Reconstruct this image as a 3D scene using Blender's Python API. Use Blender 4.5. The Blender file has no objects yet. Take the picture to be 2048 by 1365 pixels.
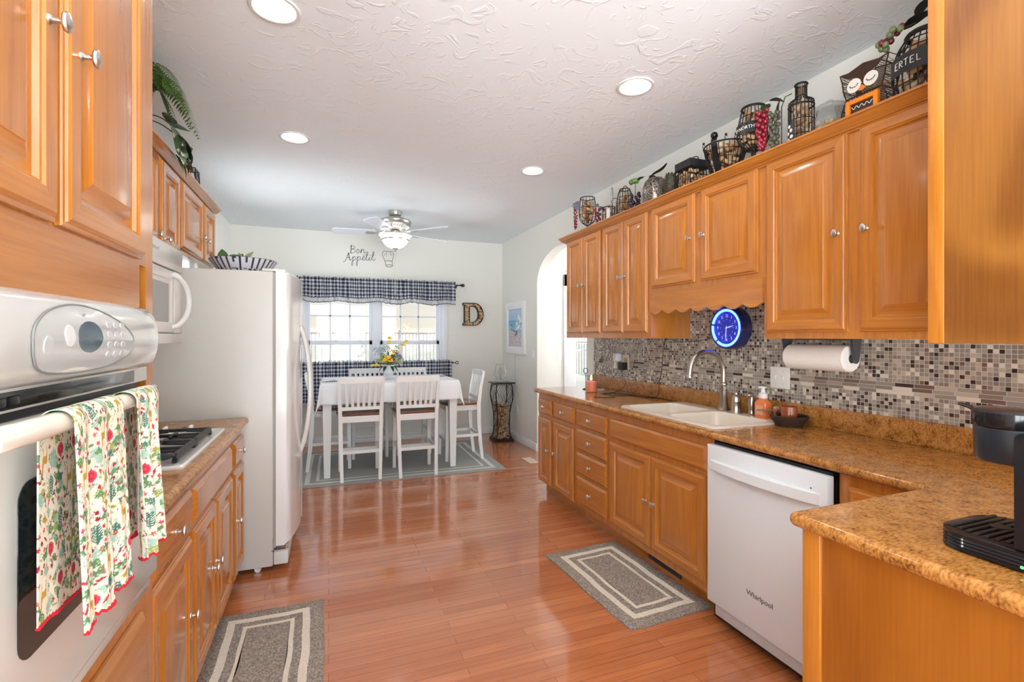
import bpy, bmesh, math, random
import numpy as np
from mathutils import Vector, Matrix
R = math.radians
S = bpy.context.scene
COL = S.collection
rnd = random.Random(7)

# ------------------------------------------------------------------ camera, sky, exposure
cam_data = bpy.data.cameras.new('camera')
cam = bpy.data.objects.new('camera', cam_data)
COL.objects.link(cam)
cam_data.sensor_width = 36.0
cam_data.lens = 966.0 / 2048 * 36
cam_data.shift_y = -(682.5 - 674.4) / 2048
cam_data.clip_start = 0.02
cam.location = (0, 0, 1.37)
cam.rotation_euler = (R(90), 0, -math.atan((1024 - 657.1) / 966.0))
S.camera = cam

S.view_settings.view_transform = 'Standard'
S.view_settings.look = 'None'
S.view_settings.exposure = 0.3
S.view_settings.gamma = 1.0
S.view_settings.use_curve_mapping = False

SKY_NORTH, SKY_SOUTH = 0.80, 4.6
world = bpy.data.worlds.new('sky')
S.world = world
world.use_nodes = True
wn = world.node_tree
wn.nodes.clear()
w_out = wn.nodes.new('ShaderNodeOutputWorld')
w_bg = wn.nodes.new('ShaderNodeBackground')
w_tc = wn.nodes.new('ShaderNodeTexCoord')
w_sep = wn.nodes.new('ShaderNodeSeparateXYZ')
w_ramp = wn.nodes.new('ShaderNodeValToRGB')
w_ramp.color_ramp.elements[0].position = 0.495
w_ramp.color_ramp.elements[0].color = (0.88, 0.955, 1.0, 1)       # ground light
w_ramp.color_ramp.elements[1].position = 0.62
w_ramp.color_ramp.elements[1].color = (0.66, 0.80, 1.0, 1)        # upper sky
w_el = w_ramp.color_ramp.elements.new(0.505)
w_el.color = (1.0, 0.93, 0.78, 1)                                 # hazy horizon
w_map = wn.nodes.new('ShaderNodeMapRange')
w_map.inputs['From Min'].default_value = -1.0
wn.links.new(w_tc.outputs['Generated'], w_sep.inputs[0])
wn.links.new(w_sep.outputs['Z'], w_map.inputs[0])
wn.links.new(w_map.outputs[0], w_ramp.inputs[0])
wn.links.new(w_ramp.outputs[0], w_bg.inputs['Color'])
# sky boosted in all but the dining window's direction, added to light the room
w_dot = wn.nodes.new('ShaderNodeVectorMath')
w_dot.operation = 'DOT_PRODUCT'
w_dot.inputs[1].default_value = (0.25, -0.97, 0.0)
wn.links.new(w_tc.outputs['Generated'], w_dot.inputs[0])
w_sky_boost = wn.nodes.new('ShaderNodeMapRange')
w_sky_boost.interpolation_type = 'SMOOTHSTEP'
w_sky_boost.inputs['From Min'].default_value = -0.86
w_sky_boost.inputs['From Max'].default_value = -0.35
w_sky_boost.inputs['To Min'].default_value = SKY_NORTH
w_sky_boost.inputs['To Max'].default_value = SKY_SOUTH
wn.links.new(w_dot.outputs['Value'], w_sky_boost.inputs[0])
# added glow below the horizon, strengthened to light the ceiling
w_gnd_glow = wn.nodes.new('ShaderNodeMapRange')
w_gnd_glow.inputs['From Min'].default_value = 0.02
w_gnd_glow.inputs['From Max'].default_value = -0.08
w_gnd_glow.inputs['To Min'].default_value = 1.0
w_gnd_glow.inputs['To Max'].default_value = 4.0
wn.links.new(w_sep.outputs['Z'], w_gnd_glow.inputs[0])
w_mul = wn.nodes.new('ShaderNodeMath')
w_mul.operation = 'MULTIPLY'
wn.links.new(w_sky_boost.outputs[0], w_mul.inputs[0])
wn.links.new(w_gnd_glow.outputs[0], w_mul.inputs[1])
wn.links.new(w_mul.outputs[0], w_bg.inputs['Strength'])
wn.links.new(w_bg.outputs[0], w_out.inputs[0])

def portal(name, loc, rot, sx, sy):
    l = bpy.data.lights.new(name, 'AREA')
    l.shape = 'RECTANGLE'
    l.size, l.size_y = sx, sy
    l.cycles.is_portal = True
    o = bpy.data.objects.new(name, l)
    o.location = loc
    o.rotation_euler = rot
    COL.objects.link(o)
portal('dining_window_daylight', (0.58, 6.62, 1.32), (R(-90), 0, 0), 1.7, 1.42)
portal('hall_door_daylight', (4.0, 6.0, 1.05), (R(-90), 0, 0), 1.7, 2.0)
portal('added_rear_daylight', (0.62, -2.42, 1.35), (R(90), 0, 0), 2.8, 2.3)  # portal of the unseen rear window added for light

CAN_POWER = 150.0      # emission of the ceiling bulbs
FAN_POWER = 1.6
FAN_WATTS = 120.0

portal('added_hall_daylight', (5.3, 3.7, 1.3), (0, R(90), 0), 2.1, 1.8)  # portal of the hall's added window, out of view
portal('added_side_daylight', (-1.20, 4.70, 1.40), (0, R(-90), 0), 1.2, 0.6)  # portal of the hidden window added to brighten the dining end
portal('added_left_daylight', (-1.25, -1.25, 1.35), (0, R(-90), 0), 2.0, 1.6)  # portal of the added left window behind the viewer
# ------------------------------------------------------------------ measures of the room
XL, XR, YB, YF, H = -1.09, 2.33, 6.533, -2.3, 2.705
CT = 0.914

# ------------------------------------------------------------------ materials
MATS = {}
def nodes_of(name):
    m = bpy.data.materials.new(name)
    m.use_nodes = True
    nt = m.node_tree
    b = nt.nodes.get('Principled BSDF')
    MATS[name] = m
    return m, nt, b
def N(nt, typ, **kw):
    n = nt.nodes.new('ShaderNode' + typ)
    for k, v in kw.items():
        if k[0] == '_':
            n.inputs[k[1:].replace('_', ' ')].default_value = v
        else:
            setattr(n, k, v)
    return n
def setb(b, **kw):
    for k, v in kw.items():
        b.inputs[k.replace('_', ' ')].default_value = v
def c4(c):
    return (c[0], c[1], c[2], 1.0)
def srgb(r, g, b):
    f = lambda v: (v / 255 / 12.92) if v / 255 <= 0.04045 else ((v / 255 + 0.055) / 1.055) ** 2.4
    return (f(r), f(g), f(b))
def mat(name, col, rough=0.5, metal=0.0, coat=0.0, bump=None, emit=None, var=None, trans=0.0, ior=1.45, spec=None):
    if name in MATS:
        return MATS[name]
    m, nt, b = nodes_of(name)
    setb(b, Base_Color=c4(col), Roughness=rough, Metallic=metal, IOR=ior)
    if coat:
        setb(b, Coat_Weight=coat, Coat_Roughness=0.08)
    if spec is not None:
        b.inputs['Specular IOR Level'].default_value = spec
    if trans:
        setb(b, Transmission_Weight=trans)
    if emit:
        setb(b, Emission_Color=c4(emit[0]), Emission_Strength=emit[1])
    tc = None
    if bump or var:
        tc = N(nt, 'TexCoord')
    if bump:
        n = N(nt, 'TexNoise', _Scale=bump[0], _Detail=3.0)
        bp = N(nt, 'Bump', _Strength=bump[1], _Distance=bump[2] if len(bump) > 2 else 0.002)
        nt.links.new(tc.outputs['Object'], n.inputs['Vector'])
        nt.links.new(n.outputs[0], bp.inputs['Height'])
        nt.links.new(bp.outputs[0], b.inputs['Normal'])
    if var:
        n = N(nt, 'TexNoise', _Scale=var[0], _Detail=4.0)
        mx = N(nt, 'MixRGB')
        mx.inputs[1].default_value = c4(col)
        mx.inputs[2].default_value = c4(var[1])
        r = N(nt, 'ValToRGB')
        r.color_ramp.elements[0].position = 0.42
        r.color_ramp.elements[1].position = 0.60
        nt.links.new(tc.outputs['Object'], n.inputs['Vector'])
        nt.links.new(n.outputs[0], r.inputs[0])
        nt.links.new(r.outputs[0], mx.inputs[0])
        nt.links.new(mx.outputs[0], b.inputs['Base Color'])
    return m

def oak(name, axis, light, dark, rough=0.26, fig=1.0, stretch=0.55, scale=5.0, line=0.32):
    """Oak with its grain running along axis 0, 1 or 2 of the object."""
    m, nt, b = nodes_of(name)
    L = nt.links.new
    tc = N(nt, 'TexCoord')
    oi = N(nt, 'ObjectInfo')
    add = N(nt, 'VectorMath', operation='ADD')
    sc = N(nt, 'VectorMath', operation='SCALE')
    comb = N(nt, 'CombineXYZ')
    for k in range(3):
        L(oi.outputs['Random'], comb.inputs[k])
    L(comb.outputs[0], sc.inputs[0]); sc.inputs['Scale'].default_value = 3.0
    L(tc.outputs['Object'], add.inputs[0]); L(sc.outputs[0], add.inputs[1])
    mp = N(nt, 'Mapping')
    s = [scale] * 3; s[axis] = stretch
    mp.inputs['Scale'].default_value = s
    L(add.outputs[0], mp.inputs[0])
    n1 = N(nt, 'TexNoise', _Scale=1.0, _Detail=1.5, _Distortion=0.3)
    L(mp.outputs[0], n1.inputs['Vector'])
    mul = N(nt, 'Math', operation='MULTIPLY'); mul.inputs[1].default_value = 60.0 * fig
    L(n1.outputs[0], mul.inputs[0])
    sn = N(nt, 'Math', operation='SINE'); L(mul.outputs[0], sn.inputs[0])
    rings = N(nt, 'MapRange'); rings.inputs[1].default_value = -1.0; rings.inputs[2].default_value = 1.0
    rings.inputs[3].default_value = 0.0; rings.inputs[4].default_value = 0.62
    L(sn.outputs[0], rings.inputs[0])
    mp2 = N(nt, 'Mapping')
    s2 = [160.0, 160.0, 160.0]; s2[axis] = 5.0
    mp2.inputs['Scale'].default_value = s2
    L(add.outputs[0], mp2.inputs[0])
    n2 = N(nt, 'TexNoise', _Scale=1.0, _Detail=2.0)
    L(mp2.outputs[0], n2.inputs['Vector'])
    mx = N(nt, 'MixRGB')
    mx.inputs[1].default_value = c4(light); mx.inputs[2].default_value = c4(dark)
    fac = N(nt, 'Math', operation='MULTIPLY_ADD'); fac.inputs[1].default_value = 0.70
    L(n2.outputs[0], fac.inputs[0])
    half = N(nt, 'Math', operation='MULTIPLY'); half.inputs[1].default_value = line
    L(rings.outputs[0], half.inputs[0]); L(half.outputs[0], fac.inputs[2])
    L(fac.outputs[0], mx.inputs[0]); L(mx.outputs[0], b.inputs['Base Color'])
    bp = N(nt, 'Bump', _Strength=0.10, _Distance=0.001)
    L(n2.outputs[0], bp.inputs['Height']); L(bp.outputs[0], b.inputs['Normal'])
    setb(b, Roughness=rough, Coat_Weight=0.7, Coat_Roughness=0.12)
    return m
OAK_L, OAK_D = (0.59, 0.222, 0.028), (0.33, 0.094, 0.009)
oakZ = oak('oak upright grain', 2, OAK_L, OAK_D)
oakY = oak('oak level grain', 1, OAK_L, OAK_D)
oakX = oak('oak cross grain', 0, OAK_L, OAK_D)
OAK_P = oak('oak plywood panel', 2, (0.38, 0.128, 0.013), (0.25, 0.068, 0.005), rough=0.35, fig=0.42, stretch=1.1, scale=3.2, line=0.75)

def floor_mat():
    m, nt, b = nodes_of('polished red oak boards')
    L = nt.links.new
    tc = N(nt, 'TexCoord')
    br = N(nt, 'TexBrick')
    br.offset = 0.37; br.offset_frequency = 2; br.squash = 1.0
    br.inputs['Color1'].default_value = c4((0.57, 0.195, 0.072))
    br.inputs['Color2'].default_value = c4((0.44, 0.132, 0.042))
    br.inputs['Mortar'].default_value = c4((0.20, 0.065, 0.028))
    br.inputs['Scale'].default_value = 1.0
    br.inputs['Mortar Size'].default_value = 0.0012
    br.inputs['Mortar Smooth'].default_value = 0.2
    br.inputs['Bias'].default_value = 0.0
    br.inputs['Brick Width'].default_value = 0.85
    br.inputs['Row Height'].default_value = 0.0585
    L(tc.outputs['Object'], br.inputs['Vector'])
    mp = N(nt, 'Mapping'); mp.inputs['Scale'].default_value = (3.0, 60.0, 1.0)
    L(tc.outputs['Object'], mp.inputs[0])
    n = N(nt, 'TexNoise', _Scale=1.0, _Detail=3.0, _Distortion=0.6)
    L(mp.outputs[0], n.inputs['Vector'])
    mx = N(nt, 'MixRGB', blend_type='MULTIPLY'); mx.inputs[0].default_value = 0.55
    r = N(nt, 'ValToRGB')
    r.color_ramp.elements[0].color = (0.74, 0.70, 0.66, 1); r.color_ramp.elements[0].position = 0.3
    r.color_ramp.elements[1].color = (1.12, 1.12, 1.12, 1); r.color_ramp.elements[1].position = 0.65
    L(n.outputs[0], r.inputs[0]); L(br.outputs['Color'], mx.inputs[1]); L(r.outputs[0], mx.inputs[2])
    L(mx.outputs[0], b.inputs['Base Color'])
    inv = N(nt, 'Math', operation='SUBTRACT'); inv.inputs[0].default_value = 1.0
    L(br.outputs['Fac'], inv.inputs[1])
    n3 = N(nt, 'TexNoise', _Scale=9.0, _Detail=1.0)
    L(tc.outputs['Object'], n3.inputs['Vector'])
    hh = N(nt, 'Math', operation='MULTIPLY_ADD'); hh.inputs[1].default_value = 0.5
    L(n3.outputs[0], hh.inputs[0]); L(inv.outputs[0], hh.inputs[2])
    bp = N(nt, 'Bump', _Strength=0.16, _Distance=0.0012)
    L(hh.outputs[0], bp.inputs['Height']); L(bp.outputs[0], b.inputs['Normal'])
    setb(b, Roughness=0.22, Coat_Weight=1.0, Coat_Roughness=0.075)
    return m
M_FLOOR = floor_mat()

def tile_mat():
    """Small mosaic squares with a band of narrow strips, on a wall facing -X (pattern in Y and Z)."""
    m, nt, b = nodes_of('mosaic tile')
    L = nt.links.new
    tc = N(nt, 'TexCoord'); sep = N(nt, 'SeparateXYZ'); L(tc.outputs['Object'], sep.inputs[0])
    def mth(op, a, bb=None, c=None):
        n = N(nt, 'Math', operation=op)
        for i, v in enumerate((a, bb, c)):
            if v is None: continue
            if isinstance(v, (int, float)): n.inputs[i].default_value = v
            else: L(v, n.inputs[i])
        return n.outputs[0]
    P = 0.0172
    y, z = sep.outputs['Y'], sep.outputs['Z']
    # squares
    ys, zs = mth('DIVIDE', y, P), mth('DIVIDE', z, P)
    fy, fz = mth('FLOOR', ys), mth('FLOOR', zs)
    ry, rz = mth('FRACT', ys), mth('FRACT', zs)
    edge = lambda f, w: mth('MINIMUM', mth('GREATER_THAN', f, w), mth('LESS_THAN', f, 1 - w))
    gsq = mth('MINIMUM', edge(ry, 0.055), edge(rz, 0.055))
    # strips
    row = mth('FLOOR', zs)
    wn_row = N(nt, 'TexWhiteNoise', noise_dimensions='1D'); L(row, wn_row.inputs['W'])
    yl = mth('ADD', mth('DIVIDE', y, 0.075), mth('MULTIPLY', wn_row.outputs['Value'], 7.3))
    fyl, ryl = mth('FLOOR', yl), mth('FRACT', yl)
    gst = mth('MINIMUM', edge(ryl, 0.013), edge(rz, 0.055))
    band = mth('MINIMUM', mth('GREATER_THAN', z, P * 65), mth('LESS_THAN', z, P * 68))
    cy = mth('ADD', mth('MULTIPLY', fy, mth('SUBTRACT', 1.0, band)), mth('MULTIPLY', mth('ADD', fyl, 311.0), band))
    g = mth('ADD', mth('MULTIPLY', gsq, mth('SUBTRACT', 1.0, band)), mth('MULTIPLY', gst, band))
    cb = N(nt, 'CombineXYZ'); L(cy, cb.inputs[0]); L(fz, cb.inputs[1])
    wnz = N(nt, 'TexWhiteNoise', noise_dimensions='2D'); L(cb.outputs[0], wnz.inputs['Vector'])
    ramp = N(nt, 'ValToRGB'); cr = ramp.color_ramp; cr.interpolation = 'CONSTANT'
    cols = [(0.0, (0.05, 0.030, 0.024)), (0.15, (0.25, 0.20, 0.16)), (0.38, (0.37, 0.315, 0.255)), (0.58, (0.29, 0.26, 0.22)),
            (0.72, (0.49, 0.415, 0.33)), (0.86, (0.70, 0.63, 0.53)), (0.95, (0.18, 0.115, 0.088))]
    cr.elements[0].position = 0; cr.elements[0].color = c4(cols[0][1])
    cr.elements[1].position = cols[1][0]; cr.elements[1].color = c4(cols[1][1])
    for p, c in cols[2:]:
        e = cr.elements.new(p); e.color = c4(c)
    L(wnz.outputs['Value'], ramp.inputs[0])
    mx = N(nt, 'MixRGB'); mx.inputs[1].default_value = c4((0.56, 0.52, 0.47))
    L(g, mx.inputs[0]); L(ramp.outputs[0], mx.inputs[2]); L(mx.outputs[0], b.inputs['Base Color'])
    rr = N(nt, 'MapRange'); rr.inputs[3].default_value = 0.7; rr.inputs[4].default_value = 0.16
    L(g, rr.inputs[0]); L(rr.outputs[0], b.inputs['Roughness'])
    bp = N(nt, 'Bump', _Strength=0.5, _Distance=0.001); L(g, bp.inputs['Height']); L(bp.outputs[0], b.inputs['Normal'])
    return m
M_TILE = tile_mat()

def laminate():
    m, nt, b = nodes_of('speckled brown laminate')
    L = nt.links.new
    tc = N(nt, 'TexCoord')
    n1 = N(nt, 'TexNoise', _Scale=22.0, _Detail=6.0, _Roughness=0.75)
    mp = N(nt, 'Mapping'); mp.inputs['Scale'].default_value = (70.0, 190.0, 110.0)
    L(tc.outputs['Object'], mp.inputs[0]); L(tc.outputs['Object'], n1.inputs['Vector'])
    n2 = N(nt, 'TexNoise', _Scale=1.0, _Detail=2.0); L(mp.outputs[0], n2.inputs['Vector'])
    mixv = N(nt, 'Math', operation='MULTIPLY_ADD'); mixv.inputs[1].default_value = 0.55
    L(n1.outputs[0], mixv.inputs[0])
    m2 = N(nt, 'Math', operation='MULTIPLY'); m2.inputs[1].default_value = 0.45
    L(n2.outputs[0], m2.inputs[0]); L(m2.outputs[0], mixv.inputs[2])
    r = N(nt, 'ValToRGB'); cr = r.color_ramp
    cr.elements[0].position = 0.36; cr.elements[0].color = c4((0.13, 0.048, 0.011))
    cr.elements[1].position = 0.68; cr.elements[1].color = c4((0.60, 0.315, 0.105))
    e = cr.elements.new(0.50); e.color = c4((0.42, 0.172, 0.036))
    L(mixv.outputs[0], r.inputs[0]); L(r.outputs[0], b.inputs['Base Color'])
    setb(b, Roughness=0.15)
    b.inputs['Specular IOR Level'].default_value = 0.45
    return m
M_LAM = laminate()

def ceiling_mat():
    m, nt, b = nodes_of('textured ceiling paint')
    L = nt.links.new
    tc = N(nt, 'TexCoord')
    n0 = N(nt, 'TexNoise', _Scale=3.0, _Detail=2.0); L(tc.outputs['Object'], n0.inputs['Vector'])
    n1 = N(nt, 'TexNoise', _Scale=9.0, _Detail=2.0, _Distortion=2.2); L(tc.outputs['Object'], n1.inputs['Vector'])
    r = N(nt, 'ValToRGB'); r.color_ramp.elements[0].position = 0.56; r.color_ramp.elements[1].position = 0.64
    L(n1.outputs[0], r.inputs[0])
    mu = N(nt, 'Math', operation='MULTIPLY'); L(r.outputs[0], mu.inputs[0]); L(n0.outputs[0], mu.inputs[1])
    bp = N(nt, 'Bump', _Strength=0.40, _Distance=0.006); L(mu.outputs[0], bp.inputs['Height']); L(bp.outputs[0], b.inputs['Normal'])
    setb(b, Base_Color=c4((0.83, 0.885, 0.915)), Roughness=0.85)
    return m
M_CEIL = ceiling_mat()
M_WALL = mat('cream wall paint', (0.80, 0.785, 0.725), 0.75, bump=(60, 0.05))
M_TRIM = mat('white trim paint', (0.84, 0.85, 0.87), 0.4)
M_WHITE = mat('white painted wood', (0.82, 0.82, 0.79), 0.38)
M_APPL = mat('white appliance enamel', (0.66, 0.655, 0.63), 0.22, coat=0.3)
M_FRIDGE = mat('white textured enamel', (0.57, 0.555, 0.515), 0.33, bump=(500, 0.05, 0.0006))
M_BISQ = mat('bisque enamel', (0.57, 0.55, 0.505), 0.14, coat=0.6)
M_BONE = mat('bone enamel bar', (0.70, 0.64, 0.54), 0.18, coat=0.4)
M_NICK = mat('satin nickel', (0.62, 0.59, 0.55), 0.28, 1.0)
M_BRONZE = mat('brushed bronze nickel', (0.46, 0.41, 0.355), 0.30, 1.0)
M_CHROME = mat('chrome', (0.78, 0.78, 0.78), 0.10, 1.0)
M_BLACK = mat('black plastic', (0.012, 0.012, 0.013), 0.30)
M_GLOSSB = mat('glossy black plastic', (0.010, 0.010, 0.012), 0.12)
M_IRON = mat('black cast iron', (0.022, 0.022, 0.024), 0.42)
M_WIRE = mat('dark iron wire', (0.020, 0.016, 0.013), 0.45, 0.3)
M_SINK = mat('bisque composite sink', (0.80, 0.70, 0.575), 0.28)
M_SEAT = mat('dark stained seat wood', (0.20, 0.062, 0.022), 0.16, coat=0.5)
M_DKGRAY = mat('dark gray plastic', (0.05, 0.05, 0.055), 0.4)
M_PAPER = mat('white paper', (0.84, 0.81, 0.76), 0.9, bump=(90, 0.5, 0.003))
M_GLASSY = None
def pane_mat():
    m, nt, b = nodes_of('window pane')
    nt.nodes.remove(b)
    out = nt.nodes['Material Output']
    t = N(nt, 'BsdfTransparent'); g = N(nt, 'BsdfGlossy', _Roughness=0.02)
    mx = N(nt, 'MixShader'); mx.inputs[0].default_value = 0.05
    nt.links.new(t.outputs[0], mx.inputs[1]); nt.links.new(g.outputs[0], mx.inputs[2]); nt.links.new(mx.outputs[0], out.inputs[0])
    return m
M_PANE = pane_mat()
def thin_glass():
    m, nt, b = nodes_of('clear thin glass')
    nt.nodes.remove(b)
    out = nt.nodes['Material Output']
    t = N(nt, 'BsdfTransparent'); t.inputs[0].default_value = (0.93, 0.95, 0.95, 1)
    g = N(nt, 'BsdfGlossy', _Roughness=0.03)
    lw = N(nt, 'LayerWeight', _Blend=0.18)
    mx = N(nt, 'MixShader')
    nt.links.new(lw.outputs['Facing'], mx.inputs[0])
    nt.links.new(t.outputs[0], mx.inputs[1]); nt.links.new(g.outputs[0], mx.inputs[2]); nt.links.new(mx.outputs[0], out.inputs[0])
    return m
M_GLASS = thin_glass()

def attr_mat(name, rough=0.85, trans=0.0):
    """A printed or woven surface: the colour of each patch is stored with the cloth."""
    m, nt, b = nodes_of(name)
    a = N(nt, 'VertexColor', layer_name='print')
    nt.links.new(a.outputs['Color'], b.inputs['Base Color'])
    setb(b, Roughness=rough)
    if trans:
        out = nt.nodes['Material Output']
        tl = N(nt, 'BsdfTranslucent'); nt.links.new(a.outputs['Color'], tl.inputs[0])
        mx = N(nt, 'MixShader'); mx.inputs[0].default_value = trans
        nt.links.new(b.outputs[0], mx.inputs[1]); nt.links.new(tl.outputs[0], mx.inputs[2]); nt.links.new(mx.outputs[0], out.inputs[0])
    return m
M_PRINT = attr_mat('printed cloth')
M_GING = attr_mat('gingham cloth', 0.9, 0.55)
M_ART = attr_mat('printed art', 0.5)

# ------------------------------------------------------------------ mesh helpers
ORI = {}
def thing(name, label, cat, loc=(0, 0, 0), group=None):
    o = bpy.data.objects.new(name, None)
    o.empty_display_size = 0.05
    COL.objects.link(o)
    o.location = loc
    ORI[o.name] = Vector(loc)
    o['label'] = label
    o['category'] = cat
    if group: o['group'] = group
    return o
def obj(name, bm, m, parent=None, label=None, cat=None, group=None, kind=None, origin=None, smooth=True, ang=32):
    """Link a bmesh (built in room coordinates) as one object."""
    o0 = ORI[parent.name] if parent else Vector(origin or (0, 0, 0))
    if o0.length > 0:
        bmesh.ops.translate(bm, verts=bm.verts, vec=-o0)
    me = bpy.data.meshes.new(name)
    bm.normal_update()
    bm.to_mesh(me)
    bm.free()
    if smooth:
        me.polygons.foreach_set('use_smooth', [True] * len(me.polygons))
        me.set_sharp_from_angle(angle=R(ang))
    for mm in (m if isinstance(m, (list, tuple)) else [m]):
        me.materials.append(mm)
    o = bpy.data.objects.new(name, me)
    COL.objects.link(o)
    if parent: o.parent = parent
    else: o.location = o0
    ORI[o.name] = o0
    if label: o['label'] = label
    if cat: o['category'] = cat
    if group: o['group'] = group
    if kind: o['kind'] = kind
    return o
def struct(name, bm, m, **kw):
    return obj(name, bm, m, kind='structure', **kw)
def dup(root, loc, label=None, rotz=0.0, group=None):
    r = root.copy(); COL.objects.link(r); r.location = loc
    r.rotation_euler = (root.rotation_euler[0], root.rotation_euler[1], rotz)
    if label: r['label'] = label
    if group: r['group'] = group
    for ch in list(root.children):
        c = ch.copy(); COL.objects.link(c); c.parent = r
        for g in ch.children:
            d = g.copy(); COL.objects.link(d); d.parent = c
    return r
def BM():
    return bmesh.new()
def box(bm, x0, x1, y0, y1, z0, z1, bev=0.0, seg=2, mi=0):
    v = [bm.verts.new(p) for p in ((x0, y0, z0), (x1, y0, z0), (x1, y1, z0), (x0, y1, z0), (x0, y0, z1), (x1, y0, z1), (x1, y1, z1), (x0, y1, z1))]
    fs = [bm.faces.new([v[i] for i in q]) for q in ((3, 2, 1, 0), (4, 5, 6, 7), (0, 1, 5, 4), (1, 2, 6, 5), (2, 3, 7, 6), (3, 0, 4, 7))]
    for f in fs: f.material_index = mi
    if bev:
        es = list({e for f in fs for e in f.edges})
        r = bmesh.ops.bevel(bm, geom=es, offset=bev, segments=seg, affect='EDGES', profile=0.5)
        for f in r['faces']: f.material_index = mi
    return v
def basis(d):
    d = Vector(d).normalized()
    a = Vector((0, 0, 1)) if abs(d.z) < 0.9 else Vector((1, 0, 0))
    u = d.cross(a).normalized()
    return d, u, d.cross(u)
def ring(bm, c, u, v, r, n, r2=None, ph=0.0):
    r2 = r if r2 is None else r2
    c = Vector(c)
    return [bm.verts.new(c + u * (r * math.cos(2 * math.pi * i / n + ph)) + v * (r2 * math.sin(2 * math.pi * i / n + ph))) for i in range(n)]
def bridge(bm, a, b, mi=0):
    n = len(a)
    for i in range(n):
        try:
            f = bm.faces.new((a[i], a[(i + 1) % n], b[(i + 1) % n], b[i])); f.material_index = mi
        except ValueError: pass
def cap(bm, a, flip=False, mi=0):
    try:
        f = bm.faces.new(a[::-1] if flip else a); f.material_index = mi
    except ValueError: pass
def cyl(bm, p0, p1, r0, r1=None, n=16, caps=True, mi=0):
    r1 = r0 if r1 is None else r1
    d, u, v = basis(Vector(p1) - Vector(p0))
    a, b = ring(bm, p0, u, v, r0, n), ring(bm, p1, u, v, r1, n)
    bridge(bm, a, b, mi)
    if caps: cap(bm, a, True, mi); cap(bm, b, False, mi)
def lathe(bm, c, prof, n=24, axis=(0, 0, 1), cap0=True, cap1=True, sq=1.0, mi=0):
    """Turn a profile [(radius, height)] about axis through c."""
    d, u, v = basis(axis)
    c = Vector(c); rs = []
    for r, h in prof:
        rs.append(ring(bm, c + d * h, u, v, max(r, 1e-5), n, max(r, 1e-5) * sq))
    for a, b in zip(rs, rs[1:]): bridge(bm, a, b, mi)
    if cap0: cap(bm, rs[0], True, mi)
    if cap1: cap(bm, rs[-1], False, mi)
def tube(bm, pts, r, n=8, closed=False, caps=True, mi=0, flat=1.0):
    pts = [Vector(p) for p in pts]
    m = len(pts)
    rr = r if isinstance(r, (list, tuple)) else [r] * m
    prev = None; rings = []
    for i in range(m):
        a = pts[(i - 1) % m] if closed else pts[max(i - 1, 0)]
        b = pts[(i + 1) % m] if closed else pts[min(i + 1, m - 1)]
        d = (b - a)
        d = d.normalized() if d.length > 1e-9 else Vector((0, 0, 1))
        if prev is None:
            _, u, v = basis(d)
        else:
            u = prev - d * prev.dot(d)
            u = u.normalized() if u.length > 1e-6 else basis(d)[1]
            v = d.cross(u)
        prev = u
        rings.append(ring(bm, pts[i], u, v, rr[i], n, rr[i] * flat))
    for a, b in zip(rings, rings[1:]): bridge(bm, a, b, mi)
    if closed: bridge(bm, rings[-1], rings[0], mi)
    elif caps: cap(bm, rings[0], True, mi); cap(bm, rings[-1], False, mi)
def ball(bm, c, r, seg=12, rings=8, sx=1, sy=1, sz=1, mi=0):
    r0 = bmesh.ops.create_uvsphere(bm, u_segments=seg, v_segments=rings, radius=1.0, matrix=Matrix.Translation(c) @ Matrix.Diagonal((r * sx, r * sy, r * sz, 1)))
    if mi:
        for v in r0['verts']:
            for f in v.link_faces: f.material_index = mi
def arc(c, r, a0, a1, n, ax=(1, 0, 0), ay=(0, 0, 1)):
    c, ax, ay = Vector(c), Vector(ax), Vector(ay)
    return [c + ax * (r * math.cos(a0 + (a1 - a0) * i / n)) + ay * (r * math.sin(a0 + (a1 - a0) * i / n)) for i in range(n + 1)]
def prism(bm, pts, off, mi=0):
    """Polygon pts (3D, planar) pushed along off."""
    off = Vector(off)
    a = [bm.verts.new(p) for p in pts]
    b = [bm.verts.new(Vector(p) + off) for p in pts]
    bridge(bm, a, b, mi); cap(bm, a, True, mi); cap(bm, b, False, mi)
    bmesh.ops.recalc_face_normals(bm, faces=bm.faces)
def fill(bm, loops, z, mi=0):
    """Flat face with holes at height z."""
    es = []
    for lp in loops:
        vs = [bm.verts.new((p[0], p[1], z)) for p in lp]
        for i in range(len(vs)):
            es.append(bm.edges.new((vs[i], vs[(i + 1) % len(vs)])))
    r = bmesh.ops.triangle_fill(bm, edges=es, use_beauty=True)
    for f in r['geom']:
        if isinstance(f, bmesh.types.BMFace): f.material_index = mi
def rrect(x0, x1, y0, y1, r, n=5):
    pts = []
    for cx, cy, a in ((x1 - r, y1 - r, 0), (x0 + r, y1 - r, 90), (x0 + r, y0 + r, 180), (x1 - r, y0 + r, 270)):
        for i in range(n + 1):
            t = R(a + 90 * i / n)
            pts.append((cx + r * math.cos(t), cy + r * math.sin(t)))
    return pts
def bez(p0, p1, p2, p3, n=12):
    p0, p1, p2, p3 = map(Vector, (p0, p1, p2, p3))
    out = []
    for i in range(n + 1):
        t = i / n; s = 1 - t
        out.append(p0 * s ** 3 + p1 * 3 * s * s * t + p2 * 3 * s * t * t + p3 * t ** 3)
    return out
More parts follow.
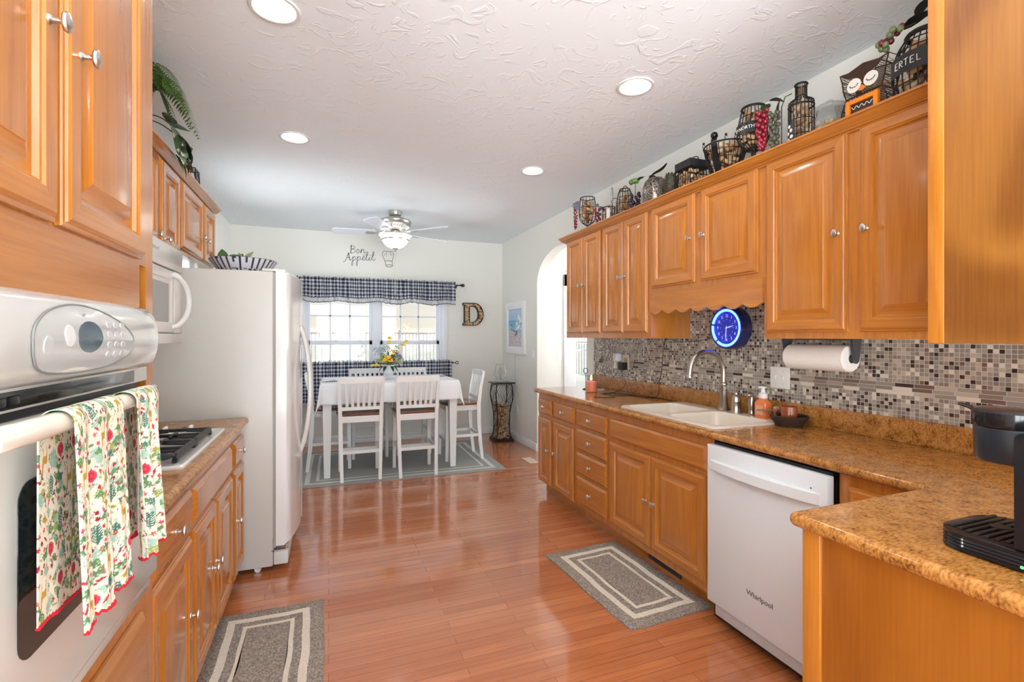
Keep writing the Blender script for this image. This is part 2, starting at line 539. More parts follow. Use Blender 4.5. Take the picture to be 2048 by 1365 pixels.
def spline(pts, k=6):
    """Catmull-Rom through pts."""
    P = [Vector(p) for p in pts]; out = []
    for i in range(len(P) - 1):
        a, b, c, d = P[max(i - 1, 0)], P[i], P[i + 1], P[min(i + 2, len(P) - 1)]
        for j in range(k):
            t = j / k
            out.append(0.5 * ((2 * b) + (c - a) * t + (2 * a - 5 * b + 4 * c - d) * t * t + (3 * b - a - 3 * c + d) * t ** 3))
    out.append(P[-1])
    return out
def text_bm(s, size, depth, origin, right, up, spacing=1.0, shear=0.0, width=1.0):
    cu = bpy.data.curves.new('lettering', 'FONT')
    cu.body = s; cu.size = size; cu.extrude = depth; cu.align_x = 'CENTER'; cu.align_y = 'CENTER'
    cu.space_character = spacing; cu.shear = shear; cu.resolution_u = 3
    o = bpy.data.objects.new('lettering', cu)
    COL.objects.link(o)
    dg = bpy.context.evaluated_depsgraph_get()
    me = bpy.data.meshes.new_from_object(o.evaluated_get(dg))
    bm = bmesh.new(); bm.from_mesh(me)
    bpy.data.objects.remove(o); bpy.data.curves.remove(cu); bpy.data.meshes.remove(me)
    r, u = Vector(right).normalized(), Vector(up).normalized()
    n = r.cross(u); og = Vector(origin)
    for v in bm.verts:
        p = v.co.copy()
        v.co = og + r * (p.x * width) + u * p.y + n * p.z
    return bm
def leafshape(bm, base, d, up, L, W, curl=0.2, n=6, mi=0, fold=0.12):
    """A leaf blade with real thickness, from base along d."""
    d = Vector(d).normalized(); up = Vector(up)
    s = d.cross(up).normalized(); nrm = s.cross(d).normalized()
    base = Vector(base); rows = []
    for i in range(n + 1):
        t = i / n
        w = W * 0.5 * (math.sin(math.pi * t ** 0.75) ** 0.85 if 0 < t < 1 else 0.02)
        c = base + d * (L * t) - nrm * (curl * L * t * t)
        rows.append((c - s * w + nrm * (fold * w), c, c + s * w + nrm * (fold * w)))
    th = nrm * max(0.0006, W * 0.012)
    T = [[bm.verts.new(p + th) for p in r] for r in rows]
    B = [[bm.verts.new(p - th) for p in r] for r in rows]
    for i in range(n):
        for j in range(2):
            bm.faces.new((T[i][j], T[i][j + 1], T[i + 1][j + 1], T[i + 1][j])).material_index = mi
            bm.faces.new((B[i][j], B[i + 1][j], B[i + 1][j + 1], B[i][j + 1])).material_index = mi
        for j in (0, 2):
            bm.faces.new((T[i][j], T[i + 1][j], B[i + 1][j], B[i][j])).material_index = mi

# ------------------------------------------------------------------ cabinet fronts
def front(bm, xf, out, y0, y1, z0, z1, rings, t=0.019):
    """A panelled front lying in a plane X = xf whose face looks along out (+1 or -1); rings = [(inset, depth from face)]."""
    seq = []
    for ins, dep in [(0.0, t)] + rings:
        x = xf - out * dep
        seq.append([bm.verts.new(p) for p in ((x, y0 + ins, z0 + ins), (x, y1 - ins, z0 + ins), (x, y1 - ins, z1 - ins), (x, y0 + ins, z1 - ins))])
    for a, b in zip(seq, seq[1:]):
        for i in range(4):
            f = bm.faces.new((a[i], a[(i + 1) % 4], b[(i + 1) % 4], b[i]))
            f.material_index = 1 if i in (0, 2) else 0
    bm.faces.new(seq[-1]); bm.faces.new(seq[0][::-1])
    bmesh.ops.recalc_face_normals(bm, faces=bm.faces)
DOOR = [(0.0, 0.011), (0.002, 0.008), (0.007, 0.007), (0.009, 0.003), (0.014, 0.0), (0.048, 0.0), (0.052, 0.004), (0.056, 0.005), (0.060, 0.013), (0.066, 0.0145), (0.070, 0.0135), (0.098, 0.0035), (0.1005, 0.0015), (0.102, 0.0012)]
DRAWER = [(0.0, 0.012), (0.003, 0.009), (0.012, 0.002), (0.016, 0.0)]
def knob_bm(x, y, z, out):
    bm = BM()
    lathe(bm, (x, y, z), [(0.009, 0), (0.0085, 0.002), (0.0050, 0.005), (0.0045, 0.014), (0.0075, 0.018)], 12, (out, 0, 0))
    pr = [(0.006, 0.016), (0.0120, 0.0185), (0.0145, 0.022), (0.0135, 0.0255), (0.008, 0.028), (0.0005, 0.0287)]
    d, u, v = basis((out, 0, 0)); rs = []
    for r, h in pr:
        rs.append([bm.verts.new(Vector((x, y, z)) + Vector((out * h, 0, 0)) + Vector((0, 1, 0)) * (0.86 * r * math.cos(k * math.pi / 8)) + Vector((0, 0, 1)) * (1.2 * r * math.sin(k * math.pi / 8))) for k in range(16)])
    for a, b in zip(rs, rs[1:]): bridge(bm, a, b)
    cap(bm, rs[0], True); cap(bm, rs[-1])
    bmesh.ops.recalc_face_normals(bm, faces=bm.faces)
    return bm
def door(root, xf, out, y0, y1, z0, z1, ky=None, kz=None, rings=DOOR):
    bm = BM(); front(bm, xf, out, y0, y1, z0, z1, rings)
    d = obj('door', bm, [oakZ, oakY], root, ang=20)
    if ky is not None: obj('knob', knob_bm(xf, ky, kz, out), M_NICK, d, label='satin nickel knob')
    return d
def drawer(root, xf, out, y0, y1, z0, z1, knob=True, name='drawer'):
    bm = BM(); front(bm, xf, out, y0, y1, z0, z1, DRAWER)
    for f in bm.faces: f.material_index = 1
    d = obj(name, bm, [oakZ, oakY], root, ang=20)
    if knob: obj('knob', knob_bm(xf, (y0 + y1) / 2, (z0 + z1) / 2, out), M_NICK, d, label='satin nickel knob')
    return d
# ================================================================== the room
def hole_wall_y(y0, y1, x0, x1, z0, z1, hx0, hx1, hz0, hz1):
    bm = BM()
    box(bm, x0, hx0, y0, y1, z0, z1); box(bm, hx1, x1, y0, y1, z0, z1)
    box(bm, hx0, hx1, y0, y1, hz1, z1)
    if hz0 > z0 + 1e-4: box(bm, hx0, hx1, y0, y1, z0, hz0)
    return bm
bm = BM(); box(bm, -1.3, 5.4, YF - 0.2, YB + 0.15, -0.12, 0.0)
struct('floor', bm, M_FLOOR, label='glossy red oak plank floor')
bm = BM()
box(bm, XL - 0.15, XL, YF - 0.15, -2.05, 0, 2.86); box(bm, XL - 0.15, XL, -0.45, 4.40, 0, 2.86); box(bm, XL - 0.15, XL, 5.00, YB + 0.15, 0, 2.86)
box(bm, XL - 0.15, XL, 4.40, 5.00, 0, 0.80); box(bm, XL - 0.15, XL, 4.40, 5.00, 2.00, 2.86)
box(bm, XL - 0.15, XL, -2.05, -0.45, 0, 0.35); box(bm, XL - 0.15, XL, -2.05, -0.45, 2.35, 2.86)
struct('wall_left', bm, M_WALL, smooth=False)
WX0, WX1, WZ0, WZ1 = -0.285, 1.452, 0.60, 2.03
bm = hole_wall_y(YB, YB + 0.15, XL, XR + 0.12, 0, 2.86, WX0, WX1, WZ0, WZ1)
struct('wall_back', bm, M_WALL, smooth=False)
bm = hole_wall_y(YF - 0.15, YF, XL, XR + 0.12, 0, 2.86, -0.85, 2.1, 0.15, 2.5)
struct('wall_front', bm, M_WALL, smooth=False)
# right wall with the arched opening
AY0, AY1, ASP, ARI = 4.10, 5.29, 2.0, 0.36
bm = BM()
box(bm, XR, XR + 0.118, YF, AY0, 0, 2.86)
box(bm, XR, XR + 0.118, AY1, YB, 0, 2.86)
n = 28; yc, hw = (AY0 + AY1) / 2, (AY1 - AY0) / 2
pts = [(yc + hw * math.cos(math.pi * i / n), ASP + ARI * math.sin(math.pi * i / n)) for i in range(n + 1)]
for x, fl in ((XR, False), (XR + 0.118, True)):
    for (ya, za), (yb, zb) in zip(pts, pts[1:]):
        q = [bm.verts.new(p) for p in ((x, ya, za), (x, yb, zb), (x, yb, 2.86), (x, ya, 2.86))]
        bm.faces.new(q[::-1] if fl else q)
for (ya, za), (yb, zb) in zip(pts, pts[1:]):
    bm.faces.new([bm.verts.new(p) for p in ((XR, ya, za), (XR + 0.118, ya, za), (XR + 0.118, yb, zb), (XR, yb, zb))])
for y in (AY0, AY1):
    bm.faces.new([bm.verts.new(p) for p in ((XR, y, ASP - 0.001), (XR + 0.118, y, ASP - 0.001), (XR + 0.118, y, ASP), (XR, y, ASP))])
bmesh.ops.remove_doubles(bm, verts=bm.verts, dist=1e-5)
struct('wall_right', bm, M_WALL, ang=25)
# the hall beyond the arch
HX0, HX1, HZ1 = 3.155, 4.75, 2.06
bm = hole_wall_y(5.90, 6.05, XR + 0.118, 5.35, 0, 2.86, HX0, HX1, 0.02, HZ1)
struct('wall_hall_far', bm, M_WALL, smooth=False)
bm = BM(); box(bm, 5.2, 5.35, 2.4, 2.8, 0, 2.86); box(bm, 5.2, 5.35, 4.6, 5.9, 0, 2.86); box(bm, 5.2, 5.35, 2.8, 4.6, 0, 0.35); box(bm, 5.2, 5.35, 2.8, 4.6, 2.35, 2.86); struct('wall_hall_side', bm, M_WALL, smooth=False)
bm = BM(); box(bm, XR + 0.118, 5.35, 2.4, 2.55, 0, 2.86); struct('wall_hall_near', bm, M_WALL, smooth=False)
# ceiling with its recessed cans cut out
CANS = [(-0.205, 2.175), (1.525, 2.170), (-0.212, 3.53), (1.53, 3.56), (-0.205, 0.55), (1.525, 0.55), (0.62, -1.1)]  # last three are out of view, added to light the near end
CAN_R = 0.078
bm = BM()
outer = [(XL - 0.1, YF - 0.1), (5.3, YF - 0.1), (5.3, YB + 0.1), (XL - 0.1, YB + 0.1)]
fill(bm, [outer] + [[(cx + CAN_R * math.cos(2 * math.pi * i / 32), cy + CAN_R * math.sin(2 * math.pi * i / 32)) for i in range(32)] for cx, cy in CANS], H)
box(bm, XL - 0.1, 5.3, YF - 0.1, YB + 0.1, 2.87, 2.93)
struct('ceiling', bm, M_CEIL, smooth=False, label='white textured ceiling')
# baseboards
def baseboard(name, x0, x1, y0, y1):
    bm = BM(); box(bm, x0, x1, y0, y1, 0, 0.095, 0.004, 2); struct(name, bm, M_TRIM)
baseboard('baseboard_back', XL + 0.002, XR - 0.002, YB - 0.014, YB - 0.0005)
baseboard('baseboard_right', XR - 0.014, XR - 0.0005, AY1 + 0.001, YB - 0.016)
baseboard('baseboard_left', XL + 0.0005, XL + 0.014, 4.06, YB - 0.016)
baseboard('baseboard_hall', XR + 0.13, HX0 - 0.17, 5.886, 5.8995)

# ---- twin double hung window over the dining table
M_SASH = mat('white vinyl sash', (0.80, 0.82, 0.87), 0.4)
win = thing('window_1', 'twin white double hung window behind the dining table', 'window', (0.58, YB, WZ0))
win['kind'] = 'structure'
bm = BM()
for x0, x1 in ((WX0 - 0.062, WX0 + 0.004), (WX1 - 0.004, WX1 + 0.075)): box(bm, x0, x1, YB - 0.022, YB - 0.0005, WZ0 - 0.06, WZ1 + 0.08, 0.004)
box(bm, WX0 - 0.062, WX1 + 0.075, YB - 0.024, YB - 0.0005, WZ1, WZ1 + 0.08, 0.004)
box(bm, WX0 - 0.075, WX1 + 0.088, YB - 0.05, YB + 0.02, WZ0 - 0.02, WZ0 + 0.008, 0.005)
box(bm, WX0 - 0.06, WX1 + 0.07, YB - 0.02, YB - 0.0005, WZ0 - 0.085, WZ0 - 0.02, 0.003)
obj('casing', bm, M_SASH, win)
bm = BM()
MX0, MX1 = 0.535, 0.632
box(bm, MX0, MX1, YB - 0.012, YB + 0.12, WZ0, WZ1, 0.003)
for x0, x1 in ((WX0, WX0 + 0.03), (WX1 - 0.03, WX1)): box(bm, x0, x1, YB + 0.02, YB + 0.13, WZ0, WZ1)
box(bm, WX0, WX1, YB + 0.02, YB + 0.13, WZ1 - 0.03, WZ1); box(bm, WX0, WX1, YB + 0.02, YB + 0.13, WZ0, WZ0 + 0.03)
obj('jamb', bm, M_SASH, win)
def sash(x0, x1, z0, z1, y, st, lockx=()):
    bm = BM()
    box(bm, x0, x0 + st, y, y + 0.035, z0, z1, 0.003); box(bm, x1 - st, x1, y, y + 0.035, z0, z1, 0.003)
    box(bm, x0, x1, y, y + 0.035, z0, z0 + 0.042, 0.003); box(bm, x0, x1, y, y + 0.035, z1 - 0.045, z1, 0.003)
    w = (x1 - x0 - 2 * st) / 3
    for k in (1, 2): box(bm, x0 + st + w * k - 0.009, x0 + st + w * k + 0.009, y + 0.012, y + 0.024, z0 + 0.04, z1 - 0.04)
    zm = (z0 + z1) / 2
    box(bm, x0 + st, x1 - st, y + 0.012, y + 0.024, zm - 0.009, zm + 0.009)
    s = obj('sash', bm, M_SASH, win)
    bm = BM(); box(bm, x0 + st - 0.004, x1 - st + 0.004, y + 0.0165, y + 0.0195, z0 + 0.03, z1 - 0.03)
    obj('glass', bm, M_PANE, s)
    for lx in lockx:
        bm = BM(); box(bm, lx - 0.028, lx + 0.028, y - 0.004, y + 0.02, z1, z1 + 0.008, 0.002)
        cyl(bm, (lx, y + 0.006, z1), (lx, y + 0.006, z1 + 0.018), 0.010, 0.008, 10)
        tube(bm, [(lx, y + 0.006, z1 + 0.014), (lx + 0.03, y - 0.004, z1 + 0.014)], 0.004, 6)
        obj('lock', bm, M_SASH, s)
for x0, x1, xs in ((WX0 + 0.028, MX0 + 0.002, (0.08, 0.36)), (MX1 - 0.002, WX1 - 0.028, (0.86, 1.18))):
    sash(x0, x1, 1.285, WZ1 - 0.03, YB + 0.075, 0.040)
    sash(x0, x1, WZ0 + 0.03, 1.315, YB + 0.035, 0.040, xs)
# ---- big unseen window behind the viewer, added to light the room
added_win = thing('added_window_2', 'added unseen wide window at the near end of the kitchen', 'window', (0.62, YF, 0.15)); added_win['kind'] = 'structure'
bm = BM()
for x in (-0.85, 0.10, 1.07, 2.04): box(bm, x, x + 0.06, YF - 0.10, YF - 0.04, 0.15, 2.5)
for z in (0.15, 2.44): box(bm, -0.85, 2.1, YF - 0.10, YF - 0.04, z, z + 0.06)
obj('sash', bm, M_TRIM, added_win)
bm = BM(); box(bm, -0.83, 2.08, YF - 0.075, YF - 0.072, 0.17, 2.48); obj('glass', bm, M_PANE, added_win)
for nm, x, y0, y1, lb in (('added_window_5', XL - 0.08, 4.40, 5.00, 'added unseen side window beyond the refrigerator by the dining table'), ('added_window_3', XL - 0.08, -2.05, -0.45, 'added unseen side window on the left wall behind the viewer'), ('added_window_4', 5.26, 2.8, 4.6, 'added unseen wide window in the hall beyond the arch')):  # all three are unseen, added to bring in more daylight
    w3 = thing(nm, lb, 'window', (x, (y0 + y1) / 2, 0.35)); w3['kind'] = 'structure'
    bm = BM()
    zb_, zt_ = (0.80, 2.00) if nm == 'added_window_5' else (0.35, 2.35)
    for y in (y0, (y0 + y1) / 2 - 0.03, y1 - 0.06): box(bm, x - 0.02, x + 0.03, y, y + 0.06, zb_, zt_)
    for z in (zb_, zt_ - 0.06): box(bm, x - 0.02, x + 0.03, y0, y1, z, z + 0.06)
    obj('sash', bm, M_TRIM, w3)
    bm = BM(); box(bm, x, x + 0.003, y0 + 0.02, y1 - 0.02, zb_ + 0.02, zt_ - 0.02); obj('glass', bm, M_PANE, w3)
# ---- patio door in the hall
dr = thing('door_1', 'white patio door with glass in the hall beyond the arch', 'door', (HX0, 5.95, 0)); dr['kind'] = 'structure'
bm = BM()
box(bm, HX0 - 0.165, HX0 + 0.01, 5.872, 5.8995, 0, HZ1 + 0.16, 0.004); box(bm, HX1 - 0.01, HX1 + 0.16, 5.872, 5.8995, 0, HZ1 + 0.16, 0.004)
box(bm, HX0 - 0.165, HX1 + 0.16, 5.872, 5.8995, HZ1, HZ1 + 0.16, 0.004)
obj('casing', bm, M_TRIM, dr)
bm = BM()
for x0, x1 in ((HX0, HX0 + 0.045), (3.88, 4.02), (HX1 - 0.06, HX1)): box(bm, x0, x1, 5.93, 5.97, 0.02, HZ1)
for z0, z1 in ((0.02, 0.14), (HZ1 - 0.09, HZ1)): box(bm, HX0, HX1, 5.93, 5.97, z0, z1)
for z in (0.5, 0.84, 1.185, 1.53): box(bm, HX0, HX1, 5.94, 5.96, z - 0.009, z + 0.009)
obj('frame', bm, M_TRIM, dr)
bm = BM(); box(bm, HX0 + 0.02, HX1 - 0.02, 5.948, 5.951, 0.1, HZ1 - 0.05); obj('glass', bm, M_PANE, dr)

# ================================================================== outside
M_LAWN = mat('pale winter lawn', (0.27, 0.23, 0.155), 0.95, var=(0.6, (0.22, 0.19, 0.13)))
bm = BM(); box(bm, -60, 60, YB + 0.2, 110, -0.5, -0.35)
struct('ground_outside', bm, M_LAWN, label='pale dry lawn outside the windows')
fence = thing('fence', 'dark metal picket fence across the lawn outside the window', 'fence', (0, 15, -0.35))
M_FENCE = mat('weathered dark metal', (0.16, 0.125, 0.10), 0.6)
for z in (1.18, 1.48):
    bm = BM(); box(bm, -4, 12, 14.98, 15.02, z - 0.025, z + 0.025); obj('rail', bm, M_FENCE, fence)
bm = BM()
for i in range(150):
    x = -4 + i * 0.107
    box(bm, x, x + 0.018, 14.99, 15.01, 0.05, 1.48)
k = obj('picket', bm, M_FENCE, fence); k['kind'] = 'stuff'
for i in range(9):
    bm = BM(); box(bm, -4 + i * 2.0, -3.94 + i * 2.0, 14.97, 15.03, -0.36, 1.58); obj('post', bm, M_FENCE, fence)
M_TREE = mat('bare winter branches', (0.55, 0.45, 0.30), 0.9)
def bare_tree(x, y, h, label, seed):
    rr = random.Random(seed); bm = BM()
    def grow(p, d, L, r, k):
        q = p + d * L
        tube(bm, [p, p + d * (L * 0.5) + Vector((rr.uniform(-.05, .05), 0, rr.uniform(-.05, .05))) * L, q], [r, r * 0.85, r * 0.65], 4, caps=False)
        if k == 0: return
        for _ in range(3 if k > 1 else 4):
            e = (d + Vector((rr.uniform(-.8, .8), rr.uniform(-.8, .8), rr.uniform(-.15, .6)))).normalized()
            grow(q, e, L * rr.uniform(0.55, 0.8), r * 0.6, k - 1)
    grow(Vector((x, y, -0.36)), Vector((0, 0, 1)), h * 0.32, h * 0.022, 4)
    obj('bare_tree', bm, M_TREE, None, label=label, cat='tree', group='bare trees beyond the fence', origin=(x, y, -0.36))
bare_tree(-3.5, 70, 4.6, 'tan bare tree beyond the fence, leftmost in the window', 1)
bare_tree(4.0, 74, 4.2, 'low tan bare tree beyond the fence in the left sash', 2)
bare_tree(10.5, 72, 4.4, 'tan bare tree beyond the fence right of the window mullion', 3)
bare_tree(15.5, 68, 5.0, 'tallest tan bare tree beyond the fence in the right sash', 4)

# ================================================================== ceiling lamps
M_BULB = mat('lit bulb', (1, 1, 1), 0.4, emit=((1.0, 0.965, 0.91), CAN_POWER))
M_BAFFLE = mat('white lamp trim', (0.74, 0.73, 0.71), 0.35); M_CONE = mat('gray lamp baffle', (0.22, 0.21, 0.20), 0.4)
CAN_TXT = ['large recessed light at the top edge over the near left counter', 'recessed light above the right upper cabinets, nearer one', 'recessed light on the left between oven cabinet and ceiling fan', 'recessed light farther back on the right beyond the nearer one',
           'added unseen recessed light over the wall oven', 'added unseen recessed light over the peninsula', 'added unseen recessed light behind the viewer']
for (cx, cy), txt in zip(CANS, CAN_TXT):
    t = thing('recessed_light', txt, 'ceiling light', (cx, cy, H), 'recessed lights in the kitchen ceiling')
    bm = BM()
    lathe(bm, (cx, cy, H), [(CAN_R - 0.004, -0.001), (CAN_R + 0.004, -0.007), (CAN_R + 0.016, -0.0065), (CAN_R + 0.021, -0.0006)], 40, cap0=False, cap1=False)
    obj('trim_ring', bm, M_BAFFLE, t)
    bm = BM()
    lathe(bm, (cx, cy, H), [(CAN_R - 0.003, -0.001), (CAN_R - 0.012, 0.05), (CAN_R - 0.020, 0.075), (0.0, 0.078)], 40, cap0=False, cap1=False)
    obj('baffle', bm, M_CONE, t)
    bm = BM()
    lathe(bm, (cx, cy, H), [(0.0, 0.022), (0.026, 0.024), (0.041, 0.031), (0.043, 0.040), (0.032, 0.066), (0.0, 0.068)], 24, cap0=False, cap1=False)
    obj('bulb', bm, M_BULB, t)

# ---- ceiling fan
FX, FY = 0.66, 5.22
fan = thing('ceiling_fan', 'brushed nickel ceiling fan with five pale blades and bowl light over the table', 'ceiling fan', (FX, FY, H))
M_FANM = mat('brushed nickel fan body', (0.50, 0.48, 0.45), 0.33, 1.0)
M_BLADE = mat('pale washed fan blade', (0.70, 0.73, 0.80), 0.25, coat=0.3)
bm = BM(); lathe(bm, (FX, FY, H), [(0.070, 0.0), (0.072, -0.012), (0.066, -0.045), (0.045, -0.066), (0.03, -0.070)], 32); obj('canopy', bm, M_FANM, fan)
bm = BM(); lathe(bm, (FX, FY, H), [(0.045, -0.066), (0.10, -0.078), (0.158, -0.102), (0.170, -0.118), (0.168, -0.128), (0.160, -0.140), (0.162, -0.152), (0.145, -0.166), (0.12, -0.172), (0.105, -0.19), (0.06, -0.205), (0.03, -0.21)], 40); obj('motor_housing', bm, M_FANM, fan)
bm = BM()
for i in range(30):
    a = 2 * math.pi * i / 30
    c_, s_ = math.cos(a), math.sin(a)
    tube(bm, [(FX + 0.146 * c_, FY + 0.146 * s_, H - 0.168), (FX + 0.11 * c_, FY + 0.11 * s_, H - 0.192)], 0.0045, 5)
obj('vent_ribs', bm, M_TRIM, fan)
bm = BM(); lathe(bm, (FX, FY, H), [(0.030, -0.205), (0.05, -0.215), (0.05, -0.245), (0.062, -0.252), (0.062, -0.262)], 24); obj('switch_housing', bm, M_FANM, fan)
for i, deg in enumerate((-47, 25, 97, 169, 241)):
    a = R(deg); d = Vector((math.cos(a), math.sin(a), 0)); s = Vector((-d.y, d.x, 0)); tilt = 0.20
    c0 = Vector((FX, FY, H - 0.235))
    u = s + Vector((0, 0, tilt))
    bm = BM(); out = []
    for t, w in ((0.20, 0.052), (0.215, 0.058), (0.45, 0.068), (0.60, 0.072), (0.625, 0.06), (0.635, 0.035)): out.append((t, w))
    up = [c0 + d * t + u * w for t, w in out] + [c0 + d * t - u * w for t, w in reversed(out)]
    prism(bm, up, (0, 0, 0.006))
    b = obj('blade', bm, M_BLADE, fan, ang=20)
    bm = BM()
    tube(bm, [c0 + d * 0.10 + Vector((0, 0, 0.03)), c0 + d * 0.14 + Vector((0, 0, 0.004)), c0 + d * 0.19 + Vector((0, 0, -0.004)), c0 + d * 0.225 + Vector((0, 0, -0.004))], [0.010, 0.009, 0.008, 0.007], 8)
    prism(bm, [c0 + d * (0.255 + 0.05 * math.cos(q)) + u * (0.026 * math.sin(q)) + Vector((0, 0, -0.004)) for q in [2 * math.pi * j / 18 for j in range(18)]], (0, 0, -0.005))
    obj('blade_iron', bm, M_FANM, b)
lamp = bpy.data.lights.new('fan_bulb', 'POINT'); lamp.energy = FAN_WATTS; lamp.color = (1.0, 0.93, 0.84); lamp.shadow_soft_size = 0.035
lo = bpy.data.objects.new('fan_bulb', lamp); COL.objects.link(lo); lo.location = (0, 0, -0.282); lo.parent = fan
M_BOWL = mat('lit frosted glass bowl', (0.95, 0.93, 0.88), 0.4, emit=((1.0, 0.95, 0.86), FAN_POWER))
bm = BM(); lathe(bm, (FX, FY, H), [(0.168, -0.262), (0.160, -0.272), (0.148, -0.285), (0.140, -0.305), (0.135, -0.316), (0.115, -0.350), (0.085, -0.378), (0.045, -0.396), (0.0, -0.400)], 40, cap1=False); obj('light_bowl', bm, M_BOWL, fan)
bm = BM(); lathe(bm, (FX, FY, H), [(0.139, -0.302), (0.143, -0.303), (0.141, -0.316), (0.136, -0.317)], 40, cap0=False, cap1=False); obj('bowl_band', bm, M_FANM, fan)
bm = BM(); lathe(bm, (FX, FY, H), [(0.034, -0.393), (0.030, -0.402), (0.014, -0.412), (0.016, -0.420), (0.004, -0.432)], 16); obj('finial', bm, M_FANM, fan)
bm = BM(); tube(bm, [(FX, FY, H - 0.43), (FX + 0.002, FY, H - 0.60), (FX, FY, H - 0.86)], 0.0022, 6); lathe(bm, (FX, FY, H - 0.86), [(0.003, 0.02), (0.006, 0.0), (0.002, -0.02)], 8)
obj('pull_chain', bm, mat('pale chain', (0.55, 0.54, 0.52), 0.4), fan)
# ================================================================== right side: base cabinets
XD, XFB = 1.735, 1.756             # door faces, face frames
def base_body(root, y0, y1, ends=(False, False)):
    bm = BM()
    box(bm, XFB, XR - 0.002, y0, y1, 0.10, 0.874)
    obj('carcass', bm, oakZ, root, ang=20)
    bm = BM(); box(bm, XFB + 0.075, XR - 0.002, y0, y1, 0.0, 0.10)
    obj('toe_kick', bm, oakY, root, label='recessed oak toe kick')
c = thing('base_cabinet', 'oak base cabinet at far end of the right counter, two drawers over two doors', 'cabinet', (2.0, 3.59, 0))
base_body(c, 3.235, 3.945)
drawer(c, XD, -1, 3.655, 3.925, 0.702, 0.832); drawer(c, XD, -1, 3.262, 3.618, 0.702, 0.832)
door(c, XD, -1, 3.668, 3.93, 0.112, 0.672, 3.712, 0.405); door(c, XD, -1, 3.275, 3.618, 0.112, 0.672, 3.582, 0.410)
c = thing('drawer_cabinet', 'oak base cabinet of four stacked drawers left of the sink', 'cabinet', (2.0, 3.0, 0))
base_body(c, 2.785, 3.235)
for z0, z1 in ((0.706, 0.832), (0.530, 0.684), (0.352, 0.507), (0.137, 0.330)): drawer(c, XD, -1, 2.806, 3.222, z0, z1)
c = thing('sink_cabinet', 'wide oak sink base cabinet with two doors beside the dishwasher', 'cabinet', (2.0, 2.3, 0))
bm = BM()
box(bm, XFB, XR - 0.002, 1.845, 2.785, 0.10, 0.735); box(bm, XFB, XFB + 0.010, 1.845, 2.785, 0.735, 0.8755)
box(bm, XFB + 0.010, XR - 0.002, 1.845, 1.858, 0.735, 0.8755); box(bm, XFB + 0.010, XR - 0.002, 2.704, 2.785, 0.735, 0.8755)
obj('carcass', bm, oakZ, c, ang=20)
bm = BM(); box(bm, XFB + 0.075, XR - 0.002, 1.845, 2.785, 0.0, 0.10); obj('toe_kick', bm, oakY, c, label='recessed oak toe kick')
drawer(c, XD, -1, 1.888, 2.758, 0.706, 0.832, knob=False, name='false_front')
door(c, XD, -1, 2.334, 2.762, 0.144, 0.680, 2.362, 0.412); door(c, XD, -1, 1.892, 2.326, 0.144, 0.680, 2.292, 0.411)
bm = BM(); box(bm, XFB + 0.071, XFB + 0.076, 2.17, 2.46, 0.022, 0.088)
for i in range(14): box(bm, XFB + 0.069, XFB + 0.072, 2.18 + i * 0.02, 2.192 + i * 0.02, 0.03, 0.08)
obj('toe_vent', bm, M_DKGRAY, c, label='dark vent grille')
c = thing('corner_cabinet', 'oak corner base cabinet between dishwasher and peninsula', 'cabinet', (2.0, 1.08, 0))
base_body(c, 0.905, 1.232)
door(c, XD, -1, 0.945, 1.195, 0.13, 0.835)
c = thing('peninsula_cabinet', 'oak peninsula base cabinet with plain end panel under near countertop', 'cabinet', (1.6, 0.2, 0))
bm = BM(); box(bm, 1.172, XR - 0.002, -0.45, 0.903, 0.0, 0.874); obj('carcass', bm, oakZ, c)
bm = BM(); box(bm, 1.158, 1.172, -0.45, 0.862, 0.0, 0.874); obj('end_panel', bm, OAK_P, c)
bm = BM(); box(bm, 1.150, 1.174, 0.858, 0.905, 0.0, 0.874, 0.002); obj('stile', bm, oakZ, c)

# ---- dishwasher
dw = thing('dishwasher', 'white dishwasher under the right counter', 'dishwasher', (1.9, 1.535, 0))
M_DW = mat('white dishwasher enamel', (0.74, 0.77, 0.785), 0.25, coat=0.2)
bm = BM(); box(bm, 1.737, 2.28, 1.243, 1.828, 0.03, 0.868); obj('tub', bm, M_BLACK, dw)
bm = BM(); box(bm, 1.700, 1.736, 1.238, 1.836, 0.112, 0.858, 0.004); obj('door', bm, M_DW, dw)
bm = BM(); pts = []
for i in range(13):
    t = i / 12; y = 1.265 + 0.545 * t
    pts.append((y, 1.700 - 0.006 - 0.030 * math.sin(math.pi * t) ** 0.6))
for (ya, xa), (yb, xb) in zip(pts, pts[1:]):
    for z0, z1 in ((0.742, 0.786),):
        q = [bm.verts.new(p) for p in ((xa, ya, z0 + 0.004), (xb, yb, z0 + 0.004), (xb + 0.002, yb, z1), (xa + 0.002, ya, z1), (xa + 0.012, ya, z0), (xb + 0.012, yb, z0), (1.703, yb, z1 + 0.004), (1.703, ya, z1 + 0.004))]
        bm.faces.new((q[0], q[1], q[2], q[3])); bm.faces.new((q[3], q[2], q[6], q[7])); bm.faces.new((q[4], q[5], q[1], q[0]))
        bm.faces.new((q[5], q[4], q[7], q[6]))
bmesh.ops.remove_doubles(bm, verts=bm.verts, dist=1e-5)
for f in [f for f in bm.faces]: pass
es = [e for e in bm.edges if len(e.link_faces) == 1]
bmesh.ops.holes_fill(bm, edges=es)
bmesh.ops.recalc_face_normals(bm, faces=bm.faces)
obj('handle', bm, M_DW, dw)
bm = BM(); box(bm, 1.715, 1.735, 1.242, 1.80, 0.055, 0.110, 0.003); obj('kick_plate', bm, mat('light gray plastic', (0.55, 0.54, 0.53), 0.4), dw)
obj('logo', text_bm('Whirlpool', 0.032, 0.0008, (1.6992, 1.535, 0.262), (0, -1, 0), (0, 0, 1)), mat('gray logo ink', (0.16, 0.15, 0.14), 0.4), dw)
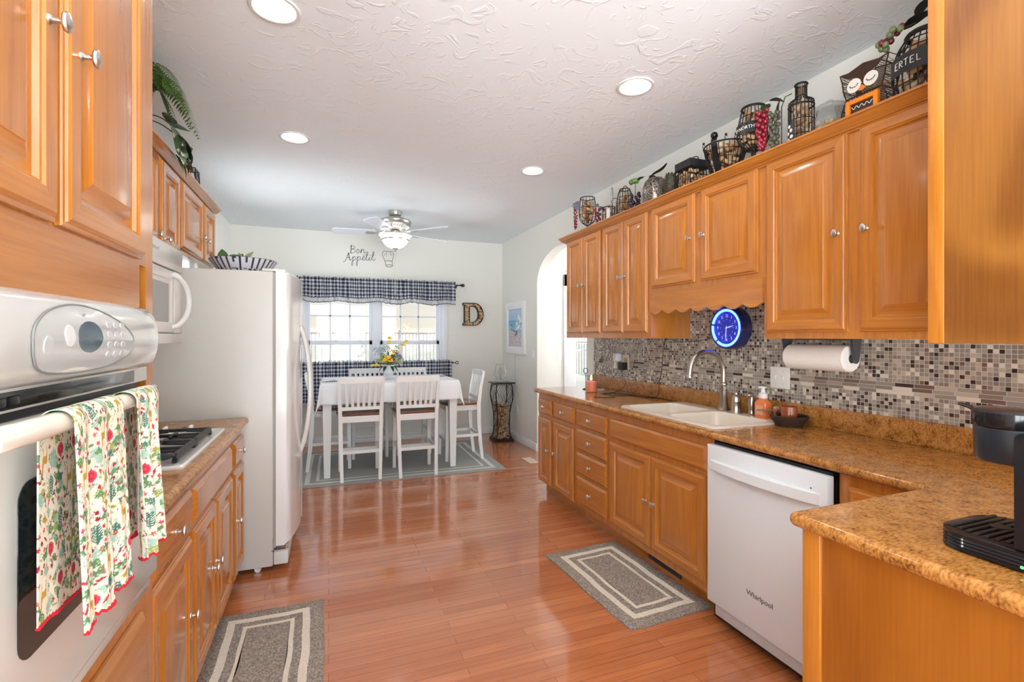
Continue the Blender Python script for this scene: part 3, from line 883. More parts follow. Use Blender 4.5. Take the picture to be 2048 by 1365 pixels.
bm = BM(); cyl(bm, (1.700, 1.302, 0.80), (1.6985, 1.302, 0.80), 0.003, n=10); obj('indicator_light', bm, M_DKGRAY, dw)

# ---- worktop, right run and peninsula, one continuous top with the sink cut out
SX0, SX1, SY0, SY1 = 1.768, 2.285, 1.862, 2.700
XN, YN, XP = 1.734, 0.912, 1.144
ct = thing('countertop', 'speckled brown laminate countertop along the right wall and peninsula', 'countertop', (2.0, 2.0, CT))
bm = BM()
z0, z1 = 0.876, 0.914
box(bm, XN, SX0 + 0.012, YN, 3.965, z0, z1); box(bm, SX1 - 0.012, XR - 0.002, YN, 3.965, z0, z1)
box(bm, SX0 + 0.012, SX1 - 0.012, YN, SY0 + 0.012, z0, z1); box(bm, SX0 + 0.012, SX1 - 0.012, SY1 - 0.012, 3.965, z0, z1)
box(bm, XP, XR - 0.002, -0.5, YN, z0, z1)
def nose(pts, flip):
    seg = 8
    rows = []
    for p, d in pts:
        d = Vector((d[0], d[1], 0))
        rows.append([bm.verts.new(Vector((p[0], p[1], 0.895)) + d * (0.019 * math.cos(a)) + Vector((0, 0, 0.019 * math.sin(a)))) for a in [-math.pi / 2 + math.pi * i / seg for i in range(seg + 1)]])
    for a, b in zip(rows, rows[1:]):
        for i in range(seg):
            q = (a[i], b[i], b[i + 1], a[i + 1]); bm.faces.new(q[::-1] if flip else q)
    return rows
r1 = nose([((XN, 3.965), (-1, 0)), ((XN, YN), (-1, 1)), ((XP, YN), (0, 1))] + [((XP, YN), (-math.sin(R(t)), math.cos(R(t)))) for t in (15, 30, 45, 60, 75)] + [((XP, YN), (-1, 0)), ((XP, -0.5), (-1, 0))], False)
cap(bm, r1[0]); 
obj('top', bm, M_LAM, ct, ang=40)
bm = BM(); box(bm, 2.310, XR - 0.002, -0.3, 3.963, CT, 1.018, 0.004); obj('upstand', bm, M_LAM, ct)
bm = BM()
box(bm, 2.3225, XR - 0.0005, -0.3, 3.958, 1.018, 1.378); box(bm, 2.3225, XR - 0.0005, 1.775, 2.68, 1.378, 1.70)
obj('backsplash', bm, M_TILE, None, label='brown gray mosaic tile backsplash on the right wall', cat='backsplash', smooth=False)

# ---- sink
sk = thing('sink', 'bisque double bowl sink set in the right countertop', 'sink', (2.02, 2.28, CT))
bm = BM()
o1, o2 = rrect(SX0, SX1, SY0, SY1, 0.045, 6), rrect(SX0 + 0.008, SX1 - 0.008, SY0 + 0.008, SY1 - 0.008, 0.04, 6)
bowls = [(SX0 + 0.032, 2.185, 2.310, SY1 - 0.034), (SX0 + 0.032, 2.185, SY0 + 0.034, 2.278)]
holes = [rrect(a, b_, c_, d_, 0.055, 6) for a, b_, c_, d_ in bowls]
zt = 0.925
fill(bm, [o2] + holes, zt)
ra = [bm.verts.new((x, y, 0.9145)) for x, y in o1]; rb = [bm.verts.new((x, y, 0.922)) for x, y in o1]; rc = [bm.verts.new((x, y, zt)) for x, y in o2]
bridge(bm, ra, rb); bridge(bm, rb, rc)
for (a, b_, c_, d_), h in zip(bowls, holes):
    prev = [bm.verts.new((x, y, zt)) for x, y in h]
    for ins, z, rad in ((0.004, zt - 0.004, 0.052), (0.010, zt - 0.02, 0.05), (0.022, 0.79, 0.05), (0.040, 0.755, 0.045), (0.075, 0.745, 0.04)):
        cur = [bm.verts.new((x, y, z)) for x, y in rrect(a + ins, b_ - ins, c_ + ins, d_ - ins, rad, 6)]
        bridge(bm, prev, cur); prev = cur
    cap(bm, prev)
bmesh.ops.remove_doubles(bm, verts=bm.verts, dist=1e-5)
bmesh.ops.recalc_face_normals(bm, faces=bm.faces)
obj('basin', bm, M_SINK, sk, ang=40)
for cx, cy in ((1.99, 2.49), (1.99, 2.09)):
    bm = BM(); lathe(bm, (cx, cy, 0.7455), [(0.045, 0.0), (0.045, 0.003), (0.036, 0.004), (0.030, -0.0004)], 20); obj('drain', bm, M_CHROME, sk)

# ---- taps on the sink deck
zt = 0.925
fc = thing('faucet', 'tall arched bronze kitchen faucet on the sink deck', 'faucet', (2.24, 2.285, zt))
bm = BM(); lathe(bm, (2.24, 2.285, zt), [(0.036, 0), (0.036, 0.004), (0.031, 0.012), (0.026, 0.035), (0.022, 0.07), (0.0185, 0.12), (0.0175, 0.155)], 8); obj('base', bm, M_BRONZE, fc, ang=20)
bm = BM(); lathe(bm, (2.24, 2.285, zt), [(0.018, 0.150), (0.023, 0.155), (0.023, 0.164), (0.019, 0.170)], 20); obj('collar', bm, M_BRONZE, fc)
bm = BM()
tube(bm, [(2.24, 2.285, zt + 0.165), (2.24, 2.285, 1.15)] + arc((2.113, 2.285, 1.155), 0.127, 0, math.pi * 0.97, 22) + [(1.984, 2.285, 1.142)], 0.0145, 14); obj('spout', bm, M_BRONZE, fc)
bm = BM(); lathe(bm, (1.984, 2.285, 1.142), [(0.0145, 0.004), (0.017, 0.0), (0.017, -0.010), (0.012, -0.012)], 16); obj('aerator', bm, M_NICK, fc)
lv = fc
bm = BM(); lathe(bm, (2.236, 2.182, zt), [(0.033, 0), (0.033, 0.004), (0.028, 0.012), (0.025, 0.03), (0.0255, 0.065), (0.0265, 0.067), (0.026, 0.085), (0.020, 0.100), (0.012, 0.108), (0.010, 0.118)], 12); lp_ = obj('handle_post', bm, M_BRONZE, lv, ang=25)
bm = BM(); tube(bm, spline([(2.236, 2.165, zt + 0.128), (2.236, 2.182, zt + 0.114), (2.225, 2.215, zt + 0.126), (2.212, 2.25, zt + 0.15), (2.205, 2.268, zt + 0.156)], 5), 0.0055, 8, flat=0.7); obj('lever', bm, M_BRONZE, lp_)
sp = thing('sink_sprayer', 'bronze side sprayer between lever handle and orange soap', 'sprayer', (2.236, 2.073, zt))
bm = BM(); lathe(bm, (2.236, 2.073, zt), [(0.026, 0), (0.026, 0.004), (0.018, 0.012), (0.014, 0.03)], 16); obj('base', bm, M_BRONZE, sp)
bm = BM(); lathe(bm, (2.236, 2.073, zt), [(0.012, 0.02), (0.016, 0.045), (0.018, 0.075), (0.015, 0.095), (0.014, 0.105)], 14); tube(bm, [(2.238, 2.073, zt + 0.10), (2.233, 2.076, zt + 0.117), (2.215, 2.083, zt + 0.118)], [0.014, 0.017, 0.015], 12); obj('wand', bm, M_BRONZE, sp)
pu = thing('soap_dispenser', 'small nickel lotion pump at the near corner of the sink', 'soap dispenser', (2.252, 1.925, zt))
bm = BM(); lathe(bm, (2.252, 1.925, zt), [(0.019, 0), (0.019, 0.004), (0.011, 0.010), (0.009, 0.035), (0.015, 0.040), (0.016, 0.062), (0.011, 0.070), (0.003, 0.072)], 16); obj('pump', bm, M_NICK, pu)
bm = BM(); tube(bm, [(2.246, 1.928, zt + 0.047), (2.20, 1.955, zt + 0.049), (2.165, 1.972, zt + 0.050)], [0.006, 0.005, 0.004], 8); obj('nozzle', bm, M_BRONZE, pu)
so = thing('soap_bottle', 'orange foaming hand soap bottle with clear pump by the faucet', 'soap bottle', (2.24, 1.998, zt))
M_SOAP = mat('orange liquid soap', (0.80, 0.20, 0.055), 0.15, coat=0.5)
bm = BM()
prev = None
for hw, hd, z, r in ((0.036, 0.026, 0.0, 0.010), (0.038, 0.028, 0.004, 0.012), (0.038, 0.028, 0.075, 0.012), (0.033, 0.025, 0.090, 0.014), (0.022, 0.020, 0.100, 0.015), (0.0205, 0.0205, 0.112, 0.0195)):
    cur = [bm.verts.new((x, y, zt + z)) for x, y in rrect(2.24 - hd, 2.24 + hd, 1.998 - hw, 1.998 + hw, r, 4)]
    if prev: bridge(bm, prev, cur)
    else: cap(bm, cur, True)
    prev = cur
cap(bm, prev); obj('bottle', bm, M_SOAP, so)
bm = BM(); box(bm, 2.2112, 2.2122, 1.974, 2.022, zt + 0.018, zt + 0.068); obj('front_label', bm, mat('peach label', (0.86, 0.42, 0.24), 0.5), so)
bm = BM(); lathe(bm, (2.24, 1.998, zt), [(0.023, 0.108), (0.023, 0.132), (0.012, 0.140), (0.011, 0.160), (0.017, 0.163), (0.017, 0.172), (0.010, 0.174)], 18); tube(bm, [(2.24, 1.998, zt + 0.167), (2.215, 2.008, zt + 0.167)], [0.007, 0.005], 8); obj('pump_cap', bm, mat('frosted white plastic', (0.84, 0.80, 0.78), 0.35), so)
bk = thing('wicker_tray', 'small round dark wicker tray holding a mug beside the sink', 'basket', (2.208, 1.812, CT))
M_WICK = mat('dark wicker', (0.045, 0.022, 0.014), 0.6)
bm = BM()
for k in range(6):
    rr_ = 0.058 + 0.0045 * k; z = CT + 0.006 + 0.0075 * k
    tube(bm, [(2.208 + (rr_ + 0.0025 * math.sin(13 * a + k * math.pi)) * math.cos(a), 1.812 + (rr_ + 0.0025 * math.sin(13 * a + k * math.pi)) * math.sin(a), z) for a in [2 * math.pi * i / 64 for i in range(64)]], 0.0048, 6, closed=True)
obj('woven_side', bm, M_WICK, bk)
bm = BM(); cyl(bm, (2.208, 1.812, CT + 0.001), (2.208, 1.812, CT + 0.008), 0.058, n=32); obj('bottom', bm, M_WICK, bk)
bm = BM()
for ph in (0, math.pi):
    tube(bm, [(2.208 + (0.083 + 0.003 * math.cos(9 * a + ph)) * math.cos(a), 1.812 + (0.083 + 0.003 * math.cos(9 * a + ph)) * math.sin(a), CT + 0.050 + 0.003 * math.sin(9 * a + ph)) for a in [2 * math.pi * i / 80 for i in range(80)]], 0.004, 6, closed=True)
obj('rim', bm, M_WICK, bk)
mg = thing('mug', 'reddish brown glazed mug standing in the wicker tray', 'mug', (2.208, 1.812, CT + 0.0085))
M_MUG = mat('red brown glaze', (0.30, 0.070, 0.025), 0.15, coat=0.5)
bm = BM(); mz = CT + 0.0085
lathe(bm, (2.208, 1.812, mz), [(0.0, 0.0), (0.036, 0.0), (0.0385, 0.005), (0.0385, 0.090), (0.0375, 0.092), (0.0350, 0.090), (0.0345, 0.012), (0.0, 0.010)], 32, cap0=False, cap1=False); obj('cup', bm, M_MUG, mg)
bm = BM(); hd = Vector((-0.45, 0.9, 0)).normalized(); hc = Vector((2.208, 1.812, mz + 0.047)) + hd * 0.036
tube(bm, [hc + hd * (0.030 * math.sin(a)) + Vector((0, 0, 0.027 * math.cos(a))) for a in [math.pi * i / 12 for i in range(13)]], 0.006, 8); obj('handle', bm, M_MUG, mg)

# ---- far end of the counter
cj = thing('candle_jar', 'lit orange pillar candle in a clear glass jar at the far counter end', 'candle', (2.03, 3.50, CT))
bm = BM(); lathe(bm, (2.03, 3.50, CT), [(0.0, 0.001), (0.046, 0.001), (0.049, 0.006), (0.049, 0.118), (0.042, 0.130), (0.042, 0.142), (0.0405, 0.142), (0.0405, 0.129), (0.0475, 0.117), (0.0475, 0.008), (0.0, 0.006)], 28, cap0=False, cap1=False); obj('glass_jar', bm, M_GLASS, cj)
bm = BM(); lathe(bm, (2.03, 3.50, CT), [(0.0, 0.0065), (0.0465, 0.0065), (0.0465, 0.088), (0.040, 0.090), (0.0, 0.086)], 28, cap0=False, cap1=False); obj('wax', bm, mat('coral wax', (0.86, 0.24, 0.13), 0.45, emit=((1.0, 0.25, 0.10), 0.12)), cj)
bm = BM(); tube(bm, [(2.03, 3.50, CT + 0.085), (2.031, 3.50, CT + 0.100)], 0.0015, 6); obj('wick', bm, M_BLACK, cj)
bm = BM(); lathe(bm, (2.03, 3.50, CT), [(0.0, 0.096), (0.006, 0.104), (0.0075, 0.113), (0.005, 0.126), (0.0005, 0.143)], 12, cap0=False, cap1=False); obj('flame', bm, mat('candle flame', (1, 0.8, 0.4), 0.5, emit=((1.0, 0.72, 0.30), 9.0)), cj)
gl = thing('jar_lid', 'clear glass lid with rubber gasket propped right of the candle', 'lid', (2.16, 3.60, CT))
bm = BM(); lathe(bm, (2.165, 3.595, CT + 0.003), [(0.0, 0.0), (0.040, 0.0), (0.045, 0.005), (0.045, 0.018), (0.040, 0.022), (0.024, 0.030), (0.022, 0.045), (0.028, 0.052), (0.018, 0.060), (0.0, 0.061)], 26, cap0=False, cap1=False); obj('glass', bm, M_GLASS, gl)
bm = BM(); tube(bm, [(2.165 + 0.0455 * math.cos(a), 3.595 + 0.0455 * math.sin(a), CT + 0.0055) for a in [2 * math.pi * i / 32 for i in range(32)]], 0.0035, 6, closed=True); obj('gasket', bm, mat('cloudy rubber', (0.55, 0.56, 0.55), 0.5), gl)
rg = thing('photo_holder', 'small wire ring stand peeking above the candle jar', 'holder', (2.09, 3.70, CT))
bm = BM(); tube(bm, [(2.09 + 0.016 * math.cos(a), 3.70 - 0.010 * math.cos(a), CT + 0.162 + 0.022 * math.sin(a)) for a in [2 * math.pi * i / 28 for i in range(28)]], 0.0028, 8, closed=True); tube(bm, [(2.09, 3.70, CT + 0.142), (2.09, 3.70, CT + 0.008)], 0.0028, 8); obj('ring', bm, M_WIRE, rg)
bm = BM(); lathe(bm, (2.09, 3.70, CT), [(0.026, 0.0005), (0.026, 0.006), (0.006, 0.012)], 20); obj('foot', bm, M_WIRE, rg)

# ---- outlet, switch plates and cords
ol = thing('wall_outlet', 'double outlet plate on the tile with a plugged in phone cradle', 'outlet', (2.322, 3.46, 1.16))
bm = BM(); box(bm, 2.317, 2.3222, 3.385, 3.545, 1.098, 1.222, 0.002); obj('cover_plate', bm, mat('ivory plate', (0.66, 0.60, 0.48), 0.4), ol)
for y0 in (3.485, 3.405):
    bm = BM(); box(bm, 2.311, 2.317, y0, y0 + 0.035, 1.125, 1.195, 0.002); obj('socket', bm, mat('tan socket', (0.42, 0.28, 0.17), 0.45), ol)
pl = thing('plug_in_charger', 'white plug in charger block on the left half of the outlet', 'charger', (2.30, 3.49, 1.19))
bm = BM(); box(bm, 2.255, 2.3108, 3.475, 3.530, 1.165, 1.232, 0.006, 3); obj('body', bm, mat('cool white plastic', (0.66, 0.70, 0.80), 0.35), pl)
bm = BM(); box(bm, 2.285, 2.3108, 3.535, 3.56, 1.10, 1.195, 0.003); obj('bracket', bm, mat('ivory plastic', (0.78, 0.76, 0.68), 0.4), pl)
pa = thing('power_adapter', 'black power adapter cube in the outlet with thin cord', 'charger', (2.30, 3.42, 1.13))
bm = BM(); box(bm, 2.252, 2.3108, 3.395, 3.452, 1.098, 1.158, 0.004, 3); obj('body', bm, M_BLACK, pa)
bm = BM(); tube(bm, spline([(2.275, 3.42, 1.10), (2.280, 3.42, 1.05), (2.296, 3.40, 1.01), (2.270, 3.39, 0.955), (2.19, 3.39, 0.920), (2.11, 3.36, 0.918), (2.05, 3.29, 0.918), (2.08, 3.20, 0.918), (2.17, 3.18, 0.918), (2.26, 3.06, 0.918), (2.28, 2.90, 0.918), (2.27, 2.80, 0.918)], 6), 0.0025, 6); obj('cord', bm, M_BLACK, pa)
bm = BM(); tube(bm, spline([(2.26, 3.22, 0.918), (2.19, 3.30, 0.918), (2.11, 3.33, 0.921), (2.04, 3.34, 0.918), (2.06, 3.25, 0.921), (2.02, 3.14, 0.918), (1.93, 3.12, 0.918), (1.88, 3.20, 0.918)], 6), 0.0025, 6); obj('cord', bm, M_BLACK, pa)
sw = thing('switch_plate', 'white double switch plate on the tile below the paper towels', 'light switch', (2.322, 1.957, 1.145))
bm = BM(); box(bm, 2.315, 2.3222, 1.897, 2.018, 1.086, 1.206, 0.003); obj('cover_plate', bm, M_WHITE, sw)
for y in (1.934, 1.981):
    bm = BM(); box(bm, 2.306, 2.316, y - 0.005, y + 0.005, 1.138, 1.158, 0.002); obj('toggle', bm, M_WHITE, sw)
    for z in (1.112, 1.181):
        bm = BM(); cyl(bm, (2.3155, y, z), (2.3142, y, z), 0.003, n=8); obj('screw', bm, M_NICK, sw)
def plate(name, label, x, y, z, kind):
    t = thing(name, label, 'light switch' if kind == 's' else 'outlet', (x, y, z))
    bm = BM(); box(bm, x - 0.006, x - 0.0003, y - 0.036, y + 0.036, z - 0.058, z + 0.058, 0.002); obj('cover_plate', bm, M_TRIM, t)
    bm = BM()
    if kind == 's': box(bm, x - 0.014, x - 0.006, y - 0.005, y + 0.005, z - 0.011, z + 0.011, 0.002); obj('toggle', bm, M_TRIM, t)
    else:
        bm.free()
        for dz in (-0.022, 0.022):
            bm = BM(); box(bm, x - 0.0075, x - 0.006, y - 0.016, y + 0.016, z + dz - 0.014, z + dz + 0.014, 0.001); obj('socket', bm, mat('socket gray', (0.55, 0.55, 0.55), 0.4), t)
plate('switch_plate', 'single white switch plate on the right wall beside the arch', XR, 5.385, 1.135, 's')
plate('wall_outlet', 'low white outlet on the wall behind the cork stand', XR, 5.945, 0.40, 'o')
t = thing('switch_plate', 'white switch plate on the hall wall seen through the arch', 'light switch', (2.925, 5.9, 1.12))
bm = BM(); box(bm, 2.887, 2.963, 5.894, 5.8997, 1.06, 1.178, 0.002); obj('cover_plate', bm, M_TRIM, t)
bm = BM(); box(bm, 2.92, 2.93, 5.886, 5.894, 1.108, 1.13, 0.002); obj('toggle', bm, M_TRIM, t)

# ================================================================== right upper cabinets
XU, XUF = 1.980, 2.000
def upper_body(root, y0, y1, z0, z1=2.222, m=None):
    bm = BM(); box(bm, XUF, XR - 0.0005, y0, y1, z0, z1); obj('carcass', bm, m or oakZ, root)
UT = 2.214
c = thing('wall_cabinet', 'narrow two door oak wall cabinet at the far end by the arch', 'cabinet', (2.15, 3.58, 1.372)); upper_body(c, 3.273, 3.88, 1.362)
door(c, XU, -1, 3.568, 3.852, 1.400, UT, 3.598, 1.802); door(c, XU, -1, 3.292, 3.560, 1.400, UT, 3.530, 1.802)
c = thing('wall_cabinet', 'two door oak wall cabinet left of the scalloped valance', 'cabinet', (2.15, 2.98, 1.372)); upper_body(c, 2.668, 3.273, 1.362)
door(c, XU, -1, 2.978, 3.255, 1.400, UT, 3.004, 1.802); door(c, XU, -1, 2.698, 2.970, 1.400, UT, 2.940, 1.802)
c = thing('wall_cabinet', 'short two door oak wall cabinet with scalloped valance above the sink', 'cabinet', (2.15, 2.22, 1.66)); upper_body(c, 1.775, 2.668, 1.655)
door(c, XU, -1, 2.248, 2.650, 1.690, UT, 2.280, 1.948); door(c, XU, -1, 1.808, 2.200, 1.690, UT, 2.168, 1.946)
bm = BM(); y0, y1 = 1.776, 2.667
pts = [(y1, 1.662), (y0, 1.662)]
nw = 7
for i in range(141):
    t = i / 140; y = y0 + (y1 - y0) * t
    z = 1.541 - 0.010 - 0.014 * abs(math.sin(math.pi * nw * t)) ** 1.3 + 0.010 * (1 - abs(math.sin(math.pi * nw * t)))
    pts.append((y, z))
prism(bm, [(1.987, y, z) for y, z in pts], (0.016, 0, 0)); obj('scalloped_valance', bm, oakY, c, ang=50)
c = thing('wall_cabinet', 'tall two door oak wall cabinet above the paper towels', 'cabinet', (2.15, 1.33, 1.372)); upper_body(c, 0.872, 1.775, 1.362)
door(c, XU, -1, 1.363, 1.758, 1.392, UT, 1.398, 1.800); door(c, XU, -1, 0.922, 1.316, 1.392, UT, 1.283, 1.799)
# crown along the fronts
def crown(name, label, prof, path):
    bm = BM(); rows = []
    for (x, y, ox, oy) in path: rows.append([bm.verts.new((x + ox * o_, y + oy * o_, z)) for o_, z in prof])
    for a, b in zip(rows, rows[1:]): bridge(bm, a, b)
    cap(bm, rows[0]); cap(bm, rows[-1], True)
    bmesh.ops.recalc_face_normals(bm, faces=bm.faces)
    obj(name, bm, oakY, None, label=label, cat='crown moulding', origin=(path[0][0], path[0][1], prof[0][1]), ang=25)
CR = [(0.0, 2.2005), (0.010, 2.2005), (0.012, 2.207), (0.020, 2.209), (0.023, 2.214), (0.036, 2.222), (0.046, 2.235), (0.050, 2.243), (0.056, 2.244), (0.056, 2.253), (0.0, 2.253)]
CRR = [(o + 0.0008, z + 0.0155) for o, z in CR]
CRR = [(0.0005, 2.2165)] + CRR[1:-1] + [(0.0005, CRR[-1][1])]
crown('crown_moulding', 'oak crown moulding along the tops of the right wall cabinets', [(o, z - 0.012) for o, z in CRR], [(XR - 0.002, 3.882, 0, 1), (1.999, 3.882, -1, 1), (1.999, 0.874, -1, 0)])
# cabinet hung over the peninsula
c = thing('wall_cabinet', 'plain end panel of the oak cabinet hung over the peninsula at right edge', 'cabinet', (1.95, 0.68, 1.355))
bm = BM(); box(bm, 1.612, XR - 0.0005, 0.42, 0.862, 1.352, 2.55); obj('carcass', bm, oakZ, c)
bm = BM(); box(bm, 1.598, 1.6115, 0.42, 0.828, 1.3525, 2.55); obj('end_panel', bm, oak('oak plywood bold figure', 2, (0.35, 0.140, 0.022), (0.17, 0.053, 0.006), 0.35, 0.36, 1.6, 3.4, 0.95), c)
bm = BM(); box(bm, 1.595, 1.613, 0.828, 0.866, 1.352, 2.55, 0.002); obj('stile', bm, oakZ, c)

# ---- neon clock on the tile
CY, CZ, CXF = 2.268, 1.425, 2.240
ck = thing('wall_clock', 'round wall clock glowing with a blue neon ring above the faucet', 'clock', (2.322, CY, CZ))
M_CKB = mat('dark blue clock case', (0.02, 0.022, 0.12), 0.25, coat=0.4)
bm = BM(); lathe(bm, (2.3222, CY, CZ), [(0.118, 0.0), (0.130, 0.01), (0.132, 0.045), (0.129, 0.075), (0.123, 0.085), (0.116, 0.085), (0.112, 0.070), (0.0, 0.068)], 64, axis=(-1, 0, 0), cap1=False); obj('case', bm, M_CKB, ck)
bm = BM(); tube(bm, [(2.243, CY + 0.106 * math.cos(a), CZ + 0.106 * math.sin(a)) for a in [2 * math.pi * i / 64 for i in range(64)]], 0.0075, 10, closed=True); obj('neon_ring', bm, mat('blue neon', (0.3, 0.5, 1.0), 0.4, emit=((0.05, 0.125, 1.0), 5.5)), ck)
bm = BM(); cyl(bm, (2.2538, CY, CZ), (2.2500, CY, CZ), 0.090, n=48); obj('dial', bm, mat('blue dial', (0.02, 0.03, 0.26), 0.4, emit=((0.01, 0.02, 0.35), 0.5)), ck)
M_NUM = mat('glowing white numerals', (0.75, 0.72, 0.95), 0.5, emit=((0.6, 0.6, 1.0), 0.35))
bm = BM()
for k in range(1, 13):
    a = R(90 - 30 * k); rr_ = 0.072
    tb = text_bm(str(k), 0.026, 0.0004, (2.2494, CY - rr_ * math.cos(a), CZ + rr_ * math.sin(a)), (0, -1, 0), (0, 0, 1), width=0.8)
    me = bpy.data.meshes.new('numeral'); tb.to_mesh(me); tb.free(); bm.from_mesh(me); bpy.data.meshes.remove(me)
for k in range(12):
    a = R(30 * k); cyl(bm, (2.2498, CY + 0.050 * math.cos(a), CZ + 0.050 * math.sin(a)), (2.2490, CY + 0.050 * math.cos(a), CZ + 0.050 * math.sin(a)), 0.002, n=8)
obj('numerals', bm, M_NUM, ck)
def hand(L, w, deg, x):
    a = R(deg); d = Vector((0, -math.sin(a), math.cos(a))); s = Vector((0, math.cos(a), math.sin(a))); o = Vector((x, CY, CZ)); bm = BM()
    prism(bm, [o - d * 0.012 - s * w * 0.6, o + d * L * 0.5 - s * w, o + d * L, o + d * L * 0.5 + s * w, o - d * 0.012 + s * w * 0.6], (-0.0012, 0, 0)); return bm
obj('hour_hand', hand(0.058, 0.0035, 76, 2.2480), M_NUM, ck); obj('minute_hand', hand(0.082, 0.003, 186, 2.2464), M_NUM, ck)
bm = BM()
for a in (2.95, 4.0):
    y, z = CY - 0.106 * math.cos(a), CZ + 0.106 * math.sin(a)
    cyl(bm, (2.252, CY - 0.088 * math.cos(a), CZ + 0.088 * math.sin(a)), (2.236, CY - 0.112 * math.cos(a), CZ + 0.112 * math.sin(a)), 0.007, n=10)
for a in (): pass
obj('ring_clip', bm, mat('clock clip', (0.02, 0.05, 0.30), 0.3), ck)
bm = BM(); tube(bm, spline([(2.3195, CY + 0.125, CZ - 0.045), (2.318, CY + 0.30, 1.345), (2.318, CY + 0.50, 1.335), (2.318, CY + 0.60, 1.352), (2.318, CY + 0.66, 1.34), (2.318, CY + 0.685, 1.22), (2.317, CY + 0.70, 1.10), (2.306, CY + 0.71, 1.03), (2.303, CY + 0.715, 0.95), (2.27, CY + 0.72, 0.919), (2.20, CY + 0.78, 0.918), (2.19, CY + 1.0, 0.918)], 6), 0.0022, 6); obj('cord', bm, M_BLACK, ck)
# ---- paper towels
pt = thing('paper_towel_holder', 'black paper towel holder mounted beneath the tall wall cabinet', 'paper towel holder', (2.19, 1.64, 1.362))
for y0, y1 in ((1.462, 1.474), (1.806, 1.818)):
    bm = BM(); prism(bm, [(2.165, y0, 1.3615), (2.225, y0, 1.3615), (2.212, y0, 1.262), (2.197, y0, 1.250), (2.182, y0, 1.262)], (0, y1 - y0, 0)); obj('arm', bm, M_DKGRAY, pt)
bm = BM(); box(bm, 2.165, 2.225, 1.474, 1.806, 1.355, 1.3615); obj('mount', bm, M_DKGRAY, pt)
bm = BM(); cyl(bm, (2.197, 1.474, 1.272), (2.197, 1.806, 1.272), 0.012, n=16); obj('rod', bm, M_DKGRAY, pt)
tw = thing('paper_towel_roll', 'white paper towel roll on the black holder', 'paper towels', (2.197, 1.64, 1.272))
bm = BM(); lathe(bm, (2.197, 1.486, 1.272), [(0.021, 0.0), (0.055, 0.0), (0.061, 0.008), (0.062, 0.03), (0.062, 0.28), (0.061, 0.302), (0.055, 0.309), (0.021, 0.309)], 40, axis=(0, 1, 0), cap0=False, cap1=False); obj('paper', bm, M_PAPER, tw)
bm = BM(); lathe(bm, (2.197, 1.485, 1.272), [(0.021, 0.0), (0.021, 0.311), (0.019, 0.311), (0.019, 0.0), (0.021, 0.0)], 24, axis=(0, 1, 0), cap0=False, cap1=False); obj('core', bm, mat('gray cardboard', (0.22, 0.20, 0.18), 0.9), tw)

# ---- coffee machine on the peninsula
cm = thing('coffee_maker', 'black pod coffee maker at the right edge of the peninsula', 'coffee maker', (1.36, 0.45, CT))
bm = BM(); prev = None
for ins, z in ((0.004, CT + 0.0005), (0.0, CT + 0.004)) + tuple((0.0022 * (k % 2), CT + 0.006 + 0.0035 * k) for k in range(9)) + ((0.0, CT + 0.039), (0.006, CT + 0.043)):
    cur = [bm.verts.new((x, y, z)) for x, y in rrect(1.247 + ins, 1.46 - ins, 0.26, 0.672 - ins, 0.06, 8)]
    if prev: bridge(bm, prev, cur)
    else: cap(bm, cur, True)
    prev = cur
cap(bm, prev); obj('base', bm, M_GLOSSB, cm, ang=50)
bm = BM()
for k in range(7): box(bm, 1.262 + 0.003 * abs(k - 3), 1.445 - 0.003 * abs(k - 3), 0.548 + k * 0.0155, 0.5555 + k * 0.0155, CT + 0.0432, CT + 0.0465, 0.001)
cyl(bm, (1.354, 0.60, CT + 0.043), (1.354, 0.60, CT + 0.0475), 0.018, n=16); obj('drip_grid', bm, mat('matte black grid', (0.02, 0.016, 0.013), 0.5), cm)
bm = BM()
prism(bm, [(1.247, y, z) for y, z in [(0.27, CT + 0.044), (0.532, CT + 0.044), (0.532, CT + 0.255)] + [(0.517 + 0.015 * math.cos(R(a)), CT + 0.255 + 0.015 * math.sin(R(a))) for a in (20, 45, 70, 90)] + [(0.27, CT + 0.27)]], (0.21, 0, 0)); obj('water_tower', bm, M_GLOSSB, cm)
HCX, HCY = 1.352, 0.575
bm = BM(); lathe(bm, (HCX, HCY, CT), [(0.0, 0.192), (0.050, 0.192), (0.060, 0.194), (0.063, 0.20), (0.065, 0.262), (0.064, 0.266)], 40, cap0=False); obj('brew_head', bm, mat('blue black plastic', (0.014, 0.019, 0.026), 0.28), cm)
bm = BM(); lathe(bm, (HCX, HCY, CT), [(0.066, 0.268), (0.068, 0.274), (0.068, 0.298), (0.064, 0.303), (0.030, 0.306), (0.0, 0.306)], 40, cap1=False); obj('lid', bm, M_GLOSSB, cm)
bm = BM(); tube(bm, [(HCX - 0.01, HCY + 0.060, CT + 0.296), (HCX - 0.012, HCY + 0.076, CT + 0.302), (HCX - 0.013, HCY + 0.090, CT + 0.305)], [0.012, 0.010, 0.007], 10, flat=0.45); obj('lid_lever', bm, M_GLOSSB, cm)
bm = BM(); cyl(bm, (1.2462, 0.52, CT + 0.012), (1.2475, 0.52, CT + 0.012), 0.003, n=8); obj('power_light', bm, mat('green light', (0.1, 0.8, 0.2), 0.4, emit=((0.1, 1.0, 0.2), 1.0)), cm)
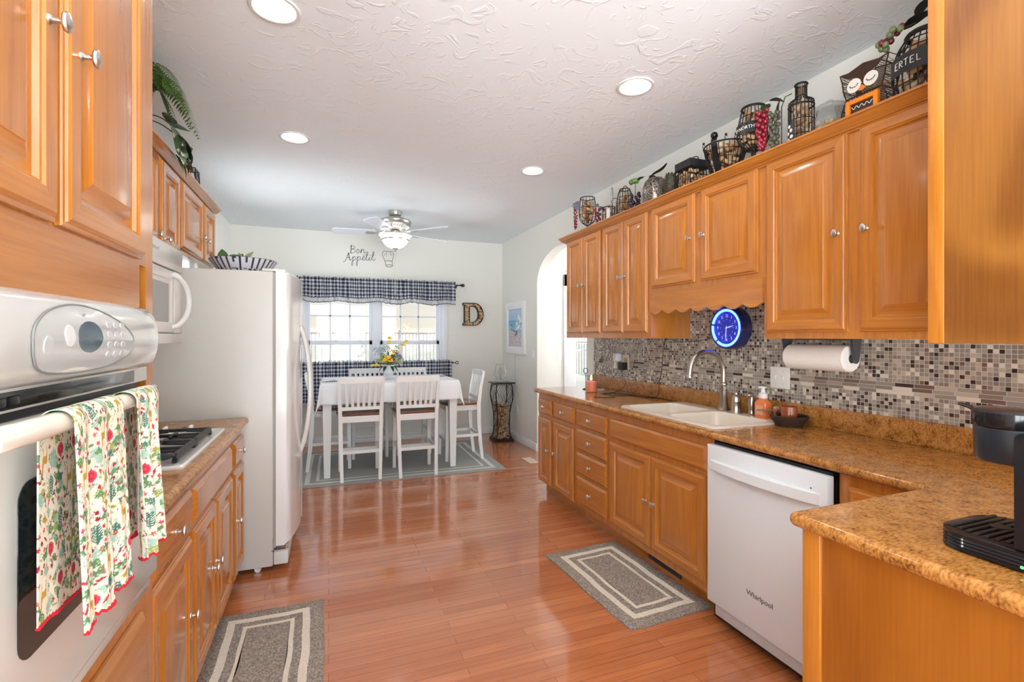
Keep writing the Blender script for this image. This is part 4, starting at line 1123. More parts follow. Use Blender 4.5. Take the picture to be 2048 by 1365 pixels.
# ================================================================== left side: base run
XFL, XDL = -0.462, -0.443
c = thing('base_cabinet', 'oak base cabinet under the gas cooktop on the left', 'cabinet', (-0.78, 2.34, 0))
def lbody(root, y0, y1):
    bm = BM(); box(bm, XL + 0.002, XFL, y0, y1, 0.10, 0.874); obj('carcass', bm, oakZ, root, ang=20)
    bm = BM(); box(bm, XL + 0.002, XFL - 0.075, y0, y1, 0, 0.10); obj('toe_kick', bm, oakY, root, label='recessed oak toe kick')
lbody(c, 1.995, 2.785)
drawer(c, XDL, 1, 2.022, 2.722, 0.700, 0.826, knob=False, name='false_front')
door(c, XDL, 1, 2.018, 2.368, 0.118, 0.676, 2.278, 0.425); door(c, XDL, 1, 2.386, 2.742, 0.118, 0.676, 2.355, 0.422)
c = thing('base_cabinet', 'oak drawer over door base cabinet next to the wall oven', 'cabinet', (-0.78, 1.78, 0)); lbody(c, 1.552, 1.995)
drawer(c, XDL, 1, 1.572, 1.982, 0.690, 0.836); door(c, XDL, 1, 1.572, 1.982, 0.118, 0.672, 1.945, 0.410)
c = thing('base_cabinet', 'narrow oak drawer over door base cabinet against the refrigerator', 'cabinet', (-0.78, 2.95, 0)); lbody(c, 2.785, 3.090)
drawer(c, XDL, 1, 2.800, 3.078, 0.700, 0.826); door(c, XDL, 1, 2.800, 3.078, 0.118, 0.676, 2.828, 0.422)
ct = thing('countertop', 'brown laminate countertop holding the gas cooktop on the left', 'countertop', (-0.75, 2.3, CT))
bm = BM()
XNL = -0.441
box(bm, XL + 0.002, XNL, 1.552, 3.095, 0.876, CT)
rows = []
for y, e in ((1.552, 0), (3.085, 0)): rows.append([bm.verts.new((XNL + 0.019 * math.cos(a), y, 0.895 + 0.019 * math.sin(a))) for a in [-math.pi / 2 + math.pi * i / 8 for i in range(9)]])
for i in range(8): bm.faces.new((rows[0][i], rows[1][i], rows[1][i + 1], rows[0][i + 1]))
cap(bm, rows[1] + [bm.verts.new((XNL, 3.085, 0.895))])
bmesh.ops.recalc_face_normals(bm, faces=bm.faces)
obj('top', bm, M_LAM, ct, ang=40)
bm = BM(); box(bm, XL + 0.001, XL + 0.02, 1.552, 3.095, CT, 1.018, 0.003); obj('upstand', bm, M_LAM, ct)

# ---- gas cooktop
ck = thing('cooktop', 'white gas cooktop with black grates in the left countertop', 'cooktop', (-0.72, 2.34, CT))
bm = BM(); KX0, KX1, KY0, KY1 = -0.98, -0.468, 1.955, 2.705
rs = []
for ins, z in ((0.0, CT + 0.0005), (0.0, CT + 0.008), (0.006, CT + 0.013), (0.03, CT + 0.0125), (0.035, CT + 0.010)):
    rs.append([bm.verts.new((x, y, z)) for x, y in rrect(KX0 + ins, KX1 - ins, KY0 + ins, KY1 - ins, 0.02, 4)])
for a, b in zip(rs, rs[1:]): bridge(bm, a, b)
cap(bm, rs[-1]); cap(bm, rs[0], True)
obj('top', bm, M_APPL, ck)
KZ = CT + 0.010
for bx, by in ((-0.60, 2.12), (-0.60, 2.42), (-0.84, 2.12), (-0.84, 2.42)):
    bm = BM(); lathe(bm, (bx, by, KZ), [(0.062, 0.0), (0.058, 0.006), (0.045, 0.008), (0.042, 0.018), (0.030, 0.022), (0.0, 0.022)], 24, cap1=False); obj('burner', bm, M_IRON, ck)
def grate(x0, x1, y0, y1):
    bm = BM(); zt, w = KZ + 0.034, 0.012
    for x in (x0, x1): prism(bm, [(x - w / 2, y0, KZ + 0.012), (x - w / 2, y0, zt - 0.008), (x - w / 2, y0 + 0.012, zt), (x - w / 2, y1 - 0.012, zt), (x - w / 2, y1, zt - 0.008), (x - w / 2, y1, KZ + 0.012)], (w, 0, 0))
    for y in (y0 + w / 2, (y0 + y1) / 2, y1 - w / 2): box(bm, x0, x1, y - w / 2, y + w / 2, zt - 0.014, zt, 0.002)
    for yc in (y0 + (y1 - y0) * 0.25, y0 + (y1 - y0) * 0.75):
        for (xa, ya), (xb, yb) in (((x0, yc), (x0 + 0.075, yc)), ((x1, yc), (x1 - 0.075, yc)), (((x0 + x1) / 2, yc - 0.125), ((x0 + x1) / 2, yc - 0.045)), (((x0 + x1) / 2, yc + 0.125), ((x0 + x1) / 2, yc + 0.045))):
            tube(bm, [(xa, ya, zt - 0.006), (xb, yb, zt - 0.002)], [0.006, 0.005], 6)
    for x in (x0, x1):
        for y in (y0 + 0.01, y1 - 0.01): box(bm, x - 0.008, x + 0.008, y - 0.010, y + 0.010, KZ + 0.0005, KZ + 0.016)
    return obj('grate', bm, M_IRON, ck, ang=25)
grate(-0.725, -0.508, 2.015, 2.285); grate(-0.725, -0.508, 2.289, 2.560); grate(-0.955, -0.738, 2.015, 2.285); grate(-0.955, -0.738, 2.289, 2.560)
for kx in (-0.60, -0.70, -0.79, -0.88):
    bm = BM(); lathe(bm, (kx, 2.635, KZ), [(0.024, 0.0), (0.025, 0.004), (0.020, 0.010), (0.018, 0.014)], 20); box(bm, kx - 0.0065, kx + 0.0065, 2.613, 2.657, KZ + 0.008, KZ + 0.034, 0.005, 3); obj('control_knob', bm, M_WHITE, ck)

# ================================================================== tall oven cabinet
XT, XTD = -0.440, -0.420
c = thing('oven_cabinet', 'tall oak cabinet around the wall oven at the left edge', 'cabinet', (-0.76, 1.05, 0))
OY0, OY1 = 0.60, 1.548
bm = BM()
box(bm, XL + 0.002, XT, OY0, OY0 + 0.045, 0.10, 2.50); box(bm, XL + 0.002, XT, OY1 - 0.05, OY1, 0.10, 2.50)
box(bm, XL + 0.002, XT, OY0 + 0.045, OY1 - 0.05, 1.55, 2.50); box(bm, XL + 0.002, XT, OY0 + 0.045, OY1 - 0.05, 0.10, 0.738)
box(bm, XL + 0.002, XL + 0.03, OY0 + 0.045, OY1 - 0.05, 0.738, 1.55)
obj('carcass', bm, oakZ, c, ang=20)
bm = BM(); box(bm, XT - 0.02, XT + 0.0015, OY0 + 0.05, 1.448, 1.405, 1.556); obj('rail', bm, oakY, c)
bm = BM(); box(bm, XL + 0.002, XT - 0.075, OY0, OY1, 0, 0.10); obj('toe_kick', bm, oakY, c)
door(c, XTD, 1, 0.645, 1.030, 1.562, 2.46, 0.991, 1.882); door(c, XTD, 1, 1.050, 1.441, 1.562, 2.46, 1.100, 1.881)
drawer(c, XTD, 1, 0.66, 1.445, 0.475, 0.690, knob=False); drawer(c, XTD, 1, 0.66, 1.445, 0.15, 0.455, knob=False)
crown('crown_moulding', 'oak crown moulding on top of the tall oven cabinet', [(0.0005, 2.461), (0.02, 2.470), (0.045, 2.50), (0.055, 2.51), (0.0005, 2.512)], [(XT, OY0, 1, 0), (XT, OY1 + 0.001, 1, 0)])

# ---- wall oven
ov = thing('wall_oven', 'bisque built in wall oven with towels on its handle', 'oven', (-0.6, 1.05, 0.745))
bm = BM(); box(bm, -1.02, -0.437, 0.675, 1.425, 0.745, 1.40); obj('body', bm, M_DKGRAY, ov)
bm = BM(); box(bm, -0.4365, -0.425, 0.655, 1.455, 1.262, 1.30, 0.002); obj('upper_trim', bm, M_BISQ, ov)
bm = BM(); box(bm, -0.4365, -0.418, 0.655, 1.455, 0.745, 0.775, 0.003); obj('lower_trim', bm, M_BISQ, ov)
bm = BM()          # curved control fascia
prof = [(-0.4365, 1.440), (-0.418, 1.440), (-0.400, 1.434), (-0.388, 1.418), (-0.381, 1.395), (-0.378, 1.366), (-0.381, 1.338), (-0.388, 1.314), (-0.400, 1.301), (-0.418, 1.297), (-0.4365, 1.297)]
rows = []
for y, ins in ((0.655, 0.010), (0.662, 0.002), (0.672, 0.0), (0.86, 0.0), (1.05, 0.0), (1.25, 0.0), (1.372, 0.0), (1.384, 0.002), (1.392, 0.010)):
    rows.append([bm.verts.new((x - ins if x > -0.43 else x, y, z + (ins * 0.7 if z < 1.36 else -ins * 0.7))) for x, z in prof])
for a, b in zip(rows, rows[1:]): bridge(bm, a, b)
cap(bm, rows[0]); cap(bm, rows[-1], True); bmesh.ops.recalc_face_normals(bm, faces=bm.faces)
obj('control_panel', bm, mat('pearl white enamel', (0.58, 0.565, 0.535), 0.16, 0.15, coat=0.7), ov, ang=45)
def xs(z):
    for (xa, za), (xb, zb) in zip(prof, prof[1:]):
        if zb <= z <= za and za - zb > 1e-6: return xa + (xb - xa) * (za - z) / (za - zb)
    return -0.40
def on_panel(pts, th, mi=0, bm=None):
    bm = bm or BM(); a = [bm.verts.new((xs(z) + 0.0004, y, z)) for y, z in pts]; b = [bm.verts.new((xs(z) + th, y, z)) for y, z in pts]
    cy_, cz_ = sum(p[0] for p in pts) / len(pts), sum(p[1] for p in pts) / len(pts)
    prev = b; bridge(bm, a, b)
    for k in (0.75, 0.5, 0.25):
        cur = [bm.verts.new((xs(cz_ + (z - cz_) * k) + th, cy_ + (y - cy_) * k, cz_ + (z - cz_) * k)) for y, z in pts]
        bridge(bm, prev, cur); prev = cur
    cap(bm, prev); bmesh.ops.recalc_face_normals(bm, faces=bm.faces)
    return bm
PC = 1.045
lens = spline([(0.845, 1.368), (0.860, 1.390), (0.905, 1.410), (0.970, 1.421), (1.035, 1.422), (1.105, 1.411), (1.170, 1.392), (1.205, 1.370), (1.207, 1.350), (1.185, 1.333), (1.120, 1.318), (1.035, 1.312), (0.955, 1.313), (0.885, 1.320), (0.855, 1.338), (0.845, 1.368)], 4)[:-1]
lens = [(p.x, p.y) for p in [Vector((a[0], a[1])) for a in lens]] if False else [(a[0], a[1]) for a in [(p[0], p[1]) for p in lens]]
obj('touch_panel', on_panel(lens, 0.0025), mat('glossy gray film', (0.60, 0.60, 0.585), 0.10, 0.25, coat=0.8), ov)
bm = BM(); tube(bm, [(xs(z) + 0.0022, y, z) for y, z in lens], 0.0018, 6, closed=True); obj('panel_rim', bm, mat('gray rubber rim', (0.20, 0.20, 0.19), 0.4), ov)
obj('display', on_panel([(1.018 + 0.045 * math.cos(2 * math.pi * i / 40), 1.370 + 0.0265 * math.sin(2 * math.pi * i / 40)) for i in range(40)], 0.0034), mat('smoky blue display', (0.06, 0.10, 0.125), 0.12, coat=0.6), ov)
M_BTN = mat('pale gray buttons', (0.50, 0.50, 0.49), 0.25)
for k in range(12):
    y, z = 1.095 + 0.030 * (k % 3), 1.392 - 0.018 * (k // 3)
    b = on_panel([(y + 0.010 * math.cos(2 * math.pi * i / 14), z + 0.0062 * math.sin(2 * math.pi * i / 14)) for i in range(14)], 0.0036)
    obj('button', b, M_BTN, ov)
obj('button', on_panel([(0.885 + 0.012 * math.cos(2 * math.pi * i / 20), 1.358 + 0.014 * math.sin(2 * math.pi * i / 20)) for i in range(20)], 0.0036), M_BTN, ov)
obj('button', on_panel([(0.948 + 0.015 * math.cos(2 * math.pi * i / 20), 1.372 + 0.017 * math.sin(2 * math.pi * i / 20)) for i in range(20)], 0.0036), mat('clear button', (0.66, 0.66, 0.64), 0.15), ov)
obj('logo', text_bm('W', 0.010, 0.0003, (xs(1.405) + 0.003, 1.005, 1.405), (0, 1, 0), (0.3, 0, 1)), mat('logo gray', (0.25, 0.25, 0.25), 0.4), ov)
bm = BM(); box(bm, -0.436, -0.4245, 0.66, 1.37, 1.266, 1.292, 0.001); obj('vent', bm, M_GLOSSB, ov)
bm = BM()
for k in range(7): box(bm, -0.425, -0.4215, 0.70 + 0.032 * k, 0.724 + 0.032 * k, 1.271, 1.285, 0.003)
obj('vent_slots', bm, M_BLACK, ov)
bm = BM(); box(bm, -0.4245, -0.402, 0.660, 1.452, 0.786, 1.252, 0.006, 3); obj('door', bm, M_BISQ, ov)
bm = BM(); prism(bm, [(-0.4016, y, z) for y, z in rrect(0.865, 1.24, 0.91, 1.165, 0.03, 5)], (0.0012, 0, 0)); obj('door_glass', bm, mat('dark oven glass', (0.014, 0.020, 0.022), 0.10, coat=0.5), ov)
bm = BM()
hp = [(-0.402, 0.695, 1.236), (-0.375, 0.698, 1.245)] + [(-0.3475 - 0.004 * (2 * t - 1) ** 2, 0.708 + (1.205 - 0.708) * t, 1.252) for t in [i / 14 for i in range(15)]] + [(-0.375, 1.216, 1.245), (-0.402, 1.219, 1.236)]
tube(bm, hp, 0.0155, 14); obj('handle', bm, M_BONE, ov)

# ---- printed dish towels (the print is coloured patch by patch)
PAL = dict(bg=srgb(226, 213, 192), red=srgb(176, 26, 48), pink=srgb(206, 62, 82), dark=srgb(140, 20, 40), teal=srgb(52, 104, 92), green=srgb(86, 128, 84), olive=srgb(140, 150, 80), mus=srgb(180, 140, 50), tan=srgb(214, 186, 146), mint=srgb(150, 180, 160))
def inside(P, X, Y):
    r = np.zeros(X.shape, bool); n = len(P)
    for i in range(n):
        x0, y0 = P[i]; x1, y1 = P[(i + 1) % n]
        if y0 == y1: continue
        r ^= ((y0 > Y) != (y1 > Y)) & (X < (x1 - x0) * (Y - y0) / (y1 - y0) + x0)
    return r
def towel_print(W, Hh, du, seed):
    nx, ny = int(W / du) + 1, int(Hh / du) + 1
    X, Y = np.meshgrid((np.arange(nx) + .5) * du, (np.arange(ny) + .5) * du)
    img = np.zeros((ny, nx, 3)); img[:] = PAL['bg']
    rr = random.Random(seed)
    def put(mask, c): img[mask] = PAL[c]
    def poly(P, c, x, y, s, a=0, fl=1):
        ca, sa = math.cos(a), math.sin(a)
        put(inside([(x + s * fl * (px * ca - py * sa), y + s * (px * sa + py * ca)) for px, py in P], X, Y), c)
    def ell(x, y, rx, ry, c, a=0):
        ca, sa = math.cos(a), math.sin(a); dx, dy = X - x, Y - y
        put(((dx * ca + dy * sa) / rx) ** 2 + ((-dx * sa + dy * ca) / ry) ** 2 < 1, c)
    def seg(x0, y0, x1, y1, w, c):
        dx, dy = x1 - x0, y1 - y0; L = dx * dx + dy * dy + 1e-9
        t = np.clip(((X - x0) * dx + (Y - y0) * dy) / L, 0, 1)
        put((X - x0 - t * dx) ** 2 + (Y - y0 - t * dy) ** 2 < w * w, c)
    def sprig(x, y, L, a, c, n=4, lw=0.0016):
        ca, sa = math.cos(a), math.sin(a)
        seg(x, y, x + ca * L, y + sa * L, 0.0009, c)
        for k in range(n):
            t = (k + .6) / n
            for sg in (1, -1):
                b = a + sg * 0.8; q = 0.0052 * (1.15 - 0.5 * t)
                ell(x + ca * L * t + math.cos(b) * q, y + sa * L * t + math.sin(b) * q, q, lw, c, b)
    def tulip(x, y, s, a, c):
        poly([(-.8, .9), (-.5, -.2), (0, -.6), (.5, -.2), (.8, .9), (.4, .3), (0, 1.0), (-.4, .3)], c, x, y, s, a)
    def star(x, y, s, c):
        poly([(s_ * math.cos(b), s_ * math.sin(b)) for s_, b in [((1 if k % 2 == 0 else .42), k * math.pi / 5) for k in range(10)]], c, x, y, s, rr.random()); ell(x, y, s * .25, s * .25, 'mus')
    def bird(x, y, s, fl):
        poly([(-1, .1), (-.5, -.35), (.2, -.4), (.7, 0), (1.3, .35), (.8, .5), (.6, .6), (.2, .75), (-.1, .5), (-.5, .4)][::1], 'mus', x, y, s, 0, fl); ell(x - fl * s * .1, y - s * .02, s * .4, s * .17, 'olive', .5 * fl); seg(x, y - s * .4, x, y - s * .75, .0007, 'dark')
    def deer(x, y, s, fl):
        poly([(-.55, 0), (-.6, .55), (-.3, .68), (.25, .62), (.42, 1.0), (.40, 1.35), (.52, 1.5), (.72, 1.42), (.78, 1.28), (.62, 1.2), (.58, .9), (.55, .4), (.50, .1), (.52, -.75), (.42, -.75), (.38, .05), (-.3, .0), (-.36, -.75), (-.46, -.75), (-.44, -.1), (-.52, -.75), (-.60, -.75)], 'mus', x, y, s, 0, fl)
        for q in (.5, .62):
            seg(x + fl * s * q, y + s * 1.48, x + fl * s * (q + .25), y + s * 1.95, .0008, 'teal'); seg(x + fl * s * (q + .12), y + s * 1.72, x + fl * s * (q - .18), y + s * 1.9, .0008, 'teal')
    def bauble(x, y, s):
        ell(x, y, s, s * 1.08, 'pink'); ell(x, y, s * .62, s * .68, 'red'); ell(x, y, s * .3, s * .34, 'pink'); poly([(-.3, 0), (.3, 0), (0, .5)], 'red', x, y + s, s); poly([(0, 0), (-.6, -.4), (-.4, .2), (0, 0), (.4, .2), (.6, -.4)], 'dark', x, y - s * 1.4, s)
    # jittered lattice of motifs
    step = 0.0132; k = 0; j = 0; y = 0.004
    small = ['sprig', 'tulip', 'sprig', 'star', 'berries', 'leaf', 'sprig', 'curl', 'tulip2', 'leaf', 'pod', 'sprig2']
    while y < Hh:
        x = 0.004 + (j % 2) * step * .5
        while x < W:
            px, py = x + rr.uniform(-.003, .003), y + rr.uniform(-.003, .003); s = rr.choice(small); a = rr.uniform(0, 6.28)
            if s == 'sprig': sprig(px, py, .014, a, rr.choice(['teal', 'green', 'mint', 'olive']), 4, .0012)
            elif s == 'sprig2': sprig(px, py, .016, a, 'mint', 5, .0012)
            elif s == 'tulip': tulip(px, py, .0056, rr.uniform(-.6, .6), rr.choice(['red', 'pink'])); sprig(px, py - .004, .009, -1.5, 'green', 2)
            elif s == 'tulip2': tulip(px, py, .0058, rr.uniform(-1, 1), 'dark')
            elif s == 'star': star(px, py, .0056, rr.choice(['red', 'pink']))
            elif s == 'berries':
                for q in range(4): ell(px + rr.uniform(-.006, .006), py + rr.uniform(-.006, .006), .0017, .0017, 'dark')
                seg(px - .004, py - .006, px + .003, py + .006, .0007, 'teal')
            elif s == 'leaf': ell(px, py, .0055, .0022, rr.choice(['green', 'olive', 'tan', 'tan', 'mint']), a)
            elif s == 'pod': poly([(-1, .1), (0, -.35), (1, -.1), (.9, .25), (0, .2)], 'red', px, py, .0075, a)
            elif s == 'curl':
                for q in range(9): ell(px + .0045 * math.cos(q * .62), py + .0045 * math.sin(q * .62), .0008, .0008, 'teal')
            x += step; k += 1
        y += step * .86; j += 1
    n = 0; y = 0.02
    while y < Hh:
        for x in np.arange(0.022 + (n % 2) * 0.026, W, 0.053):
            px, py = x + rr.uniform(-.004, .004), y + rr.uniform(-.004, .004)
            q = (n * 3 + int(x / .07)) % 4
            if q == 0: ell(px, py + .004, .017, .024, 'bg'); deer(px, py, .0165, rr.choice([1, -1]))
            elif q == 1: ell(px, py, .013, .014, 'bg'); bauble(px, py, .0088)
            elif q == 2: ell(px, py, .013, .010, 'bg'); bird(px, py, .0095, rr.choice([1, -1]))
            else: ell(px, py, .009, .016, 'bg'); sprig(px, py - .014, .028, 1.57, 'teal', 7, .0012)
        y += 0.047; n += 1
    return img
def towel(y0, y1, zf, zb, seed, label, amp=0.006, x_bar=-0.3475, zbar=1.252, ph=0.0, shrink=0.0):
    du = 0.0014; W = 1.18 * (y1 - y0) + 0.012; rad = 0.0185
    Lf, Lb = zbar - zf, zbar - zb
    Hh = Lf + Lb + math.pi * rad
    img = towel_print(W, Hh, 0.0008, seed)
    nu, nv = int(W / du), int(Hh / du)
    t = thing('dish_towel', label, 'towel', (x_bar, (y0 + y1) / 2, zbar), 'floral dish towels on the oven handle')
    verts = np.zeros((nv + 1, nu + 1, 3))
    U = np.arange(nu + 1) / nu
    for i in range(nv + 1):
        s = i * Hh / nv
        if s < Lf: zz, xo, h = zf + s, rad, (Lf - s) / Lf
        elif s < Lf + math.pi * rad:
            a = (s - Lf) / rad; zz, xo, h = zbar + rad * math.sin(a), rad * math.cos(a), 0.0
        else: zz, xo, h = zbar - (s - Lf - math.pi * rad), -rad, (s - Lf - math.pi * rad) / Lb
        wv = np.sin(U * 2 * math.pi * 2.6 + ph) + 0.45 * np.sin(U * 2 * math.pi * 5.3 + 1.3 + ph)
        am = amp * (0.25 + 1.0 * h) * (1 if xo > -rad else 0.5)
        off = (am * wv + am * 1.2) if xo >= 0 else (-am * 0.3 * wv)
        if xo < 0: off = np.maximum(off, -0.012)
        yy = y0 + (y1 - y0) * (U + 0.02 * np.sin(U * 2 * math.pi * 2.6 + ph + 0.8)) + (h * shrink) * (0.5 - U)
        zz2 = zz + 0.004 * np.sin(U * 9 + ph) * h * (1 if s < Lf else 0.5)
        verts[i, :, 0] = x_bar + xo + off; verts[i, :, 1] = yy; verts[i, :, 2] = zz2
    o0 = np.array(ORI[t.name])
    me = bpy.data.meshes.new('cloth')
    idx = np.arange((nv + 1) * (nu + 1)).reshape(nv + 1, nu + 1)
    f = np.stack([idx[:-1, :-1], idx[:-1, 1:], idx[1:, 1:], idx[1:, :-1]], -1).reshape(-1, 4)
    me.from_pydata((verts.reshape(-1, 3) - o0).tolist(), [], f.tolist())
    ca = me.color_attributes.new('print', 'FLOAT_COLOR', 'POINT')
    ix = np.clip((U * (img.shape[1] - 1)).astype(int), 0, img.shape[1] - 1); iy = np.clip((np.arange(nv + 1) / nv * (img.shape[0] - 1)).astype(int), 0, img.shape[0] - 1)
    colr = np.ones((nv + 1, nu + 1, 4)); colr[..., :3] = img[iy][:, ix]
    ca.data.foreach_set('color', colr.reshape(-1).tolist())
    me.polygons.foreach_set('use_smooth', [True] * len(me.polygons))
    me.materials.append(M_PRINT)
    o = bpy.data.objects.new('cloth', me); COL.objects.link(o); o.parent = t; ORI[o.name] = ORI[t.name]
    sm = o.modifiers.new('thickness', 'SOLIDIFY'); sm.thickness = 0.0016; sm.offset = 0
    bm = BM()
    for row in (0, nv):
        P = verts[row, ::2]
        tube(bm, [(p[0], p[1], p[2] + 0.0022 * math.sin(k * 2.2)) for k, p in enumerate(P)], 0.0026, 6)
    obj('crochet_edge', bm, mat('red crochet edging', srgb(185, 22, 40), 0.9), t, label='red crochet edge')
towel(0.832, 1.012, 0.957, 0.975, 3, 'wider floral dish towel nearer the viewer on the oven handle', 0.0065)
towel(1.060, 1.192, 0.960, 0.97, 8, 'narrow floral dish towel at the far end of the oven handle', 0.0075, ph=1.7)

# ================================================================== left upper cabinets
XUL, XUFL = -0.740, -0.760
def ubody(root, y0, y1, z0):
    bm = BM(); box(bm, XL + 0.0005, XUFL, y0, y1, z0, 2.236); obj('carcass', bm, oakZ, root)
c = thing('wall_cabinet', 'two door oak wall cabinet above the white microwave', 'cabinet', (-0.92, 2.68, 1.80)); ubody(c, 2.318, 3.066, 1.790)
door(c, XUL, 1, 2.336, 2.692, 1.806, 2.228, 2.655, 1.845); door(c, XUL, 1, 2.75, 3.050, 1.806, 2.228, 2.790, 1.845)
c = thing('wall_cabinet', 'two door oak wall cabinet above the refrigerator', 'cabinet', (-0.92, 3.5, 1.83)); ubody(c, 3.066, 3.925, 1.828)
door(c, XUL, 1, 3.085, 3.552, 1.854, 2.228, 3.515, 1.995); door(c, XUL, 1, 3.588, 3.908, 1.854, 2.228, 3.625, 1.990)
c = thing('wall_cabinet', 'single door oak wall cabinet mostly hidden behind the oven cabinet', 'cabinet', (-0.92, 1.93, 1.37)); ubody(c, 1.552, 2.318, 1.790)
door(c, XUL, 1, 1.60, 1.93, 1.806, 2.228); door(c, XUL, 1, 1.95, 2.30, 1.806, 2.228)
crown('crown_moulding', 'oak crown moulding on the left wall cabinets under the fern', [(0.0008, 2.2375), (0.012, 2.238), (0.020, 2.243), (0.030, 2.256), (0.040, 2.268), (0.044, 2.270), (0.044, 2.278), (0.0008, 2.278)], [(XUFL, 1.552, 1, 0), (XUFL, 3.926, 1, 1), (XL + 0.001, 3.926, 0, 1)])

# ---- microwave
mw = thing('microwave', 'white over the range microwave on the left', 'microwave', (-0.87, 2.42, 1.34))
MXF, MY0, MY1, MZ0, MZ1 = -0.672, 2.04, 2.80, 1.340, 1.7885
bm = BM(); box(bm, XL + 0.002, MXF - 0.03, MY0, MY1, MZ0, MZ1, 0.003); obj('body', bm, M_APPL, mw)
bm = BM(); box(bm, MXF - 0.030, MXF, MY0, MY1, 1.680, MZ1, 0.005); obj('vent_panel', bm, M_APPL, mw)
bm = BM(); box(bm, MXF - 0.030, MXF - 0.002, MY0, MY1, MZ0, 1.386, 0.004); obj('lower_panel', bm, M_APPL, mw)
bm = BM(); front(bm, MXF, 1, MY0, MY1 - 0.13, 1.388, 1.677, [(0.0, 0.008), (0.006, 0.001), (0.010, 0.0), (0.045, 0.0), (0.05, 0.004)], t=0.03)
for f in bm.faces: f.material_index = 0
md = obj('door', bm, M_APPL, mw)
bm = BM(); prism(bm, [(MXF - 0.0035, y, z) for y, z in rrect(MY0 + 0.075, MY1 - 0.21, 1.436, 1.610, 0.012, 4)], (0.001, 0, 0)); obj('glass', bm, mat('gray microwave mesh glass', (0.30, 0.30, 0.295), 0.25), md)
bm = BM(); tube(bm, spline([(MXF - 0.002, 2.640, 1.655), (MXF + 0.022, 2.645, 1.645), (MXF + 0.045, 2.675, 1.60), (MXF + 0.052, 2.690, 1.535), (MXF + 0.045, 2.675, 1.47), (MXF + 0.022, 2.645, 1.425), (MXF - 0.002, 2.640, 1.415)], 6), 0.0125, 12); obj('handle', bm, M_APPL, md)
bm = BM(); box(bm, MXF - 0.030, MXF - 0.001, MY1 - 0.128, MY1, 1.388, 1.677, 0.004); obj('keypad', bm, M_APPL, mw)
obj('logo', text_bm('Whirlpool', 0.022, 0.0004, (MXF + 0.0004, 2.40, 1.745), (0, 1, 0), (0, 0, 1)), mat('pale gray logo', (0.42, 0.42, 0.42), 0.4), mw)
bm = BM(); box(bm, -1.0, -0.78, 2.15, 2.70, MZ0 - 0.006, MZ0 - 0.0005); obj('light_cover', bm, M_DKGRAY, mw)
bm = BM(); tube(bm, spline([(-1.0, 3.085, 1.335), (-0.995, 3.083, 1.22), (-1.002, 3.083, 1.10), (-0.992, 3.083, 1.0), (-0.985, 3.085, 0.918)], 6), 0.004, 6); obj('appliance_cord', bm, mat('gray cord', (0.42, 0.40, 0.37), 0.5), None, label='thin gray cord hanging by the refrigerator side down to the left counter', cat='cord', origin=(-1.0, 3.08, 0.918))

# ================================================================== refrigerator
fr = thing('refrigerator', 'white side by side refrigerator on the left', 'refrigerator', (-0.7, 3.58, 0))
FY0, FY1 = 3.118, 4.025
bm = BM(); box(bm, XL + 0.03, -0.302, FY0, FY1, 0.035, 1.752, 0.006, 3); obj('body', bm, M_FRIDGE, fr)
bm = BM(); box(bm, -0.3018, -0.288, FY0 + 0.006, FY1 - 0.006, 0.14, 1.748); obj('gasket', bm, mat('gray gasket', (0.34, 0.33, 0.31), 0.6), fr)
def fridge_door(y0, y1, hinge):
    bm = BM(); ny, rows = 12, []
    for i in range(ny + 1):
        t = i / ny; y = y0 + (y1 - y0) * t
        g = (y - FY0) / (FY1 - FY0)
        x = -0.222 + 0.055 * (1 - (2 * g - 1) ** 2)
        e = 0.010 if i in (0, ny) else 0.0
        rows.append([bm.verts.new(p) for p in ((-0.2875, y, 0.150), (x - 0.012 - e, y, 0.150), (x - e, y, 0.162), (x - e, y, 1.742), (x - 0.012 - e, y, 1.754), (-0.2875, y, 1.754))])
    for a, b in zip(rows, rows[1:]): bridge(bm, a, b)
    cap(bm, rows[0]); cap(bm, rows[-1], True); bmesh.ops.recalc_face_normals(bm, faces=bm.faces)
    return obj('door', bm, mat('glossy white fridge door', (0.80, 0.795, 0.78), 0.13, coat=0.6), fr, ang=35)
d1 = fridge_door(FY0 + 0.002, 3.505, 0); d2 = fridge_door(3.512, FY1 - 0.002, 1)
def fx(y):
    g = (y - FY0) / (FY1 - FY0); return -0.222 + 0.055 * (1 - (2 * g - 1) ** 2)
for d, y, s in ((d1, 3.470, -1), (d2, 3.548, 1)):
    bm = BM(); P = []
    for i in range(17):
        t = i / 16; P.append((fx(y) - 0.006 + 0.062 * math.sin(math.pi * t) ** 0.7, y + s * 0.012 * math.sin(math.pi * t), 0.62 + 0.82 * t))
    tube(bm, P, [0.016] + [0.0145] * 15 + [0.016], 12); obj('handle', bm, M_APPL, d)
bm = BM(); box(bm, -0.300, -0.222, FY0 + 0.004, FY1 - 0.004, 0.038, 0.118, 0.008, 2); obj('grille', bm, M_APPL, fr)
bm = BM(); box(bm, -0.312, -0.22, FY0 - 0.0015, FY0 + 0.02, 0.120, 0.128); box(bm, -0.305, -0.297, FY0 - 0.0015, FY0 + 0.004, 0.120, 0.195); cyl(bm, (-0.235, FY0 + 0.018, 0.117), (-0.235, FY0 + 0.018, 0.150), 0.007, n=10); obj('lower_hinge', bm, M_NICK, fr)
bm = BM(); box(bm, -0.36, -0.235, FY0 + 0.002, FY0 + 0.05, 1.7525, 1.768, 0.004); obj('hinge_cover', bm, M_APPL, fr)
bm = BM()
for y in (FY0 + 0.03, FY1 - 0.05): cyl(bm, (-0.385, y, 0.0185), (-0.385, y + 0.02, 0.0185), 0.018, n=18)
obj('roller', bm, M_TRIM, fr)
